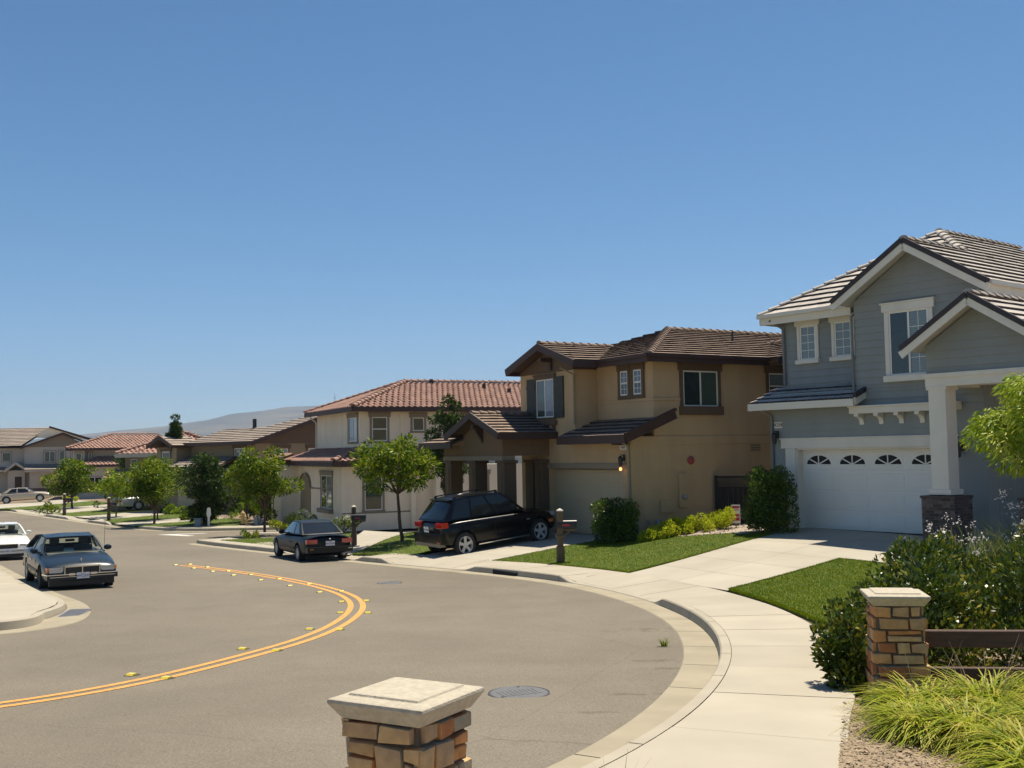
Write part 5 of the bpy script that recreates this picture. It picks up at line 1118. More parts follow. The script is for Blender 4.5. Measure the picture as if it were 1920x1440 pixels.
# blue four-door sedan: long, low, wide chrome grille
st = [(-2.56, .36, .62, .70, .66, .8), (-2.50, .28, .76, .88, .84, .86), (-2.3, .24, .84, .96, .90, .88), (-1.5, .22, .87, .98, .93, .88), (-.6, .20, .88, .96, .945, .9), (.6, .20, .87, .95, .945, .9), (1.3, .20, .84, .94, .94, .88), (1.9, .22, .78, .88, .92, .86), (2.35, .24, .70, .80, .89, .86), (2.50, .27, .64, .72, .85, .86), (2.56, .34, .56, .62, .74, .85)]
blue = dict(st=st, paint='paint_blue', r=.325, ar=.385, wf=1.60, wr=-1.22, tw=.93, wst='disc', rim=.66, steer=-.10,
    cab=dict(yfb=1.12, yft=.42, yrt=-.95, yrb=-1.62, wb=.83, wt=.62, zbf=.93, zbr=.96, zr=1.36, crown=.035, bulge=.12, rb=.08), see=True,
    side=[(.50, .95), (.22, .45)], seams=[.85, -.12, -1.02], handles=[-.0, -.9], handle='chrome', mould=('plastic_black', .50, .075),
    plateF=(2.70, .46, '4MCJ332', 1),
    parts=[('grille', 'plastic_black', [(-.42, .42, 2.40, 2.575, .50, .68)]), ('grille_bar', 'chrome', [(-.44, .44, 2.40, 2.59, .675, .705), (-.012, .012, 2.5, 2.585, .50, .68), (-.44, -.42, 2.45, 2.582, .50, .68), (.42, .44, 2.45, 2.582, .50, .68)]),
           ('headlight', 'lamp_clear', [(.46, .80, 2.35, 2.55, .54, .67)]), ('headlight', 'lamp_clear', [(-.80, -.46, 2.35, 2.55, .54, .67)]), ('turn_signal', 'lamp_amber', [(.80, .865, 2.28, 2.49, .55, .665)]), ('turn_signal', 'lamp_amber', [(-.865, -.80, 2.28, 2.49, .55, .665)]),
           ('bumper', 'paint_blue', [(-.87, .87, 2.46, 2.64, .36, .50)]), ('bumper_strip', 'chrome', [(-.88, .88, 2.5, 2.652, .485, .51), (-.80, .80, 2.5, 2.655, .43, .445), ((.86, 2.62, .497), (.935, 2.22, .497), .02, .03), ((-.86, 2.62, .497), (-.935, 2.22, .497), .02, .03)]),
           ('bumper_guard', 'chrome', [(.20, .34, 2.6, 2.67, .47, .53)]), ('bumper_guard', 'chrome', [(-.34, -.20, 2.6, 2.67, .47, .53)]), ('valance', 'plastic_black', [(-.80, .80, 2.3, 2.54, .20, .36)]), ('hood_ornament', 'chrome', [(-.006, .006, 2.33, 2.37, .79, .87), (-.02, .02, 2.34, 2.36, .84, .875)]),
           ('aerial', 'metal_dark', [((-.80, 1.05, .93), (-.83, 1.0, 1.75), .008, .008)]), ('bumper', 'paint_blue', [(-.86, .86, -2.66, -2.48, .34, .52)]), ('tail_light', 'lamp_red', [(-.82, .82, -2.585, -2.5, .60, .74)])])
car('dusty blue four-door sedan parked by the left kerb facing the camera', 'car', (-11.4, 27.2, float(ZR(27.2)) + .0), (.515, -.857), blue, scale=.90)
# white sedan behind it
st2 = [(a, b_, c_, d_, w * .99, i) for a, b_, c_, d_, w, i in st]
white = dict(blue, st=st2, paint='paint_white', see=True, steer=0, mould=('paint_white', .48, .06), plateF=(2.66, .42, '3WBR719', 1), wst='disc',
    parts=[('grille', 'plastic_black', [(-.36, .36, 2.42, 2.57, .52, .67)]), ('grille_bar', 'chrome', [(-.38, .38, 2.42, 2.585, .665, .69)]), ('headlight', 'lamp_clear', [(.44, .82, 2.3, 2.54, .53, .67)]), ('headlight', 'lamp_clear', [(-.82, -.44, 2.3, 2.54, .53, .67)]),
           ('bumper', 'paint_white', [(-.87, .87, 2.44, 2.64, .32, .50)]), ('bumper_strip', 'trim_taupe', [(-.84, .84, 2.5, 2.648, .40, .43)]), ('valance', 'plastic_black', [(-.80, .80, 2.3, 2.54, .2, .32)]), ('hood_ornament', 'chrome', [(-.006, .006, 2.33, 2.37, .79, .86)]), ('tail_light', 'lamp_red', [(-.82, .82, -2.585, -2.5, .60, .74)])])
car('white sedan parked behind the blue sedan, cut by the left edge', 'car', (-18.75, 38.9, float(ZR(38.9)) + .0), (.52, -.854), white, scale=.90)
# black-green coupe seen from behind
st = [(-2.18, .38, .64, .74, .62, .8), (-2.12, .30, .78, .90, .78, .84), (-1.9, .24, .83, .95, .825, .86), (-1.2, .22, .83, .94, .845, .88), (-.4, .20, .80, .90, .85, .9), (.5, .20, .78, .87, .85, .9), (1.1, .20, .76, .86, .845, .88), (1.6, .21, .70, .79, .83, .86), (2.0, .24, .62, .70, .79, .86), (2.16, .28, .54, .60, .72, .85), (2.22, .34, .48, .53, .58, .84)]
coupe = dict(st=st, paint='paint_green_black', r=.30, ar=.36, wf=1.36, wr=-1.25, tw=.845, wst='disc', rim=.62,
    cab=dict(yfb=.95, yft=.22, yrt=-.75, yrb=-1.48, wb=.745, wt=.55, zbf=.86, zbr=.93, zr=1.335, crown=.03, bulge=.12, rb=.08), gs='car_glass_light', gr='car_glass',
    side=[(.38, .94), (.12, .34)], seams=[.80, -.52], handles=[-.40], mould=('plastic_black', .46, .04), plateR=(-2.235, .665, '4KKB204', -1),
    parts=[('tail_light', 'lamp_red', [(.42, .79, -2.19, -2.02, .66, .80)]), ('tail_light', 'lamp_red', [(-.79, -.42, -2.19, -2.02, .66, .80)]), ('bumper', 'paint_green_black', [(-.79, .79, -2.26, -2.05, .36, .56)]), ('bumper_strip', 'plastic_black', [(-.80, .80, -2.27, -2.1, .53, .55)]), ('reflector', 'lamp_amber', [(-.70, -.58, -2.268, -2.2, .475, .50)]), ('reflector', 'lamp_clear', [(.62, .76, -2.268, -2.2, .475, .50)]),
           ('spoiler', 'paint_green_black', [(-.72, .72, -2.14, -2.0, .945, .965)]), ('exhaust', 'metal_grey', [(.42, .5, -2.3, -2.0, .26, .34)]), ('emblem', 'chrome', [(-.03, .03, -2.215, -2.18, .80, .83)]), ('headlight', 'lamp_clear', [(.4, .74, 2.0, 2.17, .52, .6)]), ('headlight', 'lamp_clear', [(-.74, -.4, 2.0, 2.17, .52, .6)])])
car('dark green-black two-door coupe parked at the kerb, seen from behind', 'car', (-6.85, 35.75, float(ZR(35.75)) + .0), (-.47, .883), coupe, scale=.95)
# black sport utility on the tan house's drive
st = [(-2.42, .50, .84, .96, .72, .85), (-2.36, .38, .98, 1.10, .88, .88), (-2.1, .32, 1.04, 1.16, .935, .9), (-1.3, .28, 1.05, 1.14, .955, .9), (-.4, .26, 1.03, 1.12, .965, .9), (.5, .26, 1.01, 1.10, .965, .9), (1.15, .26, .99, 1.09, .955, .9), (1.7, .28, .95, 1.06, .945, .9), (2.15, .32, .86, .98, .91, .88), (2.35, .38, .74, .86, .85, .86), (2.43, .48, .62, .70, .72, .85)]
suv = dict(st=st, paint='paint_black', r=.375, ar=.44, wf=1.46, wr=-1.46, tw=.965, wst='five', rim=.69,
    cab=dict(yfb=1.02, yft=.20, yrt=-1.60, yrb=-2.12, wb=.86, wt=.64, zbf=1.08, zbr=1.13, zr=1.75, crown=.05, bulge=.12, rb=.06), gs='car_glass', gr='car_glass', side=[(.63, .95), (.335, .60), (.07, .31)], seams=[.80, -.28, -1.15], handles=[-.12, -1.0], mould=('chrome', .33, .025), plateR=(-2.315, .90, '6DXV481', -1),
    parts=[('tail_light', 'lamp_red', [(.48, .90, -2.245, -2.0, .95, 1.10)]), ('tail_light', 'lamp_red', [(-.90, -.48, -2.245, -2.0, .95, 1.10)]), ('bumper', 'paint_black', [(-.88, .88, -2.31, -2.05, .48, .78)]), ('valance', 'trim_taupe', [(-.80, .80, -2.32, -2.1, .40, .50)]), ('spoiler', 'paint_black', [(-.60, .60, -1.76, -1.56, 1.685, 1.72)]),
           ('roof_rail', 'metal_dark', [((.60, .1, 1.80), (.60, -1.55, 1.775), .03, .035), ((-.60, .1, 1.80), (-.60, -1.55, 1.775), .03, .035), (.585, .615, .02, .12, 1.69, 1.79), (.585, .615, -1.58, -1.48, 1.66, 1.77), (-.615, -.585, .02, .12, 1.69, 1.79), (-.615, -.585, -1.58, -1.48, 1.66, 1.77)]),
           ('headlight', 'lamp_clear', [(.55, .86, 1.98, 2.16, .78, .92)]), ('headlight', 'lamp_clear', [(-.86, -.55, 1.98, 2.16, .78, .92)]), ('turn_signal', 'lamp_amber', [(.87, .925, 1.85, 2.03, .60, .70)]), ('side_repeater', 'lamp_clear', [(.955, .972, .95, 1.07, .80, .83)]), ('fog_light', 'lamp_red', [(.66, .8, -2.325, -2.2, .52, .57)])])
suv['st'] = [((math.copysign(1.46 + (abs(s_[0]) - 1.46) * .80, s_[0]) if abs(s_[0]) > 1.46 else s_[0]),) + s_[1:] for s_ in suv['st']]
car('black sport utility vehicle parked on the sloping drive of the tan house', 'car', (-.80, 34.25, -3.10), (.845, .535), suv, pitch=.10).scale = (1.0, .95, 1.04)
# far gold sedan on its drive
gold = dict(blue, paint='paint_gold', see=False, steer=0, mould=('paint_gold', .50, .05), st=[(a, b_, c_, d_, w * .97, i) for a, b_, c_, d_, w, i in blue['st']], parts=[('tail_light', 'lamp_red', [(-.82, .82, -2.58, -2.4, .60, .72)]), ('bumper', 'paint_gold', [(-.86, .86, -2.64, -2.48, .34, .52)]), ('bumper', 'paint_gold', [(-.86, .86, 2.46, 2.62, .34, .50)]), ('headlight', 'lamp_clear', [(.46, .82, 2.3, 2.55, .54, .66)]), ('headlight', 'lamp_clear', [(-.82, -.46, 2.3, 2.55, .54, .66)])], handle='paint_gold', side=[(.50, .92), (.16, .46)])
gold.pop('plateF')
car('pale gold sedan seen side-on in front of the taupe house', 'car', (-45.6, 98.6, -4.03), (.93, .36), gold, pitch=.05)
sil = dict(gold, paint='paint_silver', mould=('paint_silver', .5, .05), handle='paint_silver')
car('silver sedan half hidden under the trees of a shaded drive', 'car', (-26.3, 77.0, -3.75), (.75, .66), sil)
# ------------------------------------------------------------------ plants
leafmat('leaf_tree', (.028, .07, .003), (.11, .185, .005), (.36, .38, .02), pos=(0, .55, 1)); leafmat('leaf_tree_light', (.08, .16, .006), (.20, .30, .012), (.40, .43, .03), pos=(0, .5, 1))
leafmat('leaf_dark', (.020, .045, .008), (.042, .08, .012), (.085, .12, .02)); leafmat('leaf_hawthorn', (.025, .05, .006), (.085, .13, .010), (.30, .25, .025), rough=.35, spec=.4, tr=.2, pos=(0, .7, 1)); leafmat('leaf_hedge', (.02, .055, .006), (.06, .11, .010), (.18, .22, .02), rough=.35, spec=.4, tr=.2)
leafmat('leaf_gold', (.26, .32, .012), (.46, .50, .02), (.58, .58, .05), tr=.3); leafmat('leaf_daylily', (.13, .19, .010), (.38, .41, .025), (.50, .38, .12), tr=.35, rough=.5); leafmat('leaf_grass', (.082, .14, .002), (.145, .205, .003), (.23, .24, .010), tr=.3, rough=.7, spec=.08, patch=.9); leafmat('leaf_reed', (.05, .08, .015), (.12, .15, .03), (.24, .22, .07), tr=.3)
leafmat('petal_white', (.75, .72, .68), (.80, .72, .72), tr=.3); leafmat('petal_lilac', (.30, .27, .60), (.42, .38, .68), tr=.3); leafmat('petal_orange', (.75, .22, .02), (.8, .30, .03), tr=.3); leafmat('leaf_red', (.30, .07, .02), (.35, .14, .03), tr=.2); leafmat('stalk_dry', (.30, .24, .14), (.40, .32, .20), tr=.1)
mat('bark', (.115, .075, .05), .9, .3, 8, .5, 30); mat('bark_dark', (.05, .035, .025), .9, .3, 8, .5, 30)
leafmat('leaf_weeping', (.13, .22, .012), (.30, .40, .02), (.52, .52, .08), pos=(0, .5, 1))
def unit(v): return v / np.maximum(np.linalg.norm(v, axis=-1, keepdims=True), 1e-9)
def leaves(C, D, ln, wd, g=nrg, jit=.35, fold=.0, droop=0.):
    """rhombic leaves at C pointing along D: returns verts, quads"""
    n = len(C); D = unit(D + g.normal(0, jit, (n, 3))); D[:, 2] -= droop; D = unit(D)
    S = unit(np.cross(D, g.normal(0, 1, (n, 3)))); L_ = (ln * g.uniform(.7, 1.25, n))[:, None]; W_ = (wd * g.uniform(.7, 1.25, n))[:, None]
    V = np.stack([C, C + D * L_ * .5 + S * W_ * .5, C + D * L_, C + D * L_ * .5 - S * W_ * .5], 1).reshape(-1, 3)
    return V, np.arange(n * 4).reshape(n, 4)
def clumps(centers, rad, per, g=nrg, flat=1., shell=.55):
    C = []; D = []
    for (c, r) in zip(centers, rad):
        m = int(per * (r ** 2)); d = unit(g.normal(0, 1, (m, 3))); rr = r * (shell + (1 - shell) * g.random(m) ** .6)
        p = d * rr[:, None]; p[:, 2] *= flat; C.append(np.asarray(c) + p); D.append(d)
    return np.concatenate(C), np.concatenate(D)
def limb(mb, p, q, r0, r1, wob=.05, n=6):
    p = np.array(p, float); q = np.array(q, float); pts = [p + (q - p) * i / n + (nrg.normal(0, wob, 3) * np.linalg.norm(q - p) * (0 if i in (0, n) else 1)) for i in range(n + 1)]
    mb.tube(pts, [r0 + (r1 - r0) * i / n for i in range(n + 1)], 7)
def tree(name, label, x, y, h, crown_r, crown_z0, leafm, group=None, trunk_r=.06, lean=(0, 0), per=900, ln=.10, wd=.035, ncl=26, sq=1., light=None, seed=1, bark='bark', z=None, droop=.3, stake=False, offs=(0, 0), cr=(.24, .44)):
    g = np.random.default_rng(seed); z = gz(x, y) - .03 if z is None else z
    t = thing(name, label, 'tree', (x, y, z), 0, group)
    cz = (h + crown_z0) / 2; ch = (h - crown_z0) / 2; cx, cy = lean[0] + offs[0], lean[1] + offs[1]
    mb = MB(); fork = np.array([lean[0] * .7, lean[1] * .7, crown_z0 * .98]); limb(mb, (0, 0, -.1), fork, trunk_r, trunk_r * .7, .008)
    cen = []; rad = []
    while len(cen) < ncl:
        d = unit(g.normal(0, 1, 3)); rr = g.random() ** .45
        p = np.array([cx + d[0] * rr * crown_r * .86, cy + d[1] * rr * crown_r * .86, cz + d[2] * rr * ch * .86])
        if abs(d[2]) > .2 or g.random() < .8: cen.append(p); rad.append(crown_r * g.uniform(*cr) * .75)
    for i in range(0, ncl, 2): limb(mb, fork + (cen[i] - fork) * .0, cen[i], trunk_r * .5, .008, .04, 5)
    mb.build('trunk', bark, t, smooth=60)
    C, D = clumps(cen, rad, per * 2.6, g, .7, .35); D = unit(D + np.array([0, 0, .25])); V, Q = leaves(C, D, ln, wd, g, .5, droop=droop)
    npmesh('crown', V, Q, leafm, t)
    return t
def shrub(name, label, x, y, rx, ry, h, leafm, n=2500, ln=.06, wd=.03, z0=0., group=None, seed=1, flower=None, nf=0, cat='bush', stems=True, shape='round', z=None, rz=0, up=.3, lump=.16, fl=.03):
    g = np.random.default_rng(seed); z = gz(x, y) - .02 if z is None else z
    t = thing(name, label, cat, (x, y, z), rz, group)
    k = max(5, int(n / 150)); cen = []; rad = []
    for i in range(k):
        u = g.uniform(-1, 1, 2)
        while np.hypot(*u) > 1 and shape == 'round': u = g.uniform(-1, 1, 2)
        top = math.sqrt(max(0.05, 1 - min(1, u[0] ** 2 + u[1] ** 2) * .8)) if shape == 'round' else 1.0
        cen.append((u[0] * rx * .85, u[1] * ry * .85, z0 + (h - z0) * g.uniform(.12, .93) * top)); rad.append(min(rx, ry, h) * g.uniform(.16, .34) + lump * .3)
    cen = np.array(cen); rad = np.array(rad); pr = rad ** 2 / (rad ** 2).sum(); idx = g.choice(k, n, p=pr); d = unit(g.normal(0, 1, (n, 3))); C = cen[idx] + d * (rad[idx] * (.5 + .5 * g.random(n) ** .5))[:, None]
    C[:, 2] = np.abs(C[:, 2]); D = unit(d + np.array([0, 0, up])); V, Q = leaves(C, D, ln, wd, g, .45)
    npmesh('foliage', V, Q, leafm, t)
    if stems:
        mb = MB()
        for i in range(0, k, max(1, k // 10)): mb.tube([(cen[i][0] * .12, cen[i][1] * .12, -.05), tuple(cen[i] * np.array([.6, .6, .55])), tuple(cen[i])], [.018, .012, .005], 5)
        mb.build('stems', 'bark_dark', t)
    if flower:
        top = np.argsort(-(C[:, 2] + g.normal(0, .25 * h, n)))[:nf]; c = C[top] + d[top] * .03; c = np.repeat(c, 4, 0) + g.normal(0, fl * .5, (nf * 4, 3)); V, Q = leaves(c, unit(g.normal(0, 1, (nf * 4, 3))) + np.array([0, 0, .5]), fl, fl * .7, g); npmesh('flowers', V, Q, flower, t)
    return t
def blades(C, D, ln, w, g, arch=.6, seg=4):
    """arching strap leaves; C roots, D horizontal-ish directions"""
    n = len(C); out = unit(np.stack([D[:, 0], D[:, 1], np.zeros(n)], 1)); S = np.stack([-out[:, 1], out[:, 0], np.zeros(n)], 1); L_ = ln * g.uniform(.6, 1.2, n); a = arch * g.uniform(.6, 1.5, n); lean = g.uniform(.1, .5, n)
    V = []
    for i in range(seg + 1):
        t = i / seg; r = L_ * (lean * t + a * .55 * t ** 2.2); zz = L_ * (t * .95 - a * .62 * t ** 2.6); w_ = (w * (1 - t ** 2) * .5 + .0008)
        P = C + out * r[:, None] + np.array([0, 0, 1]) * zz[:, None]; V += [P + S * w_[..., None] if np.ndim(w_) else P + S * w_, P - S * w_]
    V = np.stack(V, 1).reshape(-1, 3); k = 2 * (seg + 1); base = (np.arange(n) * k)[:, None, None]
    q = np.array([[2 * i, 2 * i + 1, 2 * i + 3, 2 * i + 2] for i in range(seg)])[None]
    return V, (base + q).reshape(-1, 4)
def tuft(name, label, x, y, r, h, leafm, n=220, w=.014, group=None, seed=1, cat='plant', z=None, stalks=0, stalkm='stalk_dry', flower=None, arch=.8, stalk_h=1.5):
    g = np.random.default_rng(seed); z = gz(x, y) - .03 if z is None else z; t = thing(name, label, cat, (x, y, z), 0, group)
    a = g.uniform(0, 6.283, n); rr = r * .35 * np.sqrt(g.random(n)); C = np.stack([rr * np.cos(a), rr * np.sin(a), np.zeros(n)], 1); a2 = a + g.normal(0, .7, n); D = np.stack([np.cos(a2), np.sin(a2), 0 * a], 1)
    V, Q = blades(C, D, h * 1.25, w, g, arch, 5); npmesh('leaves', V, Q, leafm, t)
    if stalks:
        a = g.uniform(0, 6.283, stalks); C = np.stack([r * .2 * np.cos(a), r * .2 * np.sin(a), 0 * a], 1); V, Q = blades(C, np.stack([np.cos(a), np.sin(a), 0 * a], 1), h * stalk_h, .006, g, .15, 3); npmesh('stalks', V, Q, stalkm, t)
        if flower:
            tips = V.reshape(stalks, -1, 3)[:, -1]; c = np.repeat(tips, 14, 0) + g.normal(0, .035, (stalks * 14, 3)); V, Q = leaves(c, unit(g.normal(0, 1, (stalks * 14, 3))), .04, .02, g); npmesh('flowers', V, Q, flower, t)
    return t
def lawn(label, poly, dens=500, hh=.042, dz=.03, cl=.012):
    o = drape(poly, .7, dz, 'lawn', 'lawn_base', skirt=.12, fn=ZL); me = o.data
    p = np.array(poly, float); x0, y0 = p.min(0); x1, y1 = p.max(0); n = int((x1 - x0) * (y1 - y0) * dens); X = nrg.uniform(x0, x1, n); Y = nrg.uniform(y0, y1, n); k = inside(p, X, Y); X, Y = X[k], Y[k]
    # ragged fringe along the edge
    for i in range(len(p)):
        a, b = p[i], p[(i + 1) % len(p)]; m = int(np.hypot(*(b - a)) * dens * .25); t = nrg.random(m)[:, None]; q = a + (b - a) * t + nrg.normal(0, .018, (m, 2)); X = np.r_[X, q[:, 0]]; Y = np.r_[Y, q[:, 1]]
    n = len(X); Z = ZL(X, Y) + dz - .01; C = np.stack([X, Y, Z], 1); D = unit(nrg.normal(0, .45, (n, 3)) + np.array([0, 0, 1])); V, Q = leaves(C, D, hh, cl * .62, nrg, .1)
    b = npmesh('lawn_blades_tmp', V, Q, 'leaf_grass')
    bm = bmesh.new(); bm.from_mesh(me); nb = len(bm.faces); bm.from_mesh(b.data); bm.faces.ensure_lookup_table()
    for f in bm.faces[nb:]: f.material_index = 1
    bm.to_mesh(me); bm.free(); me.materials.append(MATS['leaf_grass']); d = b.data; bpy.data.objects.remove(b); bpy.data.meshes.remove(d)
    tag(o, label, 'lawn', None, 'stuff'); return o
lawn('front lawn between the two drives, sloping down to the pavement', [(-.62, 30.15), (.60, 31.25), (2.7, 32.95), (3.6, 32.2), (4.9, 31.1), (6.2, 30.6), (7.25, 29.85), (5.6, 28.1), (2.66, 25.0), (1.95, 26.5), (.9, 28.2)], 1500)
lawn('nearest lawn, beside the white garage drive and behind the stone pillar', [(4.06, 20.35), (7.28, 23.95), (7.95, 22.3), (9.1, 22.8), (9.4, 20), (6.5, 13.9), (5.0, 13.2), (4.30, 14.6), (4.32, 16.2), (4.28, 18.2)], 2300, .042)
lawn('lawn with a slim tree in front of the cream house', [(-5.35, 35.2), (-3.2, 33.2), (-2.3, 34.6), (.4, 37.0), (-1.2, 40.6), (-3.9, 42.8)], 420, .05)
lawn('corner lawn behind the coupe beside the side street', [(-6.45, 36.5), (-8.6, 39.6), (-11.3, 43.3), (-12.3, 44.6), (-11.0, 45.0), (-8.5, 45.0), (-6.8, 45.6)], 420, .05)
lawn('lawn on the street corner before the brown gabled house', [(-20.0, 58.6), (-16.6, 57.2), (-15.7, 56.6), (-17.3, 56.1), (-19.2, 57.0)], 0.1 * 500) if False else None
lawn('lawn on the corner under the leaning green tree', [(-20.9, 58.7), (-16.9, 63.1), (-15.0, 60.0), (-14.8, 56.5), (-17.2, 56.55), (-19.0, 57.2)], 120, .07)
lawn('lawn with a mailbox and a small round tree, second from the corner', [(-25.5, 66.1), (-23.4, 62.2), (-19.6, 66.4), (-21.6, 71.4)], 110, .07)
lawn('lawn under the dense round tree, third from the corner', [(-32.7, 75.8), (-29.4, 71.2), (-24.6, 77.6), (-27.6, 84.0)], 90, .07)
lawn('far lawn in front of the gold sedan', [(-42.2, 86.8), (-38.0, 83.8), (-33.4, 90.0), (-38.0, 95.8)], 80, .07)

# beds
def bed(label, poly, n, mt, size, name='gravel'):
    p = np.array(poly, float); o = drape(poly, .6, -.02 if name == 'mulch' else .0, name, mt, skirt=.08); x0, y0 = p.min(0); x1, y1 = p.max(0); X = nrg.uniform(x0, x1, n); Y = nrg.uniform(y0, y1, n); k = inside(p, X, Y); X, Y = X[k], Y[k]; n = len(X); Z = ZL(X, Y) - (.022 if name == 'mulch' else 0)
    D = nrg.normal(0, 1, (n, 3)); D[:, 2] *= .2; D = unit(D); S = unit(np.stack([-D[:, 1], D[:, 0], nrg.normal(0, .25, n)], 1)); C = np.stack([X, Y, Z + .014], 1); a_ = D * size * nrg.uniform(.3, .6, n)[:, None]; b_ = S * size * nrg.uniform(.15, .4, n)[:, None]; V = np.stack([C - a_ - b_, C + a_ - b_ * .7, C + a_ * .8 + b_, C - a_ * .9 + b_], 1).reshape(-1, 3); Q = np.arange(4 * n).reshape(n, 4)
    b = npmesh('tmp', V, Q, mt); bm = bmesh.new(); bm.from_mesh(o.data); bm.from_mesh(b.data); bm.to_mesh(o.data); bm.free(); d = b.data; bpy.data.objects.remove(b); bpy.data.meshes.remove(d)
    return tag(o, label, 'gravel' if name == 'gravel' else 'mulch', None, 'stuff')
bed('brown gravel bed between the lawn and the tan wall', [(4.2, 31.9), (5.0, 31.15), (6.3, 30.7), (7.3, 29.95), (8.2, 31.0), (7.2, 35.5), (4.6, 34.6)], 4200, 'gravel', .055)
bed('pebble bed at the foot of the brick column', [(8.5, 24.5), (9.7, 25.55), (11.0, 26.2), (11.5, 24.9), (9.2, 23.0)], 1600, 'gravel', .06)
bed('bark chippings in the nearest planting bed', [(1.72, 5.6), (2.13, 7.2), (2.55, 8.5), (3.0, 9.9), (4.2, 13.0), (6.4, 13.6), (8.5, 12), (7.5, 6)], 50000, 'bark_chips', .030, 'mulch')
bed('earth bed beside the far corner pavement', [(-14.6, 56.45), (-15.0, 60), (-12, 61.5), (-6, 60.5), (-5, 56.6)], 1500, 'bark_chips', .09, 'mulch')
# trees
tree('young_tree', 'slim young tree on the lawn in front of the cream house', -3.95, 37.4, 3.95, 1.65, 1.75, 'leaf_tree', trunk_r=.07, per=420, ln=.20, wd=.06, ncl=30, seed=3, lean=(-.18, -.1), cr=(.22, .42), droop=.4)
tree('weeping_tree', 'bright green weeping tree in front of the grey house porch', 8.85, 17.6, 3.72, 1.3, 1.8, 'leaf_weeping', trunk_r=.06, per=1100, ln=.13, wd=.026, ncl=52, seed=5, droop=1.0, cr=(.28, .42))
tree('street_tree', 'bushy dark green tree left of the cream house arch', -11.85, 50.6, 4.2, 1.65, .95, 'leaf_tree', trunk_r=.07, per=420, ln=.2, wd=.06, ncl=34, seed=8, droop=.4)
tree('corner_tree', 'large dark spreading tree behind the white marker post', -16.7, 57.8, 4.3, 1.75, .1, 'leaf_dark', trunk_r=.1, per=520, ln=.2, wd=.06, ncl=40, seed=9, cr=(.3, .45))
tree('corner_tree', 'green tree on the corner lawn with its trunk bare at the foot', -20.4, 60.4, 3.95, 1.75, .8, 'leaf_tree', trunk_r=.08, per=420, ln=.2, wd=.06, ncl=34, seed=10)
tree('small_tree', 'light green round tree behind the second mailbox', -25.9, 69.3, 3.15, 1.6, .8, 'leaf_tree_light', trunk_r=.06, per=380, ln=.2, wd=.07, ncl=24, seed=11)
tree('round_tree', 'dense round green tree nearest the gold sedan', -35.1, 84.5, 3.9, 1.95, .9, 'leaf_tree', trunk_r=.1, per=360, ln=.26, wd=.09, ncl=34, seed=12)
tree('column_tree', 'narrow upright tree behind the tan house porch', -2.75, 44.0, 5.75, .9, 1.2, 'leaf_dark', trunk_r=.07, per=900, ln=.16, wd=.06, ncl=70, seed=13)
tree('cypress', 'tall dark cypress rising above the red roofs', -24.1, 75.5, 6.9, .45, 2.6, 'leaf_dark', trunk_r=.1, per=1100, ln=.2, wd=.06, ncl=60, seed=14, droop=-.3, cr=(.55, .8))
tree('small_tree', 'pale olive tree between the marker post and the street tree', -14.9, 59.4, 3.6, 1.3, 1.2, 'leaf_tree', trunk_r=.05, per=420, ln=.17, wd=.05, ncl=20, seed=15)
tree('corner_tree', 'leafy tree overlapping the pale garage behind the corner lawn', -21.6, 64.5, 3.6, 1.7, .5, 'leaf_tree', trunk_r=.06, per=380, ln=.2, wd=.06, ncl=22, seed=16)
tree('garden_tree', 'dark tree close against the red-roofed beige house', -31.0, 84.5, 3.4, 1.6, .4, 'leaf_dark', trunk_r=.08, per=420, ln=.22, wd=.07, ncl=24, seed=17)
tree('garden_tree', 'tall climbing tree before the pale red-roofed house', -33.5, 92.0, 4.6, 1.1, 1.6, 'leaf_dark', trunk_r=.09, per=420, ln=.24, wd=.08, ncl=24, seed=18)
tree('young_tree', 'wispy young tree between the brown gable and the cream house', -10.2, 59.5, 3.9, .9, 1.7, 'leaf_tree', trunk_r=.04, per=300, ln=.18, wd=.05, ncl=14, seed=19)
# hedges and shrubs
shrub('clipped_bush', 'rounded glossy bush before the tan garage, with reddish tips', 3.0, 31.9, .64, .58, 1.28, 'leaf_hedge', 15000, .07, .04, seed=21, stems=False, shape='box', flower='leaf_red', nf=40)
shrub('clipped_bush', 'tall rounded hedge bush at the left of the white garage', 7.25, 30.2, .60, .62, 1.88, 'leaf_hedge', 20000, .07, .04, seed=22, stems=False, shape='box')
shrub('clipped_bush', 'small round bush behind the black sport utility vehicle', -2.0, 41.2, .75, .7, 1.05, 'leaf_hedge', 7000, .08, .045, seed=23, stems=False)
for i, (x, y, r, hh) in enumerate(((4.0, 31.35, .42, .38), (4.5, 31.6, .45, .50), (5.45, 31.9, .5, .5), (4.85, 32.0, .45, .52), (6.25, 32.25, .5, .72))):
    lab = ('low golden shrub at the left end of the row by the tan wall', 'golden shrub second from the left by the tan wall', 'golden shrub in front of the tan wall, fourth from the left', 'golden shrub close to the wall, middle of the row', 'golden shrub at the right end of the row beside the red yard sign')[i]
    shrub('golden_shrub', lab, x, y, r, r * .8, hh, 'leaf_gold', 2600, .07, .03, seed=30 + i, stems=False, group='golden shrubs by the tan wall', up=.8)
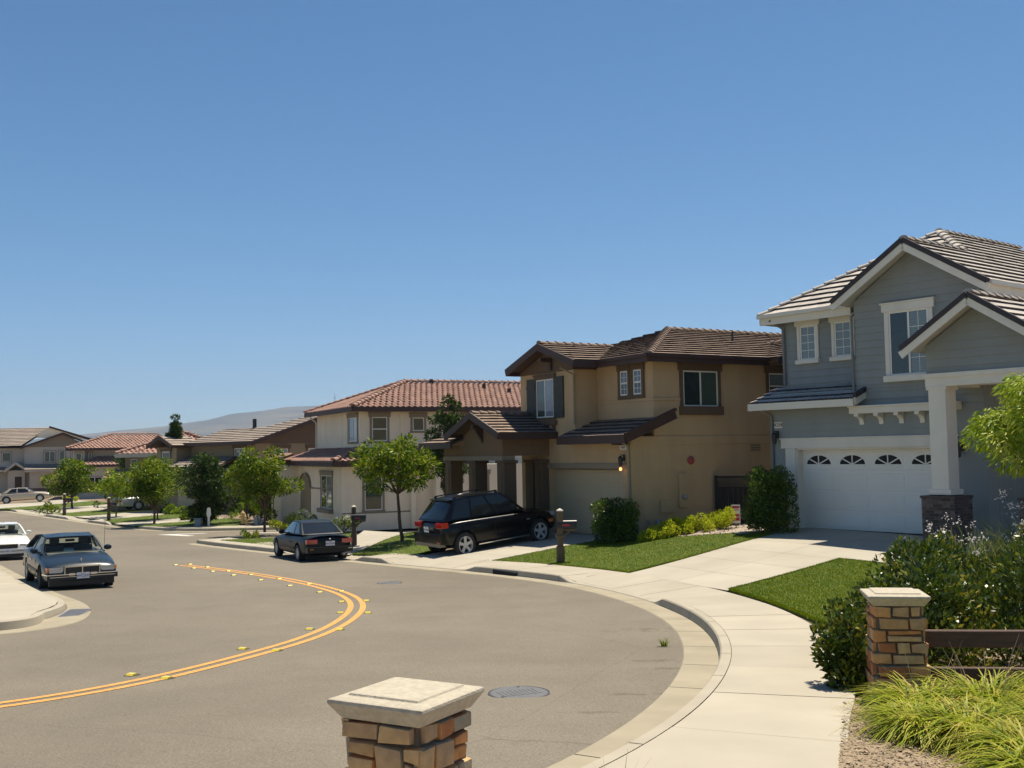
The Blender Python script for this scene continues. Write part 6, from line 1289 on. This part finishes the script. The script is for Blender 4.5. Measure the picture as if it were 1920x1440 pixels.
hw = [(3.2, 10.5, .30, .42, .92, 2200, 'hawthorn bush spilling onto the pavement left of the stone pillar'), (4.0, 11.7, .42, .5, 1.0, 2400, 'hawthorn bush behind the left side of the stone pillar'), (4.3, 11.4, .75, .7, 1.12, 4200, 'hawthorn bush just behind the wooden rail beside the pillar'), (5.5, 11.3, .8, .7, 1.2, 4200, 'hawthorn bush behind the right end of the wooden rail'),
      (4.9, 12.9, .8, .75, 1.25, 4200, 'flowering hawthorn bush in the middle of the hedge'), (6.3, 12.8, .85, .8, 1.45, 4200, 'flowering hawthorn bush at the right edge of the hedge'), (6.2, 14.7, .8, .8, 1.25, 3600, 'hawthorn bush at the back of the hedge, nearest the lawn'), (7.4, 14.3, .8, .8, 1.35, 3600, 'hawthorn bush at the back right of the hedge')]
for i, (x, y, rx, ry, hh, n, lab) in enumerate(hw): shrub('hawthorn_bush', lab, x, y, rx, ry, hh, 'leaf_hawthorn', int(n * 1.5), .072, .038, seed=40 + i, group='hawthorn hedge behind the rail', flower='petal_white', nf=(2, 2, 8, 8, 12, 14, 12, 14)[i], up=.9, fl=.012)
for i, (x, y, hh, lab) in enumerate(((7.2, 16.6, 1.05, 'reedy strap-leaved plant with white flowers behind the hedge'), (8.2, 16.2, 1.2, 'reedy strap-leaved plant with white flowers at the right edge'))): tuft('reed_plant', lab, x, y, 1.3, hh, 'leaf_reed', 700, .02, seed=60 + i, stalks=30, stalkm='leaf_reed', flower='petal_white', group='reedy plants behind the hedge', arch=.35, stalk_h=1.35)
dl = [(3.4, 8.95, .5, .46), (3.95, 9.05, .55, .54), (4.7, 9.0, .6, .54), (3.1, 8.3, .42, .36), (4.1, 8.15, .55, .46), (4.95, 8.2, .55, .50), (3.4, 8.1, .5, .42), (3.55, 7.4, .55, .42), (4.9, 7.3, .5, .46), (3.35, 6.9, .45, .36), (4.25, 7.2, .55, .44)]
dlab = ['daylily clump at the foot of the stone pillar', 'daylily clump below the left end of the wooden rail', 'daylily clump below the right end of the wooden rail', 'left daylily clump of the middle row beside the bare mulch', 'daylily clump in the centre of the bed', 'daylily clump at the right edge of the bed with an orange flower', 'low daylily clump nearest the pavement edge', 'daylily clump at the lower middle of the frame', 'daylily clump at the lower right corner', 'daylily clump cut by the bottom edge of the frame', 'daylily clump at the bottom right, cut by the frame']
for i, ((x, y, r, hh), lab) in enumerate(zip(dl, dlab)): tuft('daylily', lab, x, y, r, hh * .95, 'leaf_daylily', 850, .018, seed=70 + i, group='daylilies in the foreground bed', stalks=12, arch=1.1, stalk_h=1.5 if i < 3 else .9, flower='petal_orange' if i == 5 else None)
for i, (x, y, lab) in enumerate(((.62, 6.95, 'dry grass tuft at the bottom edge beside the gutter'), (.35, 6.5, 'sparse dry stalks right of the near pillar'))): tuft('grass_tuft', lab, x, y, .2, .34, 'stalk_dry', 26, .005, seed=90 + i, arch=.25, z=-2.36)
tuft('weed', 'small weed growing in the edge of the asphalt', 1.98, 14.35, .12, .12, 'leaf_grass', 40, .008, seed=95, z=float(ZR(14.3)), arch=.5)
shrub('corner_shrub', 'yellow-green bush beside the marker post bed', -13.6, 56.8, .8, .6, 1.5, 'leaf_tree', 900, .14, .05, seed=100)
shrub('corner_shrub', 'golden bush against the corner bed', -15.2, 60.0, 1.0, .6, 1.9, 'leaf_tree_light', 900, .14, .05, seed=101)
shrub('lilac_flowers', 'clump of lilac agapanthus at the corner of the cream house', -10.2, 50.6, .6, .5, .85, 'leaf_tree', 800, .14, .03, seed=102, flower='petal_lilac', nf=60, fl=.06, up=1.2)
shrub('lilac_flowers', 'second lilac agapanthus clump right of the first', -9.55, 50.4, .5, .4, .9, 'leaf_tree', 600, .14, .03, seed=103, flower='petal_lilac', nf=40, fl=.06, up=1.2)
shrub('low_shrub', 'low yellow-green shrub beside the lilac flowers', -11.1, 50.0, .8, .5, .45, 'leaf_gold', 900, .10, .04, seed=104)
shrub('low_shrub', 'pale flowering shrub behind the coupe mailbox', -7.7, 47.8, .8, .5, .75, 'leaf_tree', 900, .12, .05, seed=105, flower='petal_white', nf=50, fl=.06)
shrub('low_shrub', 'low grassy shrub at the tip of the corner lawn', -11.2, 45.9, .7, .5, .35, 'leaf_tree', 600, .12, .03, seed=106, up=1.2)
for i, (x, y, rx, hh, lm, lab) in enumerate(((-17.3, 62.3, 1.2, .9, 'leaf_tree_light', 'mixed green shrub behind the corner lawn'), (-18.9, 63.2, .9, .8, 'leaf_tree', 'dark green shrub behind the corner tree trunk'), (-23.3, 71.8, 1.0, .9, 'leaf_dark', 'dark shrub on the shaded drive'), (-22.2, 69.8, .9, .7, 'leaf_tree_light', 'light shrub in front of the shaded drive'), (-20.2, 66.8, .7, .6, 'leaf_gold', 'yellow-green grassy shrub by the far drive'), (-30.6, 80.6, 1.4, 1.6, 'leaf_dark', 'dark shrub right of the dense round tree'), (-40.7, 97.4, .8, .8, 'leaf_gold', 'small yellow bush at the nose of the gold sedan'), (-28.3, 80.2, 1.2, 1.2, 'leaf_dark', 'dark shrub under the second red roof'), (-33.6, 76.6, 1.3, .75, 'leaf_tree', 'low reddish box hedge by the far kerb'))):
    shrub('garden_shrub', lab, x, y, rx, rx * .6, hh, lm, 800, .16, .06, seed=110 + i, group='shrubs in the far front gardens')
for i, (x, y, rx, hh) in enumerate(((-14.9, 61.6, 1.1, 1.9), (-13.2, 61.2, 1.1, 2.0), (-11.8, 60.4, .9, 1.8))):
    shrub('hedge', ('dark hedge at the left behind the corner bed', 'dark hedge in the middle behind the corner bed', 'dark hedge against the cream house side')[i], x, y, rx, .7, hh, 'leaf_dark', 3000, .14, .06, seed=130 + i, shape='box', group='hedges behind the corner bed')
for i, (x, y) in enumerate(((-14.3, 56.9), (-12.3, 57.2), (-10.8, 57.0), (-11.6, 58.6), (-10.0, 58.4))): shrub('sage_plant', ('small tan tuft beside the marker post', 'small tan tuft right of the hydrant', 'small tan tuft under the street tree', 'small tuft behind the hydrant', 'small tuft furthest right in the corner bed')[i], x, y, .3, .25, .35, 'stalk_dry', 160, .1, .03, seed=140 + i, group='small tufts in the corner bed')
# ------------------------------------------------------------------ street furniture and small things
mat('cap_stone', (.42, .37, .285), .85, .2, 28, .25, 90, detail=9); mat('mortar_dark', (.13, .10, .07), .95, .2, 20)
def stone_mat():
    m = bpy.data.materials.new('ledge_stone'); m.use_nodes = True; nt = m.node_tree; N = nt.nodes; L = nt.links; b = N['Principled BSDF']; b.inputs['Roughness'].default_value = .85
    g = N.new('ShaderNodeNewGeometry'); r = N.new('ShaderNodeValToRGB'); r.color_ramp.interpolation = 'CONSTANT'; e = r.color_ramp.elements
    e[0].color = (.50, .225, .075, 1); e[1].color = (.54, .29, .11, 1); e[1].position = .22
    for p, c in ((.40, (.42, .27, .14, 1)), (.55, (.37, .14, .05, 1)), (.68, (.30, .25, .17, 1)), (.82, (.50, .32, .15, 1)), (.93, (.42, .25, .11, 1))): x = e.new(p); x.color = c
    L.new(g.outputs['Random Per Island'], r.inputs[0]); tc = N.new('ShaderNodeTexCoord'); n = N.new('ShaderNodeTexNoise'); n.inputs['Scale'].default_value = 14; n.inputs['Detail'].default_value = 8; L.new(tc.outputs['Object'], n.inputs['Vector'])
    mr = N.new('ShaderNodeMapRange'); mr.inputs['To Min'].default_value = .5; mr.inputs['To Max'].default_value = 1.5; L.new(n.outputs['Fac'], mr.inputs[0]); s = N.new('ShaderNodeVectorMath'); s.operation = 'SCALE'; L.new(r.outputs[0], s.inputs[0]); L.new(mr.outputs[0], s.inputs['Scale']); L.new(s.outputs[0], b.inputs['Base Color'])
    bp = N.new('ShaderNodeBump'); bp.inputs['Strength'].default_value = .5; bp.inputs['Distance'].default_value = .02; L.new(n.outputs['Fac'], bp.inputs['Height']); L.new(bp.outputs[0], b.inputs['Normal']); MATS['ledge_stone'] = m
stone_mat()
def pillar(label, x, y, ztop, rz, seed, hgt=1.12, rows=(.08, .10, .12, .14)):
    g = random.Random(seed); t = thing('stone_pillar', label, 'pillar', (x, y, ztop - hgt), rz, 'stone pillars of the entry fence')
    s = .27; c = MB(); hc = hgt
    # cap: lower bevelled slab, square edge, raised panel
    c.v += []
    def ring(a, z): return [(-a, -a, z), (a, -a, z), (a, a, z), (-a, a, z)]
    R = [ring(.222, hc - .105), ring(s, hc - .035), ring(s + .003, hc - .028), ring(s, hc - .014), ring(s - .01, hc - .010), ring(.203, hc - .002), ring(.201, hc - .001), ring(.195, hc + .008), ring(.185, hc + .010)]
    for q in R: c.v += q
    for i in range(len(R) - 1):
        for k in range(4): c.f.append((i * 4 + k, i * 4 + (k + 1) % 4, i * 4 + 4 + (k + 1) % 4, i * 4 + 4 + k)); c.m.append(0)
    c.f.append((3, 2, 1, 0)); c.m.append(0); e = len(R) * 4; c.f.append((e - 4, e - 3, e - 2, e - 1)); c.m.append(0)
    c.build('cap', 'cap_stone', t, bevel=.003, seg=2)
    m = MB(); m.lathe([(.238 * 1.414, -.1), (.193 * 1.414, hc - .10)], 4); m.v = [((v[0] - v[1]) * .7071, (v[0] + v[1]) * .7071, v[2]) for v in m.v]
    st_ = MB(); z = -.08; row = 0
    while z < hc - .112:
        rh = g.choice(rows); rh = min(rh, hc - .108 - z); 
        if hc - .108 - (z + rh) < .045: rh = hc - .108 - z
        hw_ = .250 - .042 * (z + .1) / (hc); 
        for fc in range(4):
            u = -hw_ - .01 if row % 2 == fc % 2 else -hw_ + .03
            end = hw_ + .012 if row % 2 != fc % 2 else hw_ - .03
            while u < end - .02:
                sp = rh > .095 and g.random() < .3; zs_ = z + rh * g.uniform(.42, .58)
                w = g.choice((.12, .16, .21, .27)); 
                if end - (u + w) < .07: w = end - u
                d = g.uniform(.004, .022); a, b_ = u + .004, u + w - .004
                j = lambda k=.009: g.uniform(-k, k)
                for z0, z1 in (((z + .004, zs_ - .004), (zs_ + .004, z + rh - .004)) if sp else ((z + .004, z + rh - .004),)):
                    d = g.uniform(.004, .024)
                    P = [(a + j(), -hw_ + .03, z0 + j()), (b_ + j(), -hw_ + .03, z0 + j()), (b_ + j(), -hw_ + .03, z1 + j()), (a + j(), -hw_ + .03, z1 + j())]
                    Fp = [(p[0] + (.006 if i in (0, 3) else -.006), -hw_ - d + j(.004), p[2] + (.005 if i < 2 else -.005)) for i, p in enumerate(P)]
                    V = P + Fp; ca, sa = math.cos(fc * math.pi / 2), math.sin(fc * math.pi / 2); V = [(p[0] * ca - p[1] * sa, p[0] * sa + p[1] * ca, p[2]) for p in V]
                    st_.add(V, [(0, 1, 2, 3), (7, 6, 5, 4), (0, 4, 5, 1), (1, 5, 6, 2), (2, 6, 7, 3), (3, 7, 4, 0)])
                u += w
        z += rh; row += 1
    m.build('mortar_core', 'mortar_dark', t, recalc=True); st_.build('stone_shaft', 'ledge_stone', t, recalc=True, bevel=.010, seg=2, smooth=40)
    return t
pillar('near stone pillar with pale square cap at the bottom centre of the frame', -.53, 5.2, -1.145, math.radians(-29.5), 4)
pillar('stone pillar with pale cap at the right, beside the hawthorn hedge', 3.52, 9.95, -1.36, math.radians(-10), 9, rows=(.075, .09, .10, .11))
def rail_fence():
    z = -2.42; t = thing('rail_fence', 'dark brown two-rail timber fence running right from the stone pillar', 'fence', (3.7, 10.0, z), math.radians(-7))
    for zz in (.54, .20):
        mb = MB(); mb.box(0, 3.6, -.035, .035, zz, zz + .155); mb.build('rail', 'fence_wood', t, bevel=.008)
    for x in (2.9,): mb = MB(); mb.box(x, x + .14, -.07, .07, -.2, .95); mb.build('post', 'fence_wood', t, bevel=.01)
mat('fence_wood', (.085, .048, .035), .8, .3, 3, .4, 20, streak=(1, 8, 8)); rail_fence()
# manhole covers, drain, reflectors
def manhole(label, x, y, r, mt):
    t = thing('manhole_cover', label, 'manhole cover', (x, y, float(ZR(y)) + .004), .4); mb = MB(); mb.lathe([(r, -.01), (r, .006), (r - .012, .008), (r - .02, .003), (r - .025, .003)], 40); mb.build('rim', 'iron_dark', t, smooth=30)
    mb = MB(); mb.lathe([(r - .026, -.01), (r - .026, .006), (r - .05, .007)], 40)
    for i in range(9): u = -r * .6 + i * r * .15; mb.box(u - .012, u + .012, -r * .35, r * .35, .007, .010)
    mb.build('lid', mt, t)
    for a in (0, 2.4): mb = MB(); mb.lathe([(.016, 0), (.016, .0095)], 10, (r * .8 * math.cos(a + 1.2), r * .8 * math.sin(a + 1.2), 0)); mb.build('pick_hole', 'black_void', t)
mat('iron_lid', (.12, .12, .125), .6, .2, 14, .4, 70, metal=.2)
manhole('large round manhole cover in the road right of the near pillar', .02, 11.04, .32, 'iron_lid'); manhole('small round cover in the road beyond the yellow bend', -3.0, 25.5, .30, 'iron_lid')
def drain():
    t = thing('drain_grate', 'grey rectangular drain grate in the gutter of the left kerb', 'drain', (-8.15, 19.75, float(ZR(19.75)) + .012), math.radians(100)); mb = MB(); mb.box(-.50, .50, -.2, .2, -.03, .004); mb.build('frame', 'iron', t)
    mb = MB()
    for i in range(12): u = -.46 + i * .083; mb.box(u, u + .045, -.17, .17, .004, .012)
    mb.build('bars', 'iron', t)
drain()
def inlet():
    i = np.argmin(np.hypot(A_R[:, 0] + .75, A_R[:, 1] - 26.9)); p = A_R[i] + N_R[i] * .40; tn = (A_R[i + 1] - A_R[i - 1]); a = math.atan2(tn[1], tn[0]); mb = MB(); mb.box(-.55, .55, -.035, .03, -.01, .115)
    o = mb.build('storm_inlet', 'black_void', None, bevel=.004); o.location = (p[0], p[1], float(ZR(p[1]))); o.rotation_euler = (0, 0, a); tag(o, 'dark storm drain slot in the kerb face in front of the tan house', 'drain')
inlet()
DOTS = [(-4.52,12.63),(-4.02,12.35),(-3.75,14.73),(-3.24,14.51),(-3.24,16.85),(-2.75,16.73),(-3.13,19.15),(-2.63,19.07),(-3.44,21.16),(-2.97,21.29),(-4.27,23.34),(-3.83,23.52),(-5.3,25.14),(-4.92,25.5),(-6.43,27.01),(-6.02,27.26),(-7.58,28.78),(-7.14,28.88),(-8.58,30.32),(-8.17,30.43),(-9.55,31.76),(-9.25,32.12),(-10.18,33.47),(-10.59,33.33)]
mat('marker_yellow', (.80, .62, .05), .3, coat=.6); mat('marker_base', (.05, .045, .03), .7)
first = None
for i, (x, y) in enumerate(DOTS):
    j = int(np.argmin(np.hypot(YL[:, 0] - x, YL[:, 1] - y))); a0, a1 = YL[max(j - 1, 0)], YL[min(j + 1, len(YL) - 1)]; ang = math.atan2(a1[1] - a0[1], a1[0] - a0[0]); sd = (x - YL[j][0]) * (a1[1] - a0[1]) - (y - YL[j][1]) * (a1[0] - a0[0])
    if first is None:
        o = thing('road_marker', '', 'road marker', (x, y, 0)); mb = MB(); mb.box(-.07, .07, -.065, .065, 0, .004); mb.build('base', 'marker_base', o)
        mb = MB(); mb.prism([(-.05, .004), (.05, .004), (.03, .024), (-.03, .024)], 'y', -.05, .05); mb.build('reflector', 'marker_yellow', o, recalc=True); first = o
    else: o = copy_tree(first)
    o.location = (x, y, float(ZR(y)) + .003); o.rotation_euler = (0, 0, ang)
    row = i // 2 + 1; ords = ['first', 'second', 'third', 'fourth', 'fifth', 'sixth', 'seventh', 'eighth', 'ninth', 'tenth', 'eleventh', 'last']
    o['label'] = 'yellow road reflector %s the double line, %s pair from the near end' % ('inside' if sd < 0 else 'outside', ords[row - 1]); o['group'] = 'yellow reflectors along the centre line'
# mailboxes
mat('post_wood', (.125, .088, .052), .85, .3, 5, .4, 30, streak=(6, 6, 1)); mat('mailbox_black', (.016, .015, .018), .35); mat('flag_red', (.45, .03, .02), .5); mat('post_white', (.50, .46, .38), .7, .2, 6)
def mailbox(label, x, y, ang, scale=1, double=False, z=None):
    t = thing('mailbox', label, 'mailbox', (x, y, gz(x, y) - .05 if z is None else z), ang, 'post-mounted mailboxes', scale)
    mb = MB(); mb.box(-.075, .075, -.075, .075, 0, 1.42); p = mb.build('post', 'post_wood', t, bevel=.012)
    mb = MB(); mb.box(-.10, .10, -.10, .10, 0, .50); mb.box(-.12, .12, -.12, .12, .72, .80); mb.build('post_collar', 'post_wood', p, bevel=.01)
    mb = MB(); mb.lathe([(.115, 1.42), (.12, 1.45), (.02, 1.50)], 4); mb.v = [((v[0] - v[1]) * .7071, (v[0] + v[1]) * .7071, v[2]) for v in mb.v]; mb.build('post_cap', 'post_white', p)
    for sy in ((0,) if not double else (-.32, .0)):
        mb = MB(); pr = [(-.085, .98), (.085, .98), (.085, 1.10)] + [(.085 * math.cos(a), 1.10 + .085 * math.sin(a)) for a in np.linspace(.3, 2.84, 8)] + [(-.085, 1.10)]
        mb.prism(pr, 'x', -.08, .44); mb.v = [(v[0], v[1] - .0 + sy * .6, v[2]) for v in mb.v]; b = mb.build('box', 'mailbox_black', t, recalc=True, smooth=45)
        mb = MB(); mb.box(.05, .24, -.095 + sy * .6, -.088 + sy * .6, 1.03, 1.08); mb.build('flag', 'flag_red', b)
    mb = MB(); mb.bar((0, 0, .93), (.42, 0, .93), .09, .05); mb.bar((0, 0, .72), (.3, 0, .92), .07, .05); mb.build('bracket', 'post_wood', t, recalc=True)
mailbox('black mailbox on a timber post in the lawn before the tan house', 1.22, 28.45, math.radians(5)); mailbox('pair of black mailboxes on a post just right of the coupe', -5.75, 38.2, math.radians(5), double=True)
mailbox('small dark mailbox before the second far lawn', -24.7, 64.9, .2, 1.0); mailbox('distant dark mailbox before the third far lawn', -31.0, 73.4, .2, 1.05)
# hydrant
mat('hydrant_yellow', (.55, .38, .13), .6, .1, 5)
t = thing('fire_hydrant', 'yellow fire hydrant in the earth bed beside the side street', 'fire hydrant', (-14.45, 56.7, gz(-14.45, 56.7)), 0, None, 1.0); mb = MB(); mb.lathe([(.15, 0), (.15, .04), (.10, .05), (.10, .55), (.13, .56), (.13, .62), (.11, .68), (.05, .74), (.03, .80)], 14); mb.build('barrel', 'hydrant_yellow', t, smooth=40)
for s_ in (-1, 1): mb = MB(); mb.lathe([(.06, s_ * .08), (.06, s_ * .18), (.045, s_ * .19)], 10, (0, 0, .45), ax='x'); mb.build('outlet', 'hydrant_yellow', t, recalc=True)
mb = MB(); mb.lathe([(.16, 0), (.16, .12)], 12, (0, 0, -.02)); mb.build('base', 'iron_dark', t)
# white marker post and utility pedestal
t = thing('marker_post', 'white paddle-shaped marker post on the far street corner', 'post', (-16.2, 56.5, gz(-16.2, 56.5)), .3); t.scale = (.66,) * 3; mb = MB(); mb.box(-.09, .09, -.03, .03, 0, .85); mb.build('post', 'vinyl', t, bevel=.01)
mb = MB(); mb.prism([(-.10, .75), (.10, .75), (.18, .95), (.14, 1.45), (.06, 1.52), (-.06, 1.52), (-.14, 1.45), (-.18, .95)], 'y', -.035, .035); mb.build('paddle', 'vinyl', t, recalc=True, bevel=.01)
mat('cabinet_blue', (.22, .26, .30), .6); mb = MB(); mb.box(-.17, .17, -.15, .15, 0, .40); mb.box(-.19, .19, -.17, .17, .40, .44); o = mb.build('utility_cabinet', 'cabinet_blue', None, bevel=.01); o.location = (-16.8, 56.65, gz(-16.8, 56.65)); tag(o, 'low blue-grey utility cabinet left of the white marker post', 'cabinet')
t = thing('survey_stake', 'thin white stake standing in the earth bed by the street tree', 'stake', (-12.9, 56.8, gz(-12.9, 56.8)), 0); mb = MB(); mb.tube([(0, 0, 0), (0, 0, 1.9)], .03, 6); mb.build('pole', 'vinyl', t)
o = MB().box(-.28, .28, -.03, .03, 0, .5).build('leaning_board', 'white_trim', None, bevel=.005); o.location = (-13.75, 56.8, gz(-13.75, 56.8)); o.rotation_euler = (-.5, .7, .4); tag(o, 'small white board lying tilted in the earth bed', 'board')
# yard sign
t = thing('yard_sign', 'small red and white yard sign beside the golden shrubs', 'sign', (6.72, 32.3, gz(6.72, 32.3)), -.15); mb = MB(); mb.box(-.015, .015, -.01, .01, 0, .35); mb.build('stake', 'metal_grey', t)
mb = MB(); mb.box(-.13, .13, -.012, .012, .12, .68); p = mb.build('panel', 'vinyl', t); mat('sign_red', (.42, .02, .06), .5); MB().box(-.11, .11, -.018, -.012, .20, .40).build('printed_band', 'sign_red', p); MB().box(-.11, .11, -.018, -.012, .58, .64).build('printed_band', 'sign_red', p); text('FOR', .09, 'sign_red', p, (0, -.016, .53), (math.pi / 2, 0, 0), 'sign_text'); text('SALE', .09, 'vinyl', p, (0, -.021, .31), (math.pi / 2, 0, 0), 'sign_text')
# side gate with lattice between tan and grey houses
t = thing('side_gate', 'dark timber side gate with a lattice top beside the tan wall', 'gate', (6.55, 34.15, gz(6.5, 34.1)), math.radians(-12), None); t.scale = (1, 1, .8); mat('gate_wood', (.022, .017, .014), .8, .2, 4)
mb = MB()
for i in range(10): mb.box(i * .16, i * .16 + .15, 0, .03, 0, 1.45)
mb.build('board_panel', 'gate_wood', t); mb = MB()
for i in range(22): u = i * .1 - .3; mb.bar((max(0, u), -.005, 1.47 + max(0, -u)), (min(1.62, u + .38), -.005, min(1.85, 1.47 + min(.38, 1.62 - u))), .012, .02) if u + .3 < 1.6 else None
for i in range(22): u = i * .1; mb.bar((min(u, 1.62), .012, 1.47 + max(0, u - 1.62)), (max(0, u - .38), .012, 1.47 + min(.38, u)), .012, .02)
mb.build('lattice', 'gate_wood', t, recalc=True)
mb = MB(); mb.box(-.1, 0, -.03, .06, -.1, 1.95); mb.box(1.62, 1.74, -.03, .06, -.1, 1.95); mb.box(0, 1.62, -.02, .05, 1.85, 1.92); mb.box(0, 1.62, -.02, .05, 1.43, 1.48); mb.build('gate_frame', 'gate_wood', t)
# stepping slab, rolled paper, trellis, mast
o = MB().box(-.5, .5, -.2, .2, 0, .05).build('stepping_stone', 'concrete_drive', None, bevel=.01); o.location = (6.75, 30.5, gz(6.75, 30.5)); o.rotation_euler = (0, 0, .35); tag(o, 'pale flat stepping stone beside the garage drive', 'stone')
t = thing('transmitter_mast', 'thin mast on the top of the far hill', 'mast', ((627 - 960) / 1986 * 6180, 6180, 300)); mb = MB(); mb.tube([(0, 0, -30), (0, 0, 58)], [3.5, 1.0], 6); mb.build('pole', 'metal_grey', t)
mb = MB(); mb.box(-7, 7, -2, 2, 26, 28); mb.build('crossbar', 'metal_grey', t)
# ------------------------------------------------------------------ the air between here and the hills
def haze():
    mb = MB(); mb.box(-8500, 8500, -1500, 8200, -18, 620); m = bpy.data.materials.new('haze'); m.use_nodes = True; nt = m.node_tree; nt.nodes.clear()
    v = nt.nodes.new('ShaderNodeVolumePrincipled'); v.inputs['Color'].default_value = (.50, .68, 1.0, 1); v.inputs['Density'].default_value = .0001; v.inputs['Anisotropy'].default_value = .0
    o = nt.nodes.new('ShaderNodeOutputMaterial'); nt.links.new(v.outputs[0], o.inputs['Volume']); MATS['haze'] = m
    h = mb.build('haze', 'haze'); h['kind'] = 'stuff'; return h
haze()
